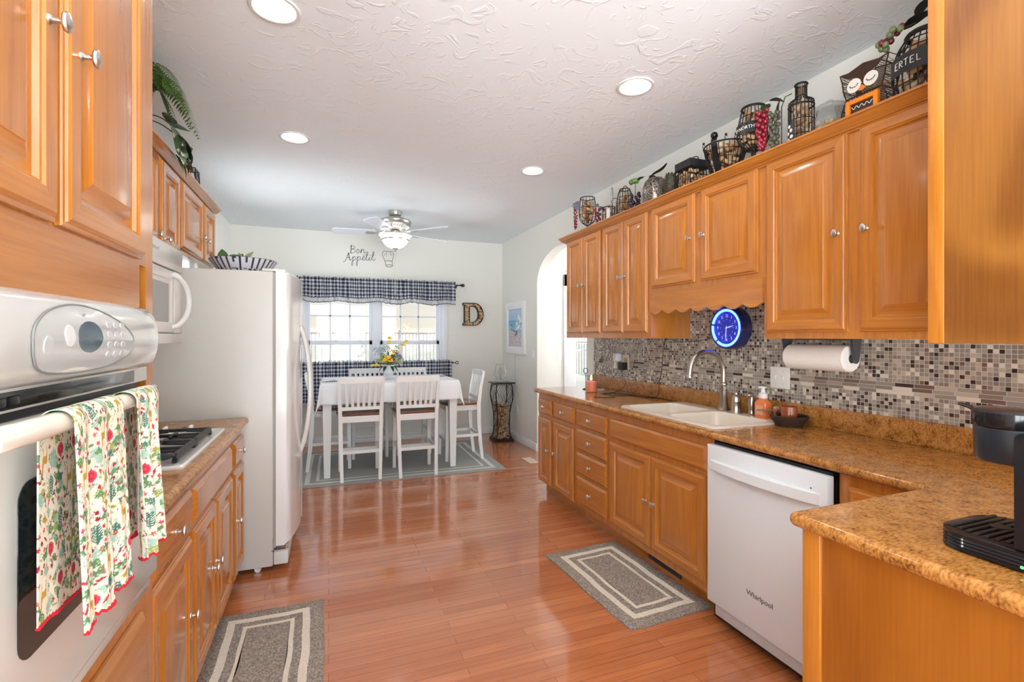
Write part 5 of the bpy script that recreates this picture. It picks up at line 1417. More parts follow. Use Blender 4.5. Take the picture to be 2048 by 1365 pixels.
# ================================================================== dining end
def rug_mat(name, col, c2, line=0.0):
    m, nt, b = nodes_of(name)
    tc = N(nt, 'TexCoord'); n = N(nt, 'TexNoise', _Scale=130.0, _Detail=4.0, _Roughness=0.8); mx = N(nt, 'MixRGB'); r = N(nt, 'ValToRGB'); bp = N(nt, 'Bump', _Strength=0.7, _Distance=0.006)
    r.color_ramp.elements[0].position = 0.40; r.color_ramp.elements[1].position = 0.62
    mx.inputs[1].default_value = c4(c2); mx.inputs[2].default_value = c4(col)
    nt.links.new(tc.outputs['Object'], n.inputs['Vector']); nt.links.new(n.outputs[0], r.inputs[0]); nt.links.new(r.outputs[0], mx.inputs[0])
    nt.links.new(mx.outputs[0], b.inputs['Base Color']); nt.links.new(n.outputs[0], bp.inputs['Height']); nt.links.new(bp.outputs[0], b.inputs['Normal'])
    setb(b, Roughness=0.95)
    return m
RUG_G = rug_mat('taupe rug pile', (0.50, 0.415, 0.345), (0.16, 0.13, 0.105)); RUG_C = rug_mat('cream rug pile', (0.86, 0.78, 0.66), (0.70, 0.61, 0.49))
RUG_D = rug_mat('flat gray rug', (0.36, 0.345, 0.31), (0.29, 0.28, 0.255)); RUG_DC = rug_mat('flat cream rug', (0.66, 0.64, 0.58), (0.60, 0.58, 0.52))
def rug(label, corners, rings, th, mats, wob, seed, group=None):
    """corners: near-left, near-right, far-right, far-left on the floor; rings: insets in metres with the pile inside each."""
    P = [Vector((x, y, 0)) for x, y in corners]; rr = random.Random(seed)
    Wd, Ln = (P[1] - P[0]).length, (P[3] - P[0]).length
    ph = [rr.uniform(0, 6) for _ in range(4)]
    def at(a, b):
        u, v = a / Wd, b / Ln
        p = P[0].lerp(P[1], u).lerp(P[3].lerp(P[2], u), v)
        p.x += wob * (math.sin(v * 9 + ph[0]) + 0.5 * math.sin(v * 23 + ph[1])); p.y += wob * (math.sin(u * 7 + ph[2]) + 0.5 * math.sin(u * 19 + ph[3]))
        return p
    t = thing('rug', label, 'rug', tuple((P[0] + P[2]) / 2))
    def loop(ins, z):
        pts = []; n = 14
        a0, a1, b0, b1 = ins, Wd - ins, ins, Ln - ins
        for i in range(n): pts.append(at(a0 + (a1 - a0) * i / n, b0))
        for i in range(n): pts.append(at(a1, b0 + (b1 - b0) * i / n))
        for i in range(n): pts.append(at(a1 - (a1 - a0) * i / n, b1))
        for i in range(n): pts.append(at(a0, b1 - (b1 - b0) * i / n))
        return [bm.verts.new((p.x, p.y, z)) for p in pts]
    bm = BM()
    prev = loop(0, 0.0006); cap(bm, prev, True)
    cur = loop(0, th * 0.7); bridge(bm, prev, cur, 0); prev = cur
    cur = loop(0.006, th); bridge(bm, prev, cur, 0); prev = cur
    mi = 0
    for ins in rings:
        cur = loop(ins, th); bridge(bm, prev, cur, mi); prev = cur; mi = 1 - mi
    n = len(prev) // 4
    # centre as a grid of strips
    A = [prev[i] for i in range(0, n + 1)]; B = [prev[(3 * n - i) % len(prev)] for i in range(0, n + 1)]
    for i in range(n):
        bm.faces.new((A[i], A[i + 1], B[i + 1], B[i])).material_index = mi
    bm.normal_update()
    obj('pile', bm, mats, t)
    return t
rug('taupe rug with two cream borders on the floor before the sink cabinet', [(1.312, 1.902), (1.815, 1.918), (1.782, 2.765), (1.268, 2.742)], [0.062, 0.096, 0.132, 0.152], 0.012, [RUG_G, RUG_C], 0.0035, 4)
rug('taupe rug with two cream borders on the floor before the left base cabinets', [(-0.505, 1.82), (-0.016, 1.82), (-0.022, 2.690), (-0.500, 2.690)], [0.062, 0.096, 0.132, 0.152], 0.012, [RUG_G, RUG_C], 0.0035, 9)
rug('large gray rug with cream borders spread below the dining table', [(-0.30, 4.735), (1.722, 4.690), (1.742, 6.16), (-0.28, 6.16)], [0.085, 0.130, 0.185, 0.212], 0.006, [RUG_D, RUG_DC], 0.002, 2)
RZ = 0.0065

# ---- table and cloth
TX0, TX1, TY0, TY1, TZ = -0.068, 1.282, 4.955, 5.800, 0.915
tb = thing('dining_table', 'white counter height dining table under a white cloth', 'table', ((TX0 + TX1) / 2, (TY0 + TY1) / 2, RZ))
bm = BM(); box(bm, TX0 + 0.005, TX1 - 0.005, TY0 + 0.005, TY1 - 0.005, TZ - 0.028, TZ - 0.003, 0.004); obj('tabletop', bm, M_WHITE, tb)
bm = BM()
for a in ((TX0 + 0.05, TX1 - 0.05, TY0 + 0.04, TY0 + 0.06), (TX0 + 0.05, TX1 - 0.05, TY1 - 0.06, TY1 - 0.04), (TX0 + 0.03, TX0 + 0.05, TY0 + 0.05, TY1 - 0.05), (TX1 - 0.05, TX1 - 0.03, TY0 + 0.05, TY1 - 0.05)): box(bm, *a, TZ - 0.115, TZ - 0.028)
obj('apron', bm, M_WHITE, tb)
def bar(bm, pts, wx, wy):
    rows = []
    for k, p in enumerate(pts):
        ax = wx[k] if isinstance(wx, (list, tuple)) else wx; ay = wy[k] if isinstance(wy, (list, tuple)) else wy
        rows.append([bm.verts.new((p[0] + sx * ax / 2, p[1] + sy * ay / 2, p[2])) for sx, sy in ((-1, -1), (1, -1), (1, 1), (-1, 1))])
    for a, b in zip(rows, rows[1:]): bridge(bm, a, b)
    cap(bm, rows[0], True); cap(bm, rows[-1])
for lx, ly in ((TX0 + 0.055, TY0 + 0.052), (TX1 - 0.055, TY0 + 0.052), (TX0 + 0.055, TY1 - 0.052), (TX1 - 0.055, TY1 - 0.052)):
    bm = BM(); bar(bm, [(lx, ly, RZ), (lx, ly, 0.60), (lx, ly, TZ - 0.028)], [0.056, 0.078, 0.080], [0.056, 0.078, 0.080]); obj('leg', bm, M_WHITE, tb)
bm = BM(); OV = 0.205; g = []
ax_ = lambda a, b, n: [a - OV + OV * i / 12 for i in range(12)] + [a + (b - a) * i / n for i in range(n + 1)] + [b + OV * (i + 1) / 12 for i in range(12)]
GXs, GYs = ax_(TX0, TX1, 60), ax_(TY0, TY1, 40); nx, ny = len(GXs) - 1, len(GYs) - 1
for j in range(ny + 1):
    row = []
    for i in range(nx + 1):
        x, y = GXs[i], GYs[j]
        ex, ey = max(TX0 - x, 0) - max(x - TX1, 0), max(TY0 - y, 0) - max(y - TY1, 0)
        r = math.hypot(ex, ey); cx, cy = min(max(x, TX0), TX1), min(max(y, TY0), TY1)
        if r < 1e-9: row.append(bm.verts.new((x, y, TZ + 0.001 * math.sin(x * 7) * math.sin(y * 6)))); continue
        dx, dy = -ex / r, -ey / r
        along = (x if abs(ey) > abs(ex) else y)
        sw_ = min(r / 0.05, 1) * 0.012 + r * (0.05 + 0.030 * math.sin(along * 11 + 1) + 0.02 * math.sin(along * 23))
        if abs(ex) > 0.01 and abs(ey) > 0.01: sw_ += 0.20 * min(abs(ex), abs(ey)); 
        dz = max(r - 0.004, 0) * (0.98 if not (abs(ex) > 0.01 and abs(ey) > 0.01) else 0.93)
        row.append(bm.verts.new((cx + dx * sw_, cy + dy * sw_, TZ - dz + (0.0 if dz > 0 else 0))))
    g.append(row)
for j in range(ny):
    for i in range(nx): bm.faces.new((g[j][i], g[j][i + 1], g[j + 1][i + 1], g[j + 1][i]))
M_CLOTH = mat('white tablecloth', (0.84, 0.83, 0.84), 0.85)
cl = obj('tablecloth', bm, M_CLOTH, None, label='white cloth draped over the dining table', cat='tablecloth', origin=(0.6, 5.38, TZ), ang=80)
sm = cl.modifiers.new('thickness', 'SOLIDIFY'); sm.thickness = 0.0016; sm.offset = 1.0
def napkin(x, y, label, a):
    bm = BM(); c_, s_ = math.cos(a), math.sin(a)
    prism(bm, [(x + px * c_ - py * s_, y + px * s_ + py * c_, TZ + 0.003) for px, py in ((-0.10, -0.055), (0.10, -0.055), (0.02, 0.065))], (0, 0, 0.004))
    obj('folded_napkin', bm, mat('gray napkin', (0.20, 0.19, 0.19), 0.9), None, label=label, cat='napkin', origin=(x, y, TZ + 0.003))
napkin(0.035, 5.24, 'folded gray napkin on the left end of the white tablecloth', 0.1); napkin(1.17, 5.50, 'folded gray napkin on the right end of the white tablecloth', 0.3)

# ---- chairs
def make_chair(label):
    t = thing('dining_chair', label, 'chair', (0, 0, RZ), 'white counter height chairs around the dining table')
    SZ = 0.632 + RZ
    for s in (-1, 1):
        bm = BM(); bar(bm, [(s * 0.172, -0.222, RZ), (s * 0.178, -0.198, 0.20), (s * 0.183, -0.180, 0.42), (s * 0.187, -0.176, 0.62), (s * 0.194, -0.196, 0.80), (s * 0.201, -0.232, 0.978)], [0.030, 0.032, 0.034, 0.036, 0.032, 0.026], [0.034, 0.038, 0.042, 0.042, 0.034, 0.026]); obj('rear_leg', bm, M_WHITE, t)
        bm = BM(); bar(bm, [(s * 0.182, 0.185, RZ), (s * 0.178, 0.178, SZ - 0.022)], [0.030, 0.038], [0.030, 0.038]); obj('front_leg', bm, M_WHITE, t)
        bm = BM(); bar(bm, [(s * 0.179, 0.165, 0.250), (s * 0.179, 0.165, 0.282)], 0.001, 0.001); bm.free()
        bm = BM(); box(bm, s * 0.179 - 0.010, s * 0.179 + 0.010, -0.182, 0.172, 0.262, 0.292); obj('side_stretcher', bm, M_WHITE, t)
    bm = BM(); box(bm, -0.178, 0.178, -0.206, -0.182, 0.262, 0.292); obj('rear_stretcher', bm, M_WHITE, t)
    bm = BM(); box(bm, -0.180, 0.180, 0.166, 0.192, 0.205, 0.240); obj('foot_rail', bm, M_WHITE, t)
    bm = BM()
    for a in ((-0.170, 0.170, -0.186, -0.164), (-0.168, 0.168, 0.164, 0.184), (-0.188, -0.168, -0.165, 0.168), (0.168, 0.188, -0.165, 0.168)): box(bm, *a, SZ - 0.082, SZ - 0.022)
    obj('apron', bm, M_WHITE, t)
    bm = BM(); prev = None
    out = [(-0.165, -0.190), (0.165, -0.190), (0.178, -0.155), (0.210, -0.150), (0.222, 0.0), (0.215, 0.14), (0.17, 0.205), (0.0, 0.225), (-0.17, 0.205), (-0.215, 0.14), (-0.222, 0.0), (-0.210, -0.150), (-0.178, -0.155)]
    for sc_, z in ((0.97, SZ - 0.022), (1.0, SZ - 0.016), (1.0, SZ - 0.006), (0.96, SZ), (0.6, SZ - 0.005), (0.25, SZ - 0.007)):
        cur = [bm.verts.new((x * sc_, y * sc_, z)) for x, y in out]
        if prev: bridge(bm, prev, cur)
        else: cap(bm, cur, True)
        prev = cur
    cap(bm, prev); obj('seat', bm, M_SEAT, t, ang=50)
    bx = lambda z: 0.187 + (z - 0.62) * 0.039
    by = lambda z: -0.176 - 0.056 * max(0, (z - 0.62) / 0.358) ** 1.25
    bm = BM(); rows = []
    for i in range(9):
        u = -1 + i / 4; y = by(0.96) - 0.014 * (1 - u * u); x = u * 0.205
        rows.append([bm.verts.new(p) for p in ((x, y - 0.011, 0.932), (x, y + 0.011, 0.932), (x, y + 0.009, 0.985 + RZ), (x, y - 0.013, 0.985 + RZ))])
    for a, b in zip(rows, rows[1:]): bridge(bm, a, b)
    cap(bm, rows[0], True); cap(bm, rows[-1]); bmesh.ops.recalc_face_normals(bm, faces=bm.faces); obj('top_rail', bm, M_WHITE, t)
    bm = BM(); box(bm, -0.182, 0.182, by(0.69) - 0.010, by(0.69) + 0.010, 0.672, 0.704); obj('lower_rail', bm, M_WHITE, t)
    for i in range(6):
        u = -1 + (i + 1) * 2 / 7; bm = BM()
        bar(bm, [(u * 0.176, by(0.70), 0.70), (u * 0.185, by(0.82) - 0.008 * (1 - u * u), 0.82), (u * 0.192, by(0.935) - 0.012 * (1 - u * u), 0.936)], 0.027, 0.012); obj('slat', bm, M_WHITE, t)
    return t
ch = make_chair('white chair with brown seat at the near side of the table, left of the pair')
ch.location = (0.290, 5.010, RZ)
dup(ch, (0.823, 4.970, RZ), 'white chair with brown seat at the near side of the table, right of the pair')
dup(ch, (1.392, 5.372, RZ), 'white chair with brown seat at the right end of the table', R(90))
dup(ch, (0.020, 5.470, RZ), 'white chair with brown seat at the left end of the table by the refrigerator', R(-90))
dup(ch, (0.440, 5.835, RZ), 'white chair on the window side of the table, left of the flower vase', R(180))
dup(ch, (0.930, 5.835, RZ), 'white chair on the window side of the table, right of the flower vase', R(180))

# ---- vase of flowers
VX, VY = 0.606, 5.335
vs = thing('flower_vase', 'white footed vase of yellow and lavender flowers on the table', 'vase', (VX, VY, TZ + 0.003))
bm = BM(); vz = TZ + 0.003
lathe(bm, (VX, VY, vz), [(0.0, 0.0), (0.048, 0.0), (0.048, 0.006), (0.032, 0.020), (0.026, 0.034), (0.032, 0.044), (0.052, 0.062), (0.058, 0.085), (0.058, 0.11), (0.062, 0.148), (0.065, 0.152), (0.060, 0.152), (0.054, 0.11), (0.050, 0.08), (0.0, 0.06)], 32, cap0=False, cap1=False)
obj('urn', bm, mat('white glazed urn', (0.66, 0.69, 0.70), 0.3), vs)
fr_ = random.Random(5)
C0 = Vector((VX, VY, vz + 0.15))
GREENS = [mat('leaf green', (0.10, 0.17, 0.045), 0.5), mat('dark leaf', (0.025, 0.06, 0.035), 0.4), mat('sage leaf', (0.22, 0.28, 0.13), 0.55)]
bm = BM()
for k in range(90):
    a = fr_.uniform(0, 6.28); e = fr_.uniform(0.15, 1.3); d = Vector((math.cos(a) * math.cos(e), math.sin(a) * math.cos(e), math.sin(e)))
    leafshape(bm, C0 + d * fr_.uniform(0.01, 0.10), d, (0, 0, 1), fr_.uniform(0.05, 0.09), fr_.uniform(0.02, 0.035), 0.3, 4, mi=fr_.choice((0, 0, 2, 2, 1)))
for a in (-2.2, -1.2, -0.6, 3.4):
    leafshape(bm, C0 + Vector((math.cos(a) * .05, math.sin(a) * .05, -0.005)), (math.cos(a) * .8, math.sin(a) * .8, -0.45), (0, 0, 1), 0.085, 0.035, 0.35, 5, mi=1)
obj('leaves', bm, GREENS, vs)
def bloom(name, col, spots, r, n, pet, flat=0.7):
    m = mat(name + ' petals', col, 0.6)
    for c in spots:
        bm = BM()
        for k in range(n):
            a = fr_.uniform(0, 6.28); e = fr_.uniform(-0.3, 1.5); d = Vector((math.cos(a) * math.cos(e), math.sin(a) * math.cos(e), math.sin(e)))
            p = Vector(c) + d * r
            ball(bm, p, pet, 6, 4, 1, 1, flat)
        tube(bm, [C0 + Vector((0, 0, -0.03)), (C0 + Vector(c)) / 2 + Vector((0, 0, 0.01)), Vector(c)], 0.0025, 5)
        obj(name, bm, m, vs)
bloom('yellow_rose', (0.78, 0.50, 0.05), [C0 + Vector((-0.02, -0.085, 0.055))], 0.042, 60, 0.016)
bloom('yellow_sprig', (0.80, 0.62, 0.10), [C0 + Vector((0.03, -0.05, 0.145)), C0 + Vector((0.045, -0.06, 0.11)), C0 + Vector((-0.13, -0.06, 0.0)), C0 + Vector((-0.165, -0.05, -0.005)), C0 + Vector((0.01, 0.0, 0.285)), C0 + Vector((0.005, 0.0, 0.245)), C0 + Vector((0.185, 0.0, 0.25)), C0 + Vector((0.155, 0.0, 0.215))], 0.018, 16, 0.010)
bloom('blue_gray_cluster', (0.50, 0.56, 0.62), [C0 + Vector((-0.10, -0.03, 0.145)), C0 + Vector((-0.07, -0.03, 0.175)), C0 + Vector((-0.02, -0.02, 0.17)), C0 + Vector((-0.135, 0.0, 0.155)), C0 + Vector((-0.085, 0.0, 0.16)), C0 + Vector((-0.045, 0.02, 0.19)), C0 + Vector((-0.115, 0.01, 0.12)), C0 + Vector((-0.06, 0.0, 0.135))], 0.034, 30, 0.008)
bloom('lavender_cluster', (0.36, 0.31, 0.40), [C0 + Vector((0.065, -0.03, 0.11)), C0 + Vector((0.10, -0.03, 0.085)), C0 + Vector((0.125, -0.02, 0.05)), C0 + Vector((0.09, 0.0, 0.10)), C0 + Vector((0.115, 0.0, 0.075)), C0 + Vector((0.075, 0.02, 0.13))], 0.030, 28, 0.008)
bloom('pale_green_sprig', (0.42, 0.50, 0.22), [C0 + Vector((-0.08, -0.02, 0.06)), C0 + Vector((-0.10, -0.03, 0.03)), C0 + Vector((0.12, -0.03, 0.02)), C0 + Vector((0.08, 0.01, 0.18)), C0 + Vector((-0.09, -0.05, 0.045)), C0 + Vector((0.09, -0.05, 0.03)), C0 + Vector((-0.06, -0.06, 0.09))], 0.026, 20, 0.009)

# ---- gingham curtains
def gingham(w, h, per=0.046):
    NAVY, MID, WH = np.array((0.045, 0.052, 0.095)), np.array((0.36, 0.385, 0.46)), np.array((0.86, 0.86, 0.85))
    a, b = (w / per) % 1 < 0.5, (h / per) % 1 < 0.5
    return np.where((a & b)[..., None], NAVY, np.where((a | b)[..., None], MID, WH))
def curtain(name, label, x0, x1, ztop, zbot, y, zrod, seed, border=None, full=1.25):
    rr = np.random.RandomState(seed); nu, nv = 520, 90
    U = np.linspace(0, 1, nu + 1); t_ = np.linspace(0, 1, nv + 1)
    fold = sum(a_ * np.sin(2 * math.pi * f_ * U + p_) for a_, f_, p_ in [(1, 21, 0.3), (0.7, 33.5, 1.1), (0.5, 47, 2.0), (0.6, 9.3, 0.7)])
    fold /= 2.0
    X = np.zeros((nv + 1, nu + 1)); Y = X.copy(); Z = X.copy(); colr = np.ones((nv + 1, nu + 1, 4))
    hem = 0.004 * np.sin(2 * math.pi * 60 * U) + 0.013 * np.sin(2 * math.pi * 4.3 * U + 1)
    gz = np.array([0.5 + 0.5 * math.sin(2 * math.pi * 3.1 * q + 0.9) * math.sin(2 * math.pi * 1.7 * q + 0.3) for q in U])
    for i, t in enumerate(t_):
        z = ztop + (zbot - ztop) * t
        below = max(0.0, (zrod - z) / (zrod - zbot)); head = z > zrod + 0.004
        fold = sum(a_ * np.sin(2 * math.pi * f_ * U + p_ + 0.5 * below * math.sin(f_)) for a_, f_, p_ in [(1.0, 23, 0.3), (0.8, 35.5, 1.1), (0.7, 51, 2.0), (0.7, 11.3, 0.7)]) / 2.2
        amp = 0.008 + (0.020 if border > 0.05 else 0.014) * below ** 0.6
        X[i] = x0 + (x1 - x0) * U + 0.006 * np.sin(2 * math.pi * 30 * U + t * 3) * below
        Y[i] = y - 0.010 * below + amp * fold + (0.011 * np.sin(2 * math.pi * 66 * U + 9 * t) if head else 0.0)
        Z[i] = z + hem * below ** 2 * (0.5 + gz) + (0.011 * np.sin(2 * math.pi * 47 * U + 1.0) * np.sin(2 * math.pi * 13 * U) + 0.004 if t == 0 else 0.0)
        w = (U + 0.007 * np.sin(2 * math.pi * 5.3 * U + 0.5) + 0.003 * np.sin(2 * math.pi * 11.7 * U)) * (x1 - x0) * full + 0.006 * np.sin(2 * math.pi * 30 * U + 2 * t)
        c = gingham(w, np.full_like(U, z - zbot))
        if border and z < zbot + border:
            e = (z - zbot) / border
            c = np.where(np.full_like(U, e)[:, None] < 0.14, np.array((0.06, 0.07, 0.10)), np.array((0.80, 0.80, 0.82)))
            if 0.90 < e: c = np.tile(np.array((0.18, 0.19, 0.24)), (nu + 1, 1))
        colr[i, :, :3] = c
    idx = np.arange((nv + 1) * (nu + 1)).reshape(nv + 1, nu + 1)
    f = np.stack([idx[:-1, :-1], idx[1:, :-1], idx[1:, 1:], idx[:-1, 1:]], -1).reshape(-1, 4)
    o0 = np.array(((x0 + x1) / 2, y, zrod))
    me = bpy.data.meshes.new(name); me.from_pydata((np.stack([X, Y, Z], -1).reshape(-1, 3) - o0).tolist(), [], f.tolist())
    ca = me.color_attributes.new('print', 'FLOAT_COLOR', 'POINT'); ca.data.foreach_set('color', colr.reshape(-1).tolist())
    me.polygons.foreach_set('use_smooth', [True] * len(me.polygons)); me.materials.append(M_GING)
    o = bpy.data.objects.new(name, me); COL.objects.link(o); o.location = o0.tolist(); ORI[o.name] = Vector(o0.tolist())
    o['label'] = label; o['category'] = 'curtain'
    sm = o.modifiers.new('thickness', 'SOLIDIFY'); sm.thickness = 0.001; sm.offset = 0
    return o
M_ROD = mat('oil rubbed bronze rod', (0.035, 0.030, 0.026), 0.4, 0.5)
curtain('gingham_valance', 'navy gingham ruffled valance across the top of the dining window', -0.392, 1.608, 2.110, 1.803, 6.388, 2.075, 3, border=0.062)
curtain('cafe_curtain', 'navy gingham cafe curtain across the lower half of the dining window', -0.315, 1.562, 1.058, 0.510, 6.414, 1.018, 5, border=0.040)
rd = thing('curtain_rod', 'dark bronze curtain rod with finials above the window', 'curtain rod', (0.62, 6.425, 2.075))
bm = BM(); cyl(bm, (-0.43, 6.425, 2.075), (1.672, 6.425, 2.075), 0.0075, n=12); obj('rod', bm, M_ROD, rd)
for x, s in ((-0.43, -1), (1.672, 1)):
    bm = BM(); lathe(bm, (x, 6.425, 2.075), [(0.008, 0), (0.014, 0.006), (0.010, 0.012), (0.012, 0.020), (0.022, 0.036), (0.024, 0.048), (0.016, 0.064), (0.006, 0.074), (0.0, 0.078)], 16, axis=(s, 0, 0)); obj('finial', bm, M_ROD, rd)
for x in (-0.40, 1.64):
    bm = BM(); tube(bm, [(x, 6.425, 2.068), (x, 6.46, 2.06), (x, YB - 0.001, 2.06)], 0.006, 8); cyl(bm, (x, YB - 0.005, 2.06), (x, YB - 0.0005, 2.06), 0.022, n=14); obj('bracket', bm, M_ROD, rd)
rd = thing('curtain_rod', 'thin dark rod with a ring end carrying the cafe curtain', 'curtain rod', (0.62, 6.448, 1.018))
bm = BM(); cyl(bm, (-0.33, 6.448, 1.018), (1.625, 6.448, 1.018), 0.005, n=10); obj('rod', bm, M_ROD, rd)
bm = BM(); tube(bm, [(1.645 + 0.019 * math.cos(a), 6.448, 1.018 + 0.019 * math.sin(a)) for a in [2 * math.pi * i / 22 for i in range(22)]], 0.0045, 8, closed=True); obj('finial', bm, M_ROD, rd)
for x in (-0.322, 1.60):
    bm = BM(); tube(bm, [(x, 6.448, 1.018), (x, YB - 0.0225, 1.018)], 0.005, 8); cyl(bm, (x, YB - 0.006, 1.018), (x, YB - 0.0005, 1.018), 0.012, n=12); tube(bm, [(x, YB - 0.024, 1.018), (x, YB - 0.005, 1.018)], 0.005, 8); obj('bracket', bm, M_ROD, rd)

# ---- lettering and chef hat on the back wall
TH0 = math.atan((1024 - 657.1) / 966.0)
def wallpt(u, v, y=YB - 0.0012):
    a = (u - 1024) / 966.0; c_, s_ = math.cos(TH0), math.sin(TH0)
    x = y * (s_ + a * c_) / (c_ - a * s_); d = x * s_ + y * c_
    return (x, y, 1.37 - (v - 674.4) * d / 966.0)
cw = lambda P: [wallpt(680 + x / 14.63, 480 + y / 14.63) for x, y in P]
M_INK = mat('black vinyl lettering', (0.035, 0.034, 0.032), 0.6)
def ell2(cx, cy, rx, ry, a0=0, a1=6.283, n=20): return [(cx + rx * math.cos(a0 + (a1 - a0) * i / n), cy + ry * math.sin(a0 + (a1 - a0) * i / n)) for i in range(n + 1)]
def vinyl(strokes, w, name, label):
    bm = BM()
    for st, ww in strokes:
        P = spline(cw(st), 5) if len(st) > 2 else cw(st)
        tube(bm, P, w * ww, 6)
    for v in bm.verts: v.co.y = YB - 0.0012 + (v.co.y - (YB - 0.0012)) * 0.12
    return obj(name, bm, M_INK, None, label=label, cat='wall decal', origin=(cw([strokes[0][0][0]])[0][0], YB, 2.4))
BON = [([(338, 150), (325, 280), (308, 400)], 1.5), ([(285, 195), (330, 180), (400, 180), (442, 212), (405, 250), (340, 272)], .8), ([(340, 272), (420, 280), (452, 322), (415, 372), (310, 397)], .8),
       (ell2(525, 335, 40, 58), 1.0), ([(632, 265), (618, 330), (604, 395)], 1.4), ([(604, 395), (640, 320), (682, 278), (702, 295), (700, 365), (722, 392), (762, 350)], .9),
       ([(90, 637), (138, 628), (182, 555), (250, 372)], 1.0), ([(250, 372), (268, 520), (308, 602)], 1.5), ([(195, 525), (250, 515), (300, 503)], .7)]
for dx in (0, 140):
    BON += [([(312 + dx, 600), (345 + dx, 565), (382 + dx, 488)], .8), ([(382 + dx, 488), (374 + dx, 610), (366 + dx, 735), (348 + dx, 755), (336 + dx, 700), (362 + dx, 620), (400 + dx, 600)], .9), ([(378 + dx, 525), (420 + dx, 490), (456 + dx, 512), (448 + dx, 565), (400 + dx, 600), (372 + dx, 598)], .9)]
BON += [([(600, 590), (660, 560), (712, 500), (692, 478), (660, 540), (684, 602), (735, 578)], .9), ([(662, 457), (742, 428)], .7),
        ([(735, 578), (792, 470), (814, 372), (792, 366), (770, 470), (770, 570), (802, 606), (842, 570)], .9), ([(742, 452), (832, 432)], .7), ([(842, 570), (872, 500), (852, 580), (882, 606), (922, 560)], .9), (ell2(880, 455, 5, 5, n=8), 1.0),
        ([(922, 560), (972, 460), (994, 368), (970, 362), (948, 450), (940, 560), (970, 606), (1012, 590), (1038, 545)], .9), ([(930, 442), (1012, 440)], .7)]
vinyl(BON, 0.0036, 'wall_lettering', 'black script Bon Appetit lettering on the wall above the window')
HAT = [([(1320, 640), (1262, 500), (1240, 420), (1268, 342), (1330, 325), (1362, 352), (1400, 335), (1450, 342), (1476, 362), (1505, 335), (1550, 360), (1572, 430), (1556, 520), (1522, 638)], 1.0), ([(1318, 622), (1420, 612), (1522, 636)], 1.0), ([(1322, 640), (1332, 700), (1344, 752)], 1.0), ([(1526, 640), (1532, 700), (1536, 745)], 1.0), (ell2(1440, 762, 94, 32), 1.2),
       ([(1358, 352), (1346, 400), (1350, 462)], .8), ([(1472, 362), (1482, 410), (1490, 462)], .8), ([(1292, 415), (1290, 465)], .7), ([(1520, 415), (1520, 462)], .7), ([(1345, 615), (1350, 600)], .7), ([(1400, 612), (1402, 598)], .7), ([(1450, 614), (1452, 596)], .9), ([(1490, 622), (1494, 600)], .7)]
vinyl(HAT, 0.0030, 'wall_sticker', 'black outline chef hat decal beside the lettering')

# ---- cork filled letter D
M_CORK = [mat('pale cork', (0.66, 0.44, 0.25), 0.85, bump=(300, 0.3, 0.001)), mat('mid cork', (0.55, 0.33, 0.165), 0.85, bump=(300, 0.3, 0.001)), mat('stained cork', (0.32, 0.145, 0.075), 0.85), mat('bleached cork', (0.66, 0.52, 0.36), 0.85)]
dl = thing('cork_letter', 'large letter D filled with wine corks on the back wall', 'wall decor', (1.885, YB, 1.685))
outl = [(1.742, 1.532), (1.90, 1.532)] + [(1.90 + 0.130 * math.sin(t), 1.686 - 0.154 * math.cos(t)) for t in [math.pi * i / 16 for i in range(1, 16)]] + [(1.90, 1.840), (1.742, 1.840), (1.742, 1.815), (1.762, 1.808), (1.762, 1.564), (1.742, 1.557)]
inn = [(1.832, 1.575), (1.885, 1.575)] + [(1.885 + 0.078 * math.sin(t), 1.686 - 0.111 * math.cos(t)) for t in [math.pi * i / 12 for i in range(1, 12)]] + [(1.885, 1.797), (1.832, 1.797)]
bm = BM()
for P in (outl, inn):
    n = len(P)
    for i in range(n):
        (xa, za), (xb, zb) = P[i], P[(i + 1) % n]
        L = math.hypot(xb - xa, zb - za); nx_, nz_ = (zb - za) / L * 0.004, -(xb - xa) / L * 0.004
        q = [(xa - nx_, za - nz_), (xb - nx_, zb - nz_), (xb + nx_, zb + nz_), (xa + nx_, za + nz_)]
        prism(bm, [(x, YB - 0.055, z) for x, z in q], (0, 0.054, 0))
obj('metal_edge', bm, M_WIRE, dl)
def pin(P, x, y):
    r = False; n = len(P)
    for i in range(n):
        (x0, y0), (x1, y1) = P[i], P[(i + 1) % n]
        if (y0 > y) != (y1 > y) and x < (x1 - x0) * (y - y0) / (y1 - y0) + x0: r = not r
    return r
rr_ = random.Random(3); k = 0
z = 1.548
D_CORKS = []
row = 0
while z < 1.84:
    x = 1.75 + (row % 2) * 0.011
    while x < 2.04:
        if all(pin(outl, x + a, z + b) and not pin(inn, x + a, z + b) for a, b in ((0.008, 0), (-0.008, 0), (0, 0.008), (0, -0.008))): D_CORKS.append((x, z))
        x += 0.0225
    z += 0.0195; row += 1
bm = BM()
for x, z in D_CORKS: cyl(bm, (x, YB - 0.002, z), (x + rr_.uniform(-.001, .001), YB - 0.046 - rr_.uniform(0, .006), z), 0.0105, n=12, mi=rr_.choice((0, 0, 1, 1, 2, 3)))
k = obj('cork_fill', bm, M_CORK, dl); k['kind'] = 'stuff'
bm = BM(); prism(bm, [(x, YB - 0.004, z) for x, z in outl], (0, 0.0035, 0)); bm.free()

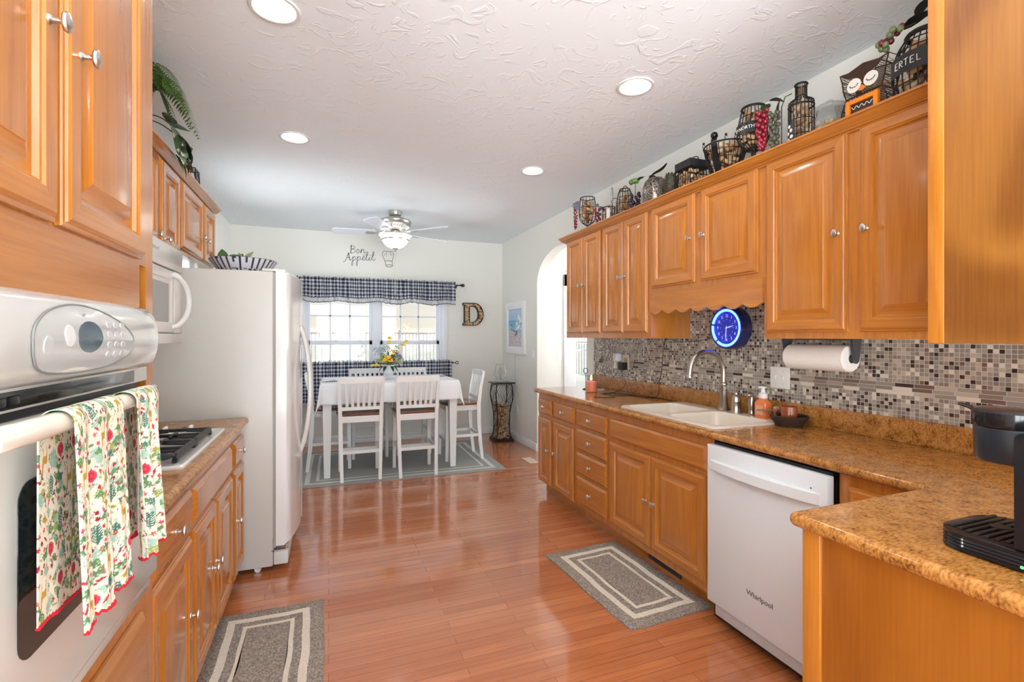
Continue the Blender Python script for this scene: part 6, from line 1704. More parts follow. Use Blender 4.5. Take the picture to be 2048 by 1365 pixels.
# ---- framed beach picture
pf = thing('framed_picture', 'white framed seaside picture on the right wall by the arch', 'picture', (XR, 5.965, 1.49))
PY0, PY1, PZ0, PZ1, AY, AZ = 5.625, 6.310, 1.150, 1.830, 0.085, 0.092
bm = BM()
for a in ((PY0, PY0 + AY, PZ0, PZ1), (PY1 - AY, PY1, PZ0, PZ1), (PY0 + AY, PY1 - AY, PZ0, PZ0 + AZ), (PY0 + AY, PY1 - AY, PZ1 - AZ, PZ1)): box(bm, XR - 0.032, XR - 0.0008, *a, 0.003)
obj('frame', bm, M_TRIM, pf)
nu, nv = 70, 70
A = np.zeros((nv + 1, nu + 1, 3)); u = np.linspace(0, 1, nu + 1)[None, :].repeat(nv + 1, 0); v = np.linspace(0, 1, nv + 1)[:, None].repeat(nu + 1, 1)
A[:] = srgb(206, 196, 200); A[v > 0.42 + 0.05 * np.sin(u * 6)] = srgb(140, 196, 222); A[v > 0.56] = srgb(110, 178, 214); A[v > 0.70] = srgb(168, 200, 226); A[v > 0.86] = srgb(188, 205, 228)
pr_ = random.Random(2)
def blot(cx, cy, rx, ry, c): A[((u - cx) / rx) ** 2 + ((v - cy) / ry) ** 2 < 1] = srgb(*c)
for _ in range(40): blot(pr_.uniform(.1, .9), pr_.uniform(.03, .34), .05, .018, pr_.choice([(190, 178, 186), (222, 214, 214), (175, 170, 182)]))
for q in range(16): blot(.42 + .20 * math.sin(q * .32), .30 + .012 * q + .1 * (q % 3 == 0), .035, .03, (96, 108, 124))
for q in range(22): blot(pr_.uniform(.5, .92), pr_.uniform(.46, .82), .055, .04, pr_.choice([(236, 240, 244), (214, 222, 232), (246, 246, 246), (200, 196, 176)]))
me = bpy.data.meshes.new('artwork')
V = np.stack([np.full_like(u, XR - 0.012), PY1 - AY - u * (PY1 - PY0 - 2 * AY), PZ0 + AZ + v * (PZ1 - PZ0 - 2 * AZ)], -1) - np.array(ORI[pf.name])
idx = np.arange((nv + 1) * (nu + 1)).reshape(nv + 1, nu + 1)
me.from_pydata(V.reshape(-1, 3).tolist(), [], np.stack([idx[:-1, :-1], idx[:-1, 1:], idx[1:, 1:], idx[1:, :-1]], -1).reshape(-1, 4).tolist())
ca = me.color_attributes.new('print', 'FLOAT_COLOR', 'POINT'); ca.data.foreach_set('color', np.concatenate([A, np.ones((nv + 1, nu + 1, 1))], -1).reshape(-1).tolist()); me.materials.append(M_ART)
o = bpy.data.objects.new('artwork', me); COL.objects.link(o); o.parent = pf; o['label'] = 'blue sea and pale sand print'
sm = o.modifiers.new('thickness', 'SOLIDIFY'); sm.thickness = 0.006; sm.offset = 0
bm = BM(); box(bm, XR - 0.008, XR - 0.0006, 6.000, 6.014, 0.46, 1.148, 0.002); obj('cord_channel', bm, mat('light gray cord cover', (0.62, 0.62, 0.61), 0.5), None, label='thin gray cord channel running down the wall from the picture', cat='cord', origin=(XR, 6.007, 0.46))

# ---- iron stand with corks and wire lamp
QX, QY, QH = 2.150, 6.050, 0.772
st = thing('cork_stand', 'black iron hourglass stand with wine corks inside in the corner', 'stand', (QX, QY, 0))
def hw_(z):      # half width of the hourglass at height z
    t = z / QH
    return 0.078 + 0.047 * (0.5 + 0.5 * math.cos(2 * math.pi * (t * 1.02 + 0.18))) ** 1.2 if t > 0.14 else 0.118 - 0.25 * (z) if z < 0.12 else 0.088
HWZ = [(0.0, 0.125), (0.02, 0.118), (0.05, 0.098), (0.10, 0.086), (0.18, 0.082), (0.28, 0.082), (0.38, 0.086), (0.46, 0.098), (0.54, 0.112), (0.61, 0.117), (0.68, 0.112), (0.75, 0.103)]
def hwz(z):
    for (a, wa), (b, wb) in zip(HWZ, HWZ[1:]):
        if a <= z <= b: return wa + (wb - wa) * (z - a) / (b - a)
    return HWZ[-1][1]
for sx, sy in ((-1, -1), (1, -1), (1, 1), (-1, 1)):
    bm = BM(); tube(bm, spline([(QX + sx * w, QY + sy * w, z + (0.008 if z == 0 else 0)) for z, w in HWZ], 3), 0.0075, 8); obj('corner_post', bm, M_WIRE, st)
bm = BM(); box(bm, QX - 0.13, QX + 0.13, QY - 0.13, QY + 0.13, 0.0005, 0.014, 0.003); obj('base', bm, M_WIRE, st)
bm = BM(); box(bm, QX - 0.142, QX + 0.142, QY - 0.142, QY + 0.142, 0.755, QH, 0.003); obj('top_plate', bm, M_GLOSSB, st)
bm = BM()
for ax, sgn in ((0, -1), (1, -1), (0, 1), (1, 1)):
    for k in range(5):
        ph = k * 1.3
        for q in (0,):
            P = []
            for i in range(37):
                z = 0.02 + 0.73 * i / 36; w = hwz(z); s = (-0.80 + 0.40 * k + 0.16 * math.sin(z * 34 + ph)) * w
                P.append((QX + (sgn * w if ax == 0 else s), QY + (sgn * w if ax == 1 else s), z))
            tube(bm, P, 0.0023, 5)
    for z in (0.04, 0.46, 0.74):
        w = hwz(z); tube(bm, [(QX + (sgn * w if ax == 0 else -w), QY + (sgn * w if ax == 1 else -w), z), (QX + (sgn * w if ax == 0 else w), QY + (sgn * w if ax == 1 else w), z)], 0.003, 5)
obj('wire_lattice', bm, M_WIRE, st)
# ---- wine corks: one shape, many copies
cork_mesh = []
for mi in range(4):
    bm = BM(); lathe(bm, (0, 0, 0), [(0.0, -0.022), (0.0095, -0.022), (0.0108, -0.020), (0.0112, 0.0), (0.0108, 0.020), (0.0095, 0.022), (0.0, 0.022)], 10, cap0=False, cap1=False)
    me = bpy.data.meshes.new('wine_cork'); bm.to_mesh(me); bm.free(); me.polygons.foreach_set('use_smooth', [True] * len(me.polygons)); me.set_sharp_from_angle(angle=R(40)); me.materials.append(M_CORK[mi]); cork_mesh.append(me)
ck_r = random.Random(11)
def corks(spots, label, group, scale=1.0):
    for p, d in spots:
        o = bpy.data.objects.new('wine_cork', cork_mesh[ck_r.choice((0, 0, 1, 1, 1, 2, 3))]); COL.objects.link(o)
        o.location = p; o.rotation_mode = 'QUATERNION'; o.rotation_quaternion = Vector(d).to_track_quat('Z', 'Y'); o.scale = (scale,) * 3
        o['label'] = label; o['category'] = 'wine cork'; o['group'] = group
def cork_pack(contains, lo, hi, n, seed, dmin=0.021, tries=4000, facing=None):
    """Random packing: corks kept inside the container and off each other."""
    r = random.Random(seed); out = []
    for _ in range(tries):
        if len(out) >= n: break
        p = Vector([r.uniform(lo[i], hi[i]) for i in range(3)]); d = Vector((r.uniform(-1, 1), r.uniform(-1, 1), r.uniform(-.6, .6))).normalized()
        if not (contains(p + d * 0.022) and contains(p - d * 0.022) and contains(p)): continue
        if facing and not facing(p, r): continue
        ok = True
        for q, e in out:
            if (p - q).length < 0.05:
                if min((p + d * a - q - e * b).length for a in (-.016, 0, .016) for b in (-.016, 0, .016)) < dmin: ok = False; break
        if ok: out.append((p, d))
    return out
inst = lambda p: abs(p.x - QX) < hwz(max(p.z, 0)) - 0.014 and abs(p.y - QY) < hwz(max(p.z, 0)) - 0.014 and 0.03 < p.z < 0.50
near_face = lambda p, r: (p.x - QX < -hwz(p.z) + 0.045) or (p.y - QY < -hwz(p.z) + 0.045)
SP = cork_pack(inst, (QX - 0.12, QY - 0.12, 0.03), (QX + 0.12, QY + 0.12, 0.50), 112, 21, 0.0185, 26000, near_face)
corks(SP, 'wine cork inside the black iron corner stand', 'corks inside the iron stand')
bm = BM()
prevr = None
for z in (0.016, 0.05, 0.10, 0.18, 0.28, 0.38, 0.44, 0.475):
    w = hwz(z) - 0.062
    cur = [bm.verts.new((QX + sx * w + ck_r.uniform(-.003, .003), QY + sy * w, z + 0.0)) for sx, sy in ((-1, -1), (0, -1), (1, -1), (1, 0), (1, 1), (0, 1), (-1, 1), (-1, 0))]
    if prevr: bridge(bm, prevr, cur)
    else: cap(bm, cur, True)
    prevr = cur
cap(bm, prevr)
obj('cork_pile', bm, mat('packed corks', (0.36, 0.20, 0.095), 0.9, bump=(60, 1.0, 0.02), var=(38, (0.10, 0.05, 0.025))), None, label='packed mass of wine corks deep inside the iron stand', cat='wine corks', kind='stuff', origin=(QX, QY, 0.016))
lp = thing('wire_lamp', 'silver geometric wire lamp with clear bulb on the cork stand', 'lamp', (QX - 0.02, QY - 0.01, QH))
LX, LY = QX - 0.02, QY - 0.01
M_SILV = mat('silver wire', (0.52, 0.53, 0.55), 0.3, 0.9)
bm = BM(); lathe(bm, (LX, LY, QH + 0.0005), [(0.052, 0.0), (0.054, 0.006), (0.046, 0.018), (0.030, 0.026), (0.020, 0.040), (0.016, 0.060)], 20); obj('base', bm, mat('gray lamp base', (0.40, 0.41, 0.42), 0.45), lp)
bm = BM(); levels = [(0.040, 0.026), (0.092, 0.105), (0.062, 0.235)]
for k in range(6):
    a = R(60 * k + 15); P = [(LX + r * math.cos(a), LY + r * math.sin(a), QH + z) for r, z in levels]
    tube(bm, P, 0.0026, 5)
for r, z in levels[2:]:
    P = [(LX + r * math.cos(R(60 * k + 15)), LY + r * math.sin(R(60 * k + 15)), QH + z) for k in range(6)]
    for a, b in zip(P, P[1:] + P[:1]): tube(bm, [a, b], 0.0026, 5)
obj('wire_cage', bm, M_SILV, lp)
bm = BM(); lathe(bm, (LX, LY, QH), [(0.014, 0.058), (0.016, 0.075), (0.032, 0.115), (0.034, 0.140), (0.024, 0.175), (0.010, 0.195), (0.0, 0.198)], 20, cap1=False); obj('bulb', bm, M_GLASS, lp)

# ---- pale blue curtain beside the hall door
bm = BM(); g = []
for j in range(25):
    t = j / 24; z = 2.25 - 2.2 * t; pin_ = 1 - 0.55 * math.exp(-((z - 1.0) / 0.55) ** 2); row = []
    for i in range(41):
        u = i / 40; row.append(bm.verts.new((3.42 + (0.52 * u) * pin_ - 0.10 * (1 - pin_), 5.855 + 0.020 * math.sin(u * 2 * math.pi * 6), z)))
    g.append(row)
for j in range(24):
    for i in range(40): bm.faces.new((g[j][i], g[j + 1][i], g[j + 1][i + 1], g[j][i + 1]))
o = obj('hall_curtain', bm, mat('pale blue sheer cloth', (0.50, 0.66, 0.72), 0.85), None, label='pale blue curtain tied back at the hall patio door', cat='curtain', origin=(3.6, 5.855, 2.25), ang=80)
sm = o.modifiers.new('thickness', 'SOLIDIFY'); sm.thickness = 0.001; sm.offset = 0
bm = BM(); cyl(bm, (3.0, 5.855, 2.26), (4.9, 5.855, 2.26), 0.009, n=10)
for x in (3.05, 4.85): box(bm, x - 0.01, x + 0.01, 5.855, 5.8725, 2.25, 2.27)
obj('curtain_rod', bm, M_NICK, None, label='nickel curtain rod above the hall patio door', cat='curtain rod', origin=(3.95, 5.855, 2.26))
# floor register by the arch
bm = BM(); box(bm, 2.03, 2.14, 4.80, 5.05, 0.0005, 0.006, 0.002)
for i in range(11): box(bm, 2.042, 2.128, 4.815 + 0.0205 * i, 4.825 + 0.0205 * i, 0.0055, 0.0075)
obj('floor_register', bm, mat('tan register', (0.60, 0.45, 0.34), 0.4), None, label='small tan floor register by the end of the right counter', cat='vent', origin=(2.085, 4.925, 0))
# ================================================================== decorations on the right wall cabinets
DZ = 2.2228
WIRE_R = 0.0021
def curved_text(s, size, cx, cy, r, ang, z, m, parent, stroke=False, tilt=0.0):
    bm = text_bm(s, size, 0.0004, (0, 0, 0), (1, 0, 0), (0, 0, 1))
    for v in bm.verts:
        x, y, zz = v.co
        a = ang + x / r; rr_ = r + 0.0012 - y
        v.co = (cx + rr_ * math.cos(a), cy + rr_ * math.sin(a), z + zz + x * tilt)
    return obj('lettering', bm, m, parent)
def vessel(name, label, cat, x, y, prof, ribs, hoops, z=DZ, wr=WIRE_R, m=None, foot=True, tilt=None):
    """Wire container turned from a profile [(radius, height)]."""
    t = thing(name, label, cat, (x, y, z)); m = m or M_WIRE
    P = spline([(r, h, 0) for r, h in prof], 4)
    bm = BM()
    for k in range(ribs):
        a = 2 * math.pi * k / ribs
        tube(bm, [(x + p.x * math.cos(a), y + p.x * math.sin(a), z + p.y + wr) for p in P], wr, 5)
    obj('wire_ribs', bm, m, t)
    for h, th in hoops:
        bm = BM(); r = rad_at(prof, h)
        tube(bm, [(x + r * math.cos(2 * math.pi * i / 36), y + r * math.sin(2 * math.pi * i / 36), z + h + wr) for i in range(36)], wr * th, 6, closed=True)
        obj('wire_hoop', bm, m, t)
    return t
def rad_at(prof, h):
    for (ra, ha), (rb, hb) in zip(prof, prof[1:]):
        if ha <= h <= hb and hb > ha: return ra + (rb - ra) * (h - ha) / (hb - ha)
    return prof[-1][0] if h > prof[-1][1] else prof[0][0]
def fill_corks(x, y, prof, h0, h1, n, seed, label, group, core=True, z=DZ, dmin=0.0205):
    rc = 0.55
    def inside_(p):
        h = p.z - z; q = math.hypot(p.x - x, p.y - y)
        return h0 + 0.006 < h < h1 and q < rad_at(prof, h) - 0.0155
    cam_side = lambda p, r: math.hypot(p.x - x, p.y - y) > 0.42 * rad_at(prof, p.z - z) - 0.002 and ((p.x - x) * -0.74 + (p.y - y) * -0.67 > -0.03)
    rm = max(r for r, _ in prof)
    S_ = cork_pack(inside_, (x - rm, y - rm, z + h0), (x + rm, y + rm, z + h1), n, seed, dmin, 9000, cam_side)
    corks(S_, label, group)
    if core:
        bm = BM(); k = 7
        lathe(bm, (x + 0.012, y + 0.012, z), [(0.0, h0 + 0.012)] + [(max(0.004, rad_at(prof, h0 + (h1 - h0) * i / k) * 0.5 - 0.016), h0 + 0.014 + (h1 - h0 - 0.03) * i / k) for i in range(k + 1)] + [(0.0, h1 - 0.012)], 14, cap0=False, cap1=False)
        obj('cork_pile', bm, MATS['packed corks'], None, label='packed corks at the centre of ' + group.replace('corks in ', ''), cat='wine corks', kind='stuff', origin=(x, y, z + h0))
M_BAND = mat('blackboard band', (0.016, 0.016, 0.018), 0.45)
M_CHALK = mat('chalk white', (0.80, 0.79, 0.76), 0.8)
M_LEAF = mat('dark silk leaf', (0.030, 0.055, 0.028), 0.45); M_LEAFG = mat('green silk leaf', (0.06, 0.13, 0.035), 0.45); M_LEAFGR = mat('gray velvet leaf', (0.13, 0.13, 0.17), 0.7)
G_RED = mat('red plastic grape', (0.30, 0.012, 0.030), 0.18, coat=0.5); G_BURG = mat('burgundy plastic grape', (0.17, 0.018, 0.030), 0.25, coat=0.3); G_PURP = mat('black purple grape', (0.030, 0.012, 0.030), 0.2, coat=0.4); G_GREEN = mat('green plastic grape', (0.15, 0.20, 0.075), 0.25, coat=0.4); G_DULL = mat('dull green grape', (0.11, 0.105, 0.07), 0.4)
def grapes(label, spots, r, mats_, stem, leaves=(), seed=1, lm=None):
    """A bunch: every grape a ball of its own under the bunch."""
    rr = random.Random(seed); base = (spots[0][0], spots[0][1], min(s[2] for s in spots) - r)
    t = thing('grape_bunch', label, 'artificial grapes', base)
    me = {}
    for m in mats_:
        bm = BM(); ball(bm, (0, 0, 0), r, 10, 7, 0.94, 0.94, 1.08); q = bpy.data.meshes.new('grape'); bm.to_mesh(q); bm.free(); q.polygons.foreach_set('use_smooth', [True] * len(q.polygons)); q.materials.append(m); me[m.name] = q
    for s in spots:
        o = bpy.data.objects.new('grape', me[rr.choice(mats_).name]); COL.objects.link(o); o.parent = t; o.location = Vector(s) - Vector(base)
    bm = BM(); tube(bm, stem, 0.0022, 6); obj('stem', bm, mat('brown stem', (0.06, 0.035, 0.02), 0.7), t)
    for (b, d, L, Wd) in leaves:
        bm = BM(); leafshape(bm, b, d, (0, 0, 1), L, Wd, 0.35, 6); obj('leaf', bm, lm or M_LEAF, t)
    return t
def bunch_spots(x, y, ztop, L, R0, r, n, seed, taper=0.75):
    rr = random.Random(seed); out = []
    for k in range(n):
        t = (k + 0.5) / n; q = R0 * (1 - taper * t ** 1.4) ; a = k * 2.4
        out.append((x + q * math.cos(a) * rr.uniform(.75, 1), y + q * math.sin(a) * rr.uniform(.75, 1), ztop - L * t + rr.uniform(-r, r) * 0.4))
    return out

# 1. goblet of corks at the far end
P1 = [(0.048, 0.0), (0.040, 0.006), (0.010, 0.022), (0.008, 0.105), (0.022, 0.118), (0.056, 0.145), (0.072, 0.19), (0.075, 0.24), (0.068, 0.31), (0.062, 0.348)]
vessel('wire_goblet', 'tall wire wine goblet of corks at the far end of the cabinet tops', 'cork holder', 2.10, 3.684, P1, 14, [(0.0, 1.5), (0.145, 1), (0.20, 1), (0.26, 1), (0.348, 1.8)])
fill_corks(2.10, 3.684, P1, 0.125, 0.33, 24, 31, 'wine cork in the far wire goblet', 'corks in the far wire goblet')
grapes('long thin bunch of dark red grapes hanging at the far cabinet end', bunch_spots(2.040, 3.790, 2.525, 0.20, 0.017, 0.0075, 34, 4, 0.45), 0.0078, [G_BURG, G_RED], [(2.052, 3.735, 2.560), (2.046, 3.765, 2.556), (2.040, 3.790, 2.525), (2.040, 3.790, 2.33)], [((2.046, 3.775, 2.54), (-.2, .8, .5), 0.06, 0.03), ((2.046, 3.775, 2.54), (-.6, .5, -.1), 0.05, 0.028), ((2.02, 3.72, 2.55), (-.25, -.3, -.9), 0.085, 0.055)], 4, M_LEAFGR)
# 2. small bunch and small basket
grapes('short bunch of red grapes right of the far goblet', bunch_spots(2.095, 3.505, 2.440, 0.19, 0.024, 0.011, 22, 5, 0.35), 0.0115, [G_BURG, G_RED], [(2.10, 3.50, 2.462), (2.098, 3.503, 2.44), (2.095, 3.505, 2.26)], [((2.10, 3.49, 2.455), (.0, -.9, -.35), 0.10, 0.05), ((2.09, 3.50, 2.452), (-.2, -.3, .5), 0.035, 0.022)], 5, M_LEAFGR)
P2 = [(0.034, 0.0), (0.046, 0.05), (0.052, 0.12), (0.050, 0.18)]
vessel('wire_cup', 'small wire cup of corks between red grapes and round cork basket', 'cork holder', 2.10, 3.345, P2, 12, [(0.0, 1.4), (0.06, 1), (0.12, 1), (0.18, 1.8)])
fill_corks(2.10, 3.345, P2, 0.03, 0.20, 8, 33, 'wine cork in the small wire cup', 'corks in the small wire cup', core=False)
bm = BM(); box(bm, 2.035, 2.043, 3.235, 3.275, DZ + 0.0005, 2.372); obj('white_card', bm, mat('pale card', (0.74, 0.76, 0.73), 0.8), None, label='small pale card propped before the round sign basket', cat='card', origin=(2.04, 3.255, DZ))
# 3. round basket with oval sign
P3 = [(0.040, 0.0), (0.052, 0.03), (0.062, 0.09), (0.064, 0.15), (0.056, 0.21), (0.038, 0.262)]
vb = vessel('round_wire_basket', 'round wire basket of corks with an oval gray sign', 'cork holder', 2.10, 3.120, P3, 18, [(0.0, 1.5), (0.05, 1), (0.10, 1), (0.15, 1), (0.20, 1), (0.262, 1.8)])
bm = BM(); tube(bm, spline([(2.10, 3.158, DZ + 0.262), (2.10, 3.14, DZ + 0.285), (2.10, 3.11, DZ + 0.290), (2.10, 3.082, DZ + 0.262)], 6), 0.003, 6); obj('handle', bm, M_WIRE, vb)
bm = BM(); prism(bm, [(2.034 + 0.012 * math.cos(2 * math.pi * i / 28), 3.190 + 0.034 * math.cos(2 * math.pi * i / 28), 2.457 + 0.062 * math.sin(2 * math.pi * i / 28)) for i in range(28)], (-0.004, 0.001, 0)); obj('sign', bm, mat('slate blue sign', (0.24, 0.27, 0.32), 0.5), vb)
bm = BM()
for i, (z, w) in enumerate(((2.492, .016), (2.474, .022), (2.456, .023), (2.440, .021), (2.424, .014))):
    P = [(2.0285 + 0.012 * q / 0.034, 3.191 + q, z + 0.005 * math.sin(q * 420 + i)) for q in [(-w + 2 * w * j / 12) for j in range(13)]]
    tube(bm, P, 0.0016, 5)
obj('sign_script', bm, M_CHALK, vb)
bm = BM(); tube(bm, [(2.030, 3.185, DZ + 0.001), (2.032, 3.188, 2.397)], 0.003, 6); tube(bm, [(2.034, 3.186, 2.43), (2.055, 3.165, 2.43)], 0.0025, 6); obj('sign_stake', bm, M_WIRE, vb)
fill_corks(2.10, 3.120, P3, 0.02, 0.25, 18, 35, 'wine cork in the round wire basket with the oval sign', 'corks in the round wire basket')
# 4. green and purple grapes
sp4 = bunch_spots(2.085, 2.965, 2.420, 0.20, 0.038, 0.012, 34, 7, 0.4)
grapes('dark purple bunch of grapes beside the bronze apple', sp4, 0.0125, [G_PURP], [(2.085, 2.965, 2.50), (2.085, 2.965, 2.26)], (), 7)
grapes('green grapes resting on the purple bunch beside the bronze apple', [(2.075, 3.000, 2.500), (2.060, 2.985, 2.498), (2.083, 2.972, 2.502), (2.068, 2.960, 2.504), (2.055, 2.968, 2.498), (2.09, 2.95, 2.498), (2.072, 2.938, 2.501), (2.058, 2.945, 2.497)], 0.0155, [mat('bright green grape', (0.13, 0.24, 0.05), 0.3, coat=0.3), G_GREEN], [(2.075, 2.97, 2.50), (2.10, 2.93, 2.505)], [((2.085, 2.935, 2.50), (.1, -.9, .4), 0.07, 0.035)], 8)
# 5. bronze mesh apple
M_PIERCE = mat('pierced bronze', (0.055, 0.040, 0.030), 0.35, 0.7, var=(120, (0.42, 0.36, 0.31)))
ap = thing('metal_apple', 'large pierced bronze metal apple with a long leaf', 'decorative apple', (2.10, 2.752, DZ))
bm = BM(); lathe(bm, (2.10, 2.752, DZ), [(0.0, 0.008), (0.030, 0.0), (0.056, 0.010), (0.076, 0.060), (0.085, 0.125), (0.082, 0.175), (0.068, 0.215), (0.045, 0.236), (0.022, 0.235), (0.0, 0.222)], 36, cap0=False, cap1=False)
for v in bm.verts:
    a = math.atan2(v.co.y - 2.752, v.co.x - 2.10); f = 1 + 0.035 * math.cos(5 * a); v.co.x = 2.10 + (v.co.x - 2.10) * f; v.co.y = 2.752 + (v.co.y - 2.752) * f
obj('body', bm, M_PIERCE, ap)
M_BRZ = mat('dark bronze sheet', (0.085, 0.065, 0.052), 0.35, 0.8)
bm = BM(); tube(bm, spline([(2.10, 2.752, DZ + 0.226), (2.098, 2.765, DZ + 0.252), (2.09, 2.80, DZ + 0.262)], 5), [0.010] * 11, 8); obj('stem', bm, M_BRZ, ap)
bm = BM(); P = [(2.075, 2.835, 2.445), (2.08, 2.80, 2.470), (2.085, 2.765, 2.487), (2.09, 2.735, 2.494), (2.095, 2.700, 2.498), (2.10, 2.665, 2.510), (2.105, 2.640, 2.528)]
tube(bm, spline(P, 4), [0.004 + 0.013 * math.sin(math.pi * min(1, max(0, (i - 6) / 18))) for i in range(25)], 8, flat=0.25); obj('leaf', bm, M_BRZ, ap)
# 6. artichoke
ar = thing('artichoke', 'small dark green artichoke left of the lidded wire basket', 'artificial artichoke', (2.10, 2.590, DZ))
bm = BM(); rr_ = random.Random(3)
for j in range(7):
    for k in range(9):
        a = 2 * math.pi * (k + 0.5 * (j % 2)) / 9; h = 0.085 + 0.016 * j; r = 0.034 * math.sin(math.pi * (0.25 + 0.10 * j)) 
        d = Vector((math.cos(a) * .35, math.sin(a) * .35, 1)); leafshape(bm, (2.10 + r * math.cos(a), 2.590 + r * math.sin(a), DZ + h), d, (math.cos(a), math.sin(a), 0.1), 0.045, 0.030, -0.1, 4, mi=(j + k) % 2)
obj('scales', bm, [mat('artichoke green', (0.075, 0.080, 0.05), 0.6), mat('artichoke brown', (0.075, 0.045, 0.035), 0.6)], ar)
bm = BM(); lathe(bm, (2.10, 2.590, DZ), [(0.030, 0.0), (0.033, 0.05), (0.034, 0.10), (0.033, 0.15), (0.020, 0.19), (0.0, 0.20)], 16, cap1=False); obj('heart', bm, mat('dark artichoke core', (0.05, 0.035, 0.03), 0.7), ar)
# 7. square basket with a black lid
sb = thing('lidded_wire_basket', 'square wire basket of corks with a black metal lid', 'cork holder', (2.11, 2.405, DZ))
bx0, bx1, by0, by1 = 2.040, 2.180, 2.340, 2.470
bm = BM()
for k in range(7):
    f = k / 6
    for (xa, ya) in ((bx0 + (bx1 - bx0) * f, by0), (bx0 + (bx1 - bx0) * f, by1), (bx0, by0 + (by1 - by0) * f), (bx1, by0 + (by1 - by0) * f)):
        cx_, cy_ = 2.11, 2.405; tube(bm, [(cx_ + (xa - cx_) * 1.12, cy_ + (ya - cy_) * 1.12, DZ + 0.002), (xa, ya, 2.405)], 0.002, 5)
obj('wire_ribs', bm, M_WIRE, sb)
for z, f in ((DZ + 0.003, 1.12), (DZ + 0.06, 1.08), (DZ + 0.10, 1.055), (DZ + 0.14, 1.03), (2.402, 1.0)):
    q = [(2.11 + (x - 2.11) * f, 2.405 + (y - 2.405) * f, z) for x, y in ((bx0, by0), (bx1, by0), (bx1, by1), (bx0, by1))]
    bm = BM(); tube(bm, q, 0.0022, 5, closed=True); obj('wire_hoop', bm, M_WIRE, sb)
bm = BM(); box(bm, bx0 - 0.006, bx1 + 0.006, by0 - 0.006, by1 + 0.006, 2.406, 2.452, 0.003); obj('lid', bm, M_BAND, sb)
bm = BM(); tube(bm, arc((2.11, 2.405, 2.452), 0.05, 0, math.pi, 14, (0, 1, 0), (0.3, 0, 0.75)), 0.003, 6); tube(bm, spline([(2.10, 2.478, 2.41), (2.10, 2.515, 2.405), (2.09, 2.535, 2.34)], 6), 0.003, 6); obj('handle', bm, M_WIRE, sb)
corks(cork_pack(lambda p: 2.05 < p.x < 2.17 and 2.350 < p.y < 2.460 and DZ + 0.03 < p.z < 2.395, (2.05, 2.35, DZ + 0.03), (2.17, 2.46, 2.395), 28, 41, 0.0205, 12000, lambda p, r: p.x < 2.095 or p.y < 2.395), 'wine cork in the square wire basket with the black lid', 'corks in the square lidded basket')
# 8. flared basket with black straps
P8 = [(0.050, 0.0), (0.066, 0.06), (0.088, 0.13), (0.108, 0.19), (0.116, 0.228)]
fb = vessel('strapped_wire_basket', 'flared wire basket of corks with black straps and ball finial', 'cork holder', 2.115, 2.142, P8, 26, [(0.0, 1.6), (0.05, 1), (0.10, 1), (0.15, 1), (0.19, 1), (0.228, 2.2)])
for k in range(4):
    a = R(196 + 90 * k); bm = BM(); d = Vector((math.cos(a), math.sin(a), 0)); s = Vector((-d.y, d.x, 0)); rows = []
    for r, h in [(0.054, 0.0)] + P8[1:] + [(0.112, 0.245)] + ([(0.098, 0.262)] if k == 0 else []):
        c = Vector((2.115, 2.142, DZ + h + 0.003)) + d * (r + 0.006)
        rows.append([bm.verts.new(c + s * 0.017 - d * 0.002), bm.verts.new(c - s * 0.017 - d * 0.002), bm.verts.new(c - s * 0.017 + d * 0.002), bm.verts.new(c + s * 0.017 + d * 0.002)])
    for a_, b_ in zip(rows, rows[1:]): bridge(bm, a_, b_)
    cap(bm, rows[0], True); cap(bm, rows[-1]); bmesh.ops.recalc_face_normals(bm, faces=bm.faces); obj('strap', bm, M_GLOSSB, fb)
bm = BM(); a = R(196); ball(bm, (2.115 + 0.116 * math.cos(a), 2.142 + 0.116 * math.sin(a), DZ + 0.268), 0.0195, 16, 10); obj('finial', bm, M_GLOSSB, fb)
for k in (0.55, 1.0, 2.0, 2.45, 5.4):
    a = R(196) + k; bm = BM(); c = Vector((2.115 + 0.115 * math.cos(a), 2.142 + 0.115 * math.sin(a), DZ + 0.232))
    tube(bm, spline([c, c + Vector((0, 0.010, 0.012)), c + Vector((0, 0.004, 0.022)), c + Vector((0, -0.006, 0.016))], 4), 0.002, 5); ball(bm, c + Vector((0, 0.002, 0.028)), 0.007, 8, 6); obj('scroll', bm, M_WIRE, fb)
fill_corks(2.115, 2.142, P8, 0.02, 0.235, 34, 43, 'wine cork in the flared basket with black straps', 'corks in the strapped basket')
# 9. goblet with the chalk band
P9 = [(0.050, 0.0), (0.040, 0.006), (0.012, 0.024), (0.010, 0.115), (0.030, 0.135), (0.062, 0.160), (0.078, 0.205), (0.078, 0.25), (0.068, 0.30), (0.056, 0.352)]
X9, Y9 = 2.10, 1.934
g2 = vessel('wire_goblet', 'wire goblet of corks with a chalk lettered black band', 'cork holder', X9, Y9, P9, 22, [(0.0, 1.5), (0.137, 2.6), (0.165, 1), (0.30, 1), (0.352, 3.0)])
def band(t, cx, cy, r, z0, z1, a0, a1):
    bm = BM(); rows = []
    for i in range(25):
        a = a0 + (a1 - a0) * i / 24; rows.append([bm.verts.new((cx + q * math.cos(a), cy + q * math.sin(a), z)) for q, z in ((r, z0), (r + 0.0012, z0), (r + 0.0012, z1), (r, z1))])
    for a_, b_ in zip(rows, rows[1:]): bridge(bm, a_, b_)
    cap(bm, rows[0]); cap(bm, rows[-1]); bmesh.ops.recalc_face_normals(bm, faces=bm.faces); obj('band', bm, M_BAND, t)
band(g2, X9, Y9, 0.0815, DZ + 0.205, DZ + 0.262, R(115), R(235))
curved_text('UP NORTH', 0.024, X9, Y9, 0.083, R(185), DZ + 0.233, M_CHALK, g2)
fill_corks(X9, Y9, P9, 0.14, 0.345, 32, 47, 'wine cork in the goblet with the chalk lettered band', 'corks in the chalk band goblet')
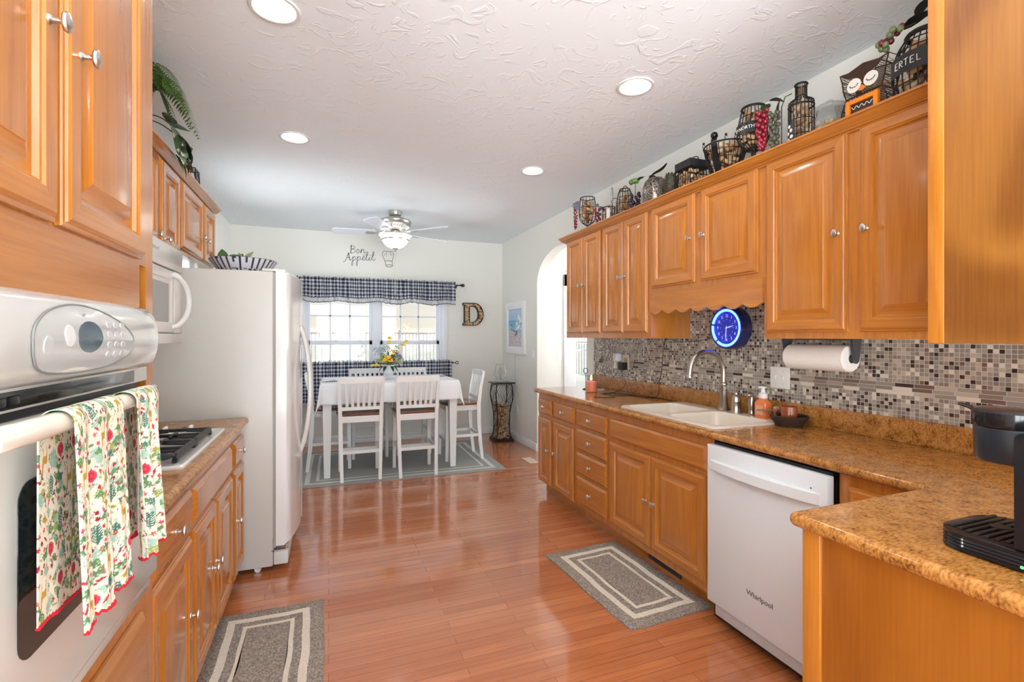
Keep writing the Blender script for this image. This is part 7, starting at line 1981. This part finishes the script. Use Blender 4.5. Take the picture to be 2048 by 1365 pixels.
grapes('bright red bunch of grapes with one leaf beside the chalk band goblet', bunch_spots(2.045, 1.832, 2.515, 0.20, 0.030, 0.011, 44, 12, 0.7), 0.0118, [G_RED], [(2.08, 1.845, 2.555), (2.072, 1.822, 2.54), (2.045, 1.832, 2.51), (2.045, 1.832, 2.34)], [((2.08, 1.855, 2.528), (-.2, -.6, .35), 0.055, 0.05)], 12, M_LEAFG)
# 10. cork bottle
P10 = [(0.052, 0.0), (0.053, 0.04), (0.053, 0.24), (0.048, 0.262), (0.030, 0.276), (0.024, 0.286), (0.024, 0.338), (0.0255, 0.344)]
X10, Y10 = 2.10, 1.658
vessel('wire_bottle', 'wire wine bottle filled with corks and dotted band', 'cork holder', X10, Y10, P10, 20, [(0.0, 1.5), (0.10, 1), (0.17, 1), (0.24, 2.0), (0.286, 1), (0.344, 2.2)])
fill_corks(X10, Y10, P10, 0.02, 0.275, 30, 49, 'wine cork in the tall wire bottle', 'corks in the wire bottle', core=False)
corks([((X10 - 0.004, Y10, DZ + 0.310), (0.2, -0.35, 1))], 'wine cork in the tall wire bottle', 'corks in the wire bottle')
bt = bpy.data.objects.get('wire_bottle')
bm = BM()
for k, (a, z) in enumerate([(150, 0.115), (171, 0.125), (152, 0.085), (174, 0.095), (153, 0.055), (172, 0.066), (160, 0.145)]):
    d = Vector((math.cos(R(a)), math.sin(R(a)), 0)); c = Vector((X10, Y10, DZ + z)); cyl(bm, c + d * 0.0562, c + d * 0.0578, 0.0085, n=14)
obj('dots', bm, M_CHALK, bt)
band(bt, X10, Y10, 0.0548, DZ + 0.035, DZ + 0.165, R(135), R(190))
grapes('dull green grapes with a black leaf left of the wire bottle', bunch_spots(2.06, 1.772, 2.49, 0.21, 0.022, 0.010, 30, 14, 0.4), 0.0118, [G_DULL], [(2.09, 1.70, 2.545), (2.088, 1.735, 2.545), (2.085, 1.752, 2.50), (2.085, 1.752, 2.30)], [((2.085, 1.735, 2.52), (-.2, .55, .55), 0.075, 0.06), ((2.075, 1.745, 2.545), (-.3, .2, -.75), 0.10, 0.05)], 14, M_LEAF)
# 11. glass jar of corks
gj = thing('glass_jar', 'clear glass jar with lid between the cork bottle and the owl', 'jar', (2.10, 1.517, DZ))
bm = BM(); lathe(bm, (2.10, 1.517, DZ), [(0.0, 0.001), (0.060, 0.001), (0.066, 0.010), (0.067, 0.120), (0.055, 0.145), (0.055, 0.160), (0.052, 0.160), (0.052, 0.146), (0.0635, 0.119), (0.0625, 0.012), (0.0, 0.006)], 36, cap0=False, cap1=False); obj('jar', bm, M_GLASS, gj)
bm = BM(); lathe(bm, (2.10, 1.517, DZ), [(0.0, 0.164), (0.060, 0.162), (0.064, 0.168), (0.062, 0.178), (0.035, 0.190), (0.012, 0.194), (0.014, 0.206), (0.0, 0.210)], 36, cap0=False, cap1=False); obj('lid', bm, M_GLASS, gj)
corks(cork_pack(lambda p: math.hypot(p.x - 2.10, p.y - 1.517) < 0.049 and DZ + 0.02 < p.z < DZ + 0.13, (2.04, 1.46, DZ + 0.02), (2.16, 1.57, DZ + 0.13), 14, 51, 0.0205, 6000), 'wine cork in the clear glass jar', 'corks in the glass jar')
# 12. owl
OX, OY = 2.064, 1.349
ow = thing('wire_owl', 'brown wire mesh owl with white sleepy eyes and orange beak', 'owl figure', (2.10, OY, DZ))
M_OWL = mat('dark brown metal', (0.055, 0.026, 0.014), 0.45, 0.3)
head = [(0.070, 0.152), (0.082, 0.19), (0.088, 0.235), (0.097, 0.268), (0.060, 0.262), (0.0, 0.275), (-0.060, 0.262), (-0.097, 0.268), (-0.088, 0.235), (-0.082, 0.19), (-0.070, 0.152)]
body = [(-0.070, 0.152), (-0.088, 0.11), (-0.096, 0.06), (-0.085, 0.0), (0.085, 0.0), (0.096, 0.06), (0.088, 0.11)]
OUT = [(a, b) for a, b in head + body[1:]]
bm = BM()
for x in (OX, OX + 0.085): tube(bm, [(x, OY + a, DZ + 0.003 + b) for a, b in OUT], 0.003, 6, closed=True)
for a, b in OUT[::1]: tube(bm, [(OX, OY + a, DZ + 0.003 + b), (OX + 0.085, OY + a, DZ + 0.003 + b)], 0.0016, 5)
tube(bm, [(OX, OY - 0.070, DZ + 0.155), (OX, OY + 0.070, DZ + 0.155)], 0.003, 6)
obj('outline_frame', bm, M_OWL, ow)
bm = BM()
def clipseg(p, q, P):
    n = 40; seg = []; cur = []
    for i in range(n + 1):
        x, y = p[0] + (q[0] - p[0]) * i / n, p[1] + (q[1] - p[1]) * i / n
        if pin(P, x, y): cur.append((x, y))
        else:
            if len(cur) > 1: seg.append((cur[0], cur[-1]))
            cur = []
    if len(cur) > 1: seg.append((cur[0], cur[-1]))
    return seg
for x in (OX, OX + 0.085):
    for k in range(-24, 40):
        for sg in (1, -1):
            c = k * 0.0095
            for (a, b) in clipseg((-0.11, c - 0.11 * sg * 0.9), (0.11, c + 0.11 * sg * 0.9), OUT):
                if (a[0] - b[0]) ** 2 + (a[1] - b[1]) ** 2 > 1e-5: tube(bm, [(x, OY + a[0], DZ + 0.003 + a[1]), (x, OY + b[0], DZ + 0.003 + b[1])], 0.0009, 4, caps=False)
for (ya, yb) in ((-1, 1),):
    for s in (-1, 1):
        for k in range(12):
            z = 0.02 + 0.02 * k; w = [abs(a) for a, b in OUT if True]; 
            e = 0.09 - 0.018 * math.exp(-((z - 0.152) / 0.03) ** 2)
            tube(bm, [(OX, OY + s * e, DZ + z), (OX + 0.085, OY + s * e, DZ + z + 0.02)], 0.0009, 4, caps=False); tube(bm, [(OX, OY + s * e, DZ + z + 0.02), (OX + 0.085, OY + s * e, DZ + z)], 0.0009, 4, caps=False)
obj('wire_mesh', bm, M_OWL, ow)
bm = BM(); prism(bm, [(OX - 0.0035, OY + a, DZ + b) for a, b in [(0.094, 0.270), (0.060, 0.264), (0.0, 0.278), (-0.060, 0.264), (-0.094, 0.270), (-0.055, 0.240), (-0.012, 0.222), (0.0, 0.196), (0.012, 0.222), (0.055, 0.240)]], (-0.002, 0, 0)); obj('brow', bm, mat('brown brow plate', (0.050, 0.022, 0.014), 0.35, 0.2), ow)
for s in (-1, 1):
    cy_ = OY + s * 0.0335
    bm = BM(); cyl(bm, (OX - 0.0058, cy_, DZ + 0.200), (OX - 0.0078, cy_, DZ + 0.200), 0.0285, n=32); e = obj('eye', bm, mat('cream eye disc', (0.82, 0.79, 0.71), 0.5), ow, label='round cream eye disc')
    bm = BM(); P = [(OX - 0.0085, cy_ + 0.016 * math.cos(t), DZ + 0.2045 + 0.011 * math.sin(t)) for t in [math.pi + math.pi * i / 12 for i in range(13)]]
    tube(bm, P, 0.0012, 5)
    for i in (1, 3, 5, 7, 9, 11):
        t = math.pi + math.pi * i / 12; tube(bm, [(OX - 0.0085, cy_ + 0.016 * math.cos(t), DZ + 0.2045 + 0.011 * math.sin(t)), (OX - 0.0085, cy_ + 0.021 * math.cos(t), DZ + 0.2045 + 0.0165 * math.sin(t))], [0.0014, 0.0006], 5)
    obj('lashes', bm, M_OWL, e)
bm = BM(); prism(bm, [(OX - 0.006, OY + a, DZ + b) for a, b in [(0.0, 0.190), (0.017, 0.172), (0.0, 0.165), (-0.017, 0.172)]], (-0.004, 0, 0)); obj('beak', bm, mat('orange beak', (0.80, 0.22, 0.02), 0.4), ow)
corks(cork_pack(lambda p: OX + 0.016 < p.x < OX + 0.072 and abs(p.y - OY) < 0.062 and DZ + 0.02 < p.z < DZ + 0.20, (OX, OY - 0.07, DZ), (OX + 0.08, OY + 0.07, DZ + 0.2), 20, 53, 0.0205, 9000), 'wine cork inside the wire owl', 'corks in the wire owl')
# 13. orange frame
of = thing('orange_frame', 'small orange tabletop frame before the owl', 'picture frame', (2.022, 1.323, DZ))
M_ORG = mat('orange lacquer', (0.80, 0.23, 0.012), 0.4)
bm = BM(); fy0, fy1, fz1 = 1.262, 1.388, 2.345
for a in ((fy0, fy0 + 0.017, DZ + 0.0005, fz1), (fy1 - 0.017, fy1, DZ + 0.0005, fz1), (fy0 + 0.017, fy1 - 0.017, fz1 - 0.018, fz1), (fy0 + 0.017, fy1 - 0.017, DZ + 0.0005, DZ + 0.018)): box(bm, 2.012, 2.030, *a, 0.0012)
obj('frame', bm, M_ORG, of)
bm = BM(); box(bm, 2.022, 2.025, fy0 + 0.016, fy1 - 0.016, DZ + 0.016, fz1 - 0.016); obj('picture', bm, mat('dark brown picture', (0.05, 0.022, 0.014), 0.4), of)
bm = BM(); tube(bm, [(2.0208, fy0 + 0.02 + 0.086 * i / 24, 2.312 + 0.006 * math.sin(i * 1.1)) for i in range(25)], 0.0012, 5); obj('picture_line', bm, M_CHALK, of)
# 14. lettered cork pot
P14 = [(0.066, 0.0), (0.084, 0.035), (0.096, 0.09), (0.099, 0.17), (0.088, 0.225), (0.068, 0.262), (0.056, 0.282)]
X14, Y14 = 2.095, 1.142
ep = vessel('wire_pot', 'black wire pot of corks with a chalk lettered band by the hung cabinet', 'cork holder', X14, Y14, P14, 24, [(0.0, 1.8), (0.035, 1), (0.09, 1), (0.218, 1), (0.25, 1), (0.282, 4.0)], wr=0.0023)
band(ep, X14, Y14, 0.1030, DZ + 0.128, DZ + 0.198, R(100), R(262))
# chalk strokes of the name
def curved_strokes(strokes, cx, cy, r, ang, z, sc, w, m, parent, slope=0.0):
    bm = BM()
    for st in strokes:
        P = []
        for (x, y) in st:
            a = ang + x * sc / r; P.append((cx + (r + 0.0016) * math.cos(a), cy + (r + 0.0016) * math.sin(a), z + y * sc + slope * x * sc))
        tube(bm, P, w, 5)
    obj('lettering', bm, m, parent)
NAME = [[(0, 0), (0.05, 1)], [(0.05, 1), (.55, 1.05)], [(.02, .5), (.42, .55)], [(0, 0), (.5, -.02)],
        [(.85, 0), (.9, 1)], [(.9, 1), (1.3, .95), (1.35, .65), (.88, .5)], [(.95, .5), (1.4, 0)],
        [(1.6, 1.0), (2.2, 1.05)], [(1.9, 1.02), (1.88, 0.0)],
        [(2.5, 0), (2.52, 1)], [(2.52, 1), (3.0, 1.02)], [(2.5, .5), (2.9, .52)], [(2.5, 0), (3.0, 0)],
        [(3.35, 1.0), (3.35, 0.02)], [(3.35, 0.02), (3.8, 0.05)]]
curved_strokes([[(x - 1.9, y - 0.5) for x, y in s] for s in NAME], X14, Y14, 0.1042, R(176), DZ + 0.163, 0.0235, 0.0014, M_CHALK, ep)
fill_corks(X14, Y14, P14, 0.015, 0.270, 42, 57, 'wine cork in the black chalk lettered pot', 'corks in the lettered wire pot', dmin=0.0215)
grapes('green and red grapes draped over the chalk lettered wire pot', [(2.05 + q[0], 1.235 + q[1], 2.525 + q[2]) for q in ((0, .035, -.012), (-.012, .028, .004), (.008, .022, .012), (-.014, .012, -.012), (.012, .008, .006), (-.006, .002, .022), (.016, -.012, .028), (-.010, -.012, .034), (.012, -.030, .040), (-.004, -.034, .026), (.0, .018, -.022), (-.01, .04, .004))], 0.0125, [G_GREEN, G_GREEN, G_GREEN, G_BURG], [(2.05, 1.25, 2.525), (2.06, 1.21, 2.555), (2.085, 1.17, 2.565)], [((2.075, 1.205, 2.555), (.05, -.8, .45), 0.10, 0.06), ((2.08, 1.17, 2.585), (.0, -.5, .6), 0.08, 0.05)], 16, mat('black silk leaf', (0.012, 0.014, 0.012), 0.5))

# ================================================================== on top of the left cabinets
LZ = 2.237
fp = thing('potted_fern', 'green artificial fern and trailing ivy in a brown pot on the left cabinets', 'plant', (-0.915, 2.78, LZ))
bm = BM(); lathe(bm, (-0.915, 2.78, LZ), [(0.0, 0.0005), (0.070, 0.0005), (0.075, 0.01), (0.100, 0.16), (0.106, 0.165), (0.104, 0.180), (0.095, 0.180), (0.09, 0.15), (0.0, 0.14)], 28, cap0=False, cap1=False); obj('pot', bm, mat('glossy brown pot', (0.20, 0.075, 0.030), 0.2, coat=0.4), fp)
FERN = [mat('fern green', (0.085, 0.175, 0.035), 0.5), mat('fern dark', (0.030, 0.075, 0.028), 0.5)]
def frond(P, wmax, mi, n=16):
    bm = BM(); C = spline(P, 8); m = len(C); tube(bm, C, [0.0022 * (1 - 0.7 * i / m) for i in range(m)], 5, mi=mi)
    for i in range(2, m - 1):
        t = i / (m - 1); d = (C[i + 1] - C[i - 1]).normalized(); side = d.cross(Vector((0, 0, 1))).normalized()
        L = wmax * (math.sin(math.pi * (0.18 + 0.80 * t)) ** 0.8)
        for s in (1, -1): leafshape(bm, C[i], side * s + d * 0.45 + Vector((0, 0, -0.12)), (0, 0, 1), L, 0.0075 + 0.004 * (1 - t), 0.25, 3, mi=mi)
    obj('frond', bm, FERN, fp)
b0 = Vector((-0.90, 2.80, LZ + 0.17))
frond([b0, (-0.80, 2.80, 2.575), (-0.745, 2.86, 2.612), (-0.70, 2.98, 2.565), (-0.655, 3.055, 2.440)], 0.058, 0)
frond([b0, (-0.82, 2.82, 2.56), (-0.765, 2.93, 2.645), (-0.73, 3.08, 2.640)], 0.045, 0)
frond([b0, (-0.81, 2.74, 2.55), (-0.74, 2.77, 2.59), (-0.69, 2.86, 2.53), (-0.665, 2.93, 2.445)], 0.052, 1)
frond([b0, (-0.83, 2.72, 2.54), (-0.76, 2.68, 2.60), (-0.70, 2.72, 2.575)], 0.05, 0)
frond([b0, (-0.85, 2.75, 2.58), (-0.80, 2.77, 2.66), (-0.755, 2.82, 2.655)], 0.045, 0)
frond([b0, (-0.82, 2.66, 2.50), (-0.74, 2.62, 2.52), (-0.69, 2.63, 2.44), (-0.67, 2.66, 2.36)], 0.05, 1)
frond([b0, (-0.93, 2.62, 2.56), (-0.92, 2.48, 2.60), (-0.90, 2.36, 2.54)], 0.05, 0)
frond([b0, (-0.82, 2.70, 2.58), (-0.745, 2.66, 2.625), (-0.70, 2.72, 2.60), (-0.672, 2.78, 2.545)], 0.062, 0)
frond([b0, (-0.82, 2.74, 2.56), (-0.74, 2.72, 2.60), (-0.69, 2.80, 2.575), (-0.66, 2.86, 2.50)], 0.062, 0)
frond([b0, (-0.80, 2.66, 2.54), (-0.72, 2.62, 2.565), (-0.68, 2.66, 2.50)], 0.06, 0)
frond([b0, (-0.98, 2.92, 2.55), (-1.0, 3.04, 2.60), (-0.98, 3.18, 2.55)], 0.05, 1)
IVY = [mat('variegated ivy', (0.045, 0.080, 0.030), 0.35), mat('deep ivy', (0.018, 0.040, 0.022), 0.3), mat('pale ivy edge', (0.26, 0.30, 0.14), 0.5)]
bm = BM(); tube(bm, spline([b0, (-0.79, 2.79, 2.44), (-0.715, 2.80, 2.40), (-0.690, 2.82, 2.32), (-0.685, 2.80, 2.24)], 5), 0.003, 6); tube(bm, spline([b0, (-0.80, 2.84, 2.43), (-0.715, 2.87, 2.38), (-0.690, 2.89, 2.30)], 5), 0.003, 6); obj('vine', bm, IVY[0], fp)
for (p, d, L, W_, k) in [((-0.715, 2.80, 2.40), (.35, .55, .30), .105, .075, 1), ((-0.70, 2.76, 2.385), (.3, -.2, -.75), .105, .07, 0), ((-0.69, 2.83, 2.36), (.4, .4, -.55), .10, .07, 1), ((-0.69, 2.88, 2.34), (.3, .5, -.5), .09, .065, 1), ((-0.685, 2.80, 2.32), (.35, -.3, -.6), .085, .06, 0), ((-0.685, 2.86, 2.30), (.4, .2, -.6), .085, .06, 0), ((-0.683, 2.80, 2.26), (.4, .5, -.3), .085, .055, 0), ((-0.683, 2.79, 2.25), (.3, -.5, -.3), .08, .05, 0), ((-0.683, 2.81, 2.245), (.35, .25, -.7), .075, .05, 0), ((-0.70, 2.90, 2.36), (.2, .6, .1), .08, .055, 1), ((-0.685, 2.78, 2.235), (.4, -.1, -.7), .06, .04, 2), ((-0.72, 2.74, 2.40), (.3, -.5, .1), .08, .055, 0), ((-0.70, 2.78, 2.36), (.5, .3, -.3), .09, .06, 0), ((-0.69, 2.85, 2.33), (.4, -.1, -.6), .09, .065, 1), ((-0.69, 2.84, 2.28), (.4, .4, -.6), .08, .06, 1), ((-0.684, 2.76, 2.27), (.4, -.3, -.5), .075, .05, 0)]:
    bm = BM(); leafshape(bm, p, d, (0.6, 0, 1), L * 1.1, W_ * 1.25, 0.25, 7); obj('ivy_leaf', bm, IVY[k], fp)
wl = thing('wire_lantern', 'small square wire lantern on the left cabinets right of the fern', 'lantern', (-0.84, 3.62, LZ))
bm = BM(); w, h = 0.058, 0.205
for sx, sy in ((-1, -1), (1, -1), (1, 1), (-1, 1)): tube(bm, [(-0.84 + sx * w, 3.62 + sy * w, LZ + 0.0005), (-0.84 + sx * w * 0.86, 3.62 + sy * w * 0.86, LZ + h)], 0.003, 6)
for z, f in ((0.004, 1), (h, 0.86)): tube(bm, [(-0.84 + sx * w * f, 3.62 + sy * w * f, LZ + z) for sx, sy in ((-1, -1), (1, -1), (1, 1), (-1, 1))], 0.003, 6, closed=True)
obj('frame', bm, M_WIRE, wl)
bm = BM()
for k in range(5):
    f = -0.8 + 0.4 * k
    for s in (-1, 1):
        tube(bm, spline([(-0.84 + f * w, 3.62 + s * w * 0.98, LZ + 0.01), (-0.84 + (f + .3) * w * .9, 3.62 + s * w * 0.92, LZ + h * .5), (-0.84 + f * w * .86, 3.62 + s * w * 0.87, LZ + h)], 4), 0.0016, 5)
        tube(bm, spline([(-0.84 + s * w * 0.98, 3.62 + f * w, LZ + 0.01), (-0.84 + s * w * 0.92, 3.62 + (f + .3) * w * .9, LZ + h * .5), (-0.84 + s * w * 0.87, 3.62 + f * w * .86, LZ + h)], 4), 0.0016, 5)
obj('scrollwork', bm, M_WIRE, wl)

# ---- striped bowl on the refrigerator
BX, BY, BZ = -0.515, 3.55, 1.753
bo = thing('striped_bowl', 'wide black and white striped bowl on top of the refrigerator', 'bowl', (BX, BY, BZ))
bm = BM(); nseg = 96; prof = [(0.100, 0.0), (0.115, 0.006), (0.140, 0.030), (0.150, 0.042), (0.153, 0.046), (0.176, 0.078), (0.190, 0.100), (0.196, 0.110), (0.193, 0.113), (0.185, 0.104), (0.145, 0.045), (0.10, 0.014)]
rs = [ring(bm, (BX, BY, BZ + h), Vector((1, 0, 0)), Vector((0, 1, 0)), r, nseg) for r, h in prof]
rr_ = random.Random(8); wob = [rr_.random() for _ in range(nseg)]
for j, (a, b) in enumerate(zip(rs, rs[1:])):
    for i in range(nseg):
        f = bm.faces.new((a[i], a[(i + 1) % nseg], b[(i + 1) % nseg], b[i]))
        dark = (i % 3 == 0) and not (j in (4,) and wob[i] > .6) and not (j == 0)
        if j == 3: dark = wob[i] > .35
        if j in (2, 1) and wob[i] > .75: dark = not dark
        if j >= 6 and i % 3 == 1 and wob[i] > .55: dark = True
        if j == 7: dark = True
        f.material_index = 1 if dark else 0
cap(bm, rs[0], True); cap(bm, rs[-1])
obj('bowl', bm, [mat('gray white bowl glaze', (0.60, 0.60, 0.66), 0.35), mat('charcoal stripe glaze', (0.040, 0.038, 0.055), 0.35)], bo)
lg = thing('leaf_sprig', 'green and gray leaf sprigs lying in the striped bowl', 'artificial leaves', (BX - 0.02, BY, BZ + 0.02))
bm = BM(); tube(bm, spline([(BX - 0.10, BY, BZ + 0.05), (BX - 0.06, BY - 0.02, BZ + 0.11), (BX + 0.02, BY - 0.01, BZ + 0.115), (BX + 0.08, BY, BZ + 0.05)], 5), 0.003, 6); obj('stem', bm, M_LEAF, lg)
for (p, d, L, W_, m_) in [((-0.11, -.02, 0.105), (-.15, 0, 1), .075, .06, M_LEAFG), ((-0.09, -.02, 0.105), (.8, 0, .5), .08, .05, M_LEAFG), ((-0.05, -.02, 0.11), (.9, .1, .0), .07, .04, M_LEAF), ((-0.01, -.01, 0.112), (-.3, 0, .8), .055, .03, IVY[2]), ((0.0, -.01, 0.112), (.6, 0, .7), .085, .03, IVY[2]), ((0.0, -.01, 0.11), (.8, 0, .3), .06, .035, M_LEAF), ((-0.02, -.01, 0.11), (.2, 0, .7), .05, .035, IVY[0])]:
    bm = BM(); leafshape(bm, (BX + p[0], BY + p[1], BZ + p[2]), d, (0, -1, 0.3), L, W_, 0.15, 6); obj('leaf', bm, m_, lg)
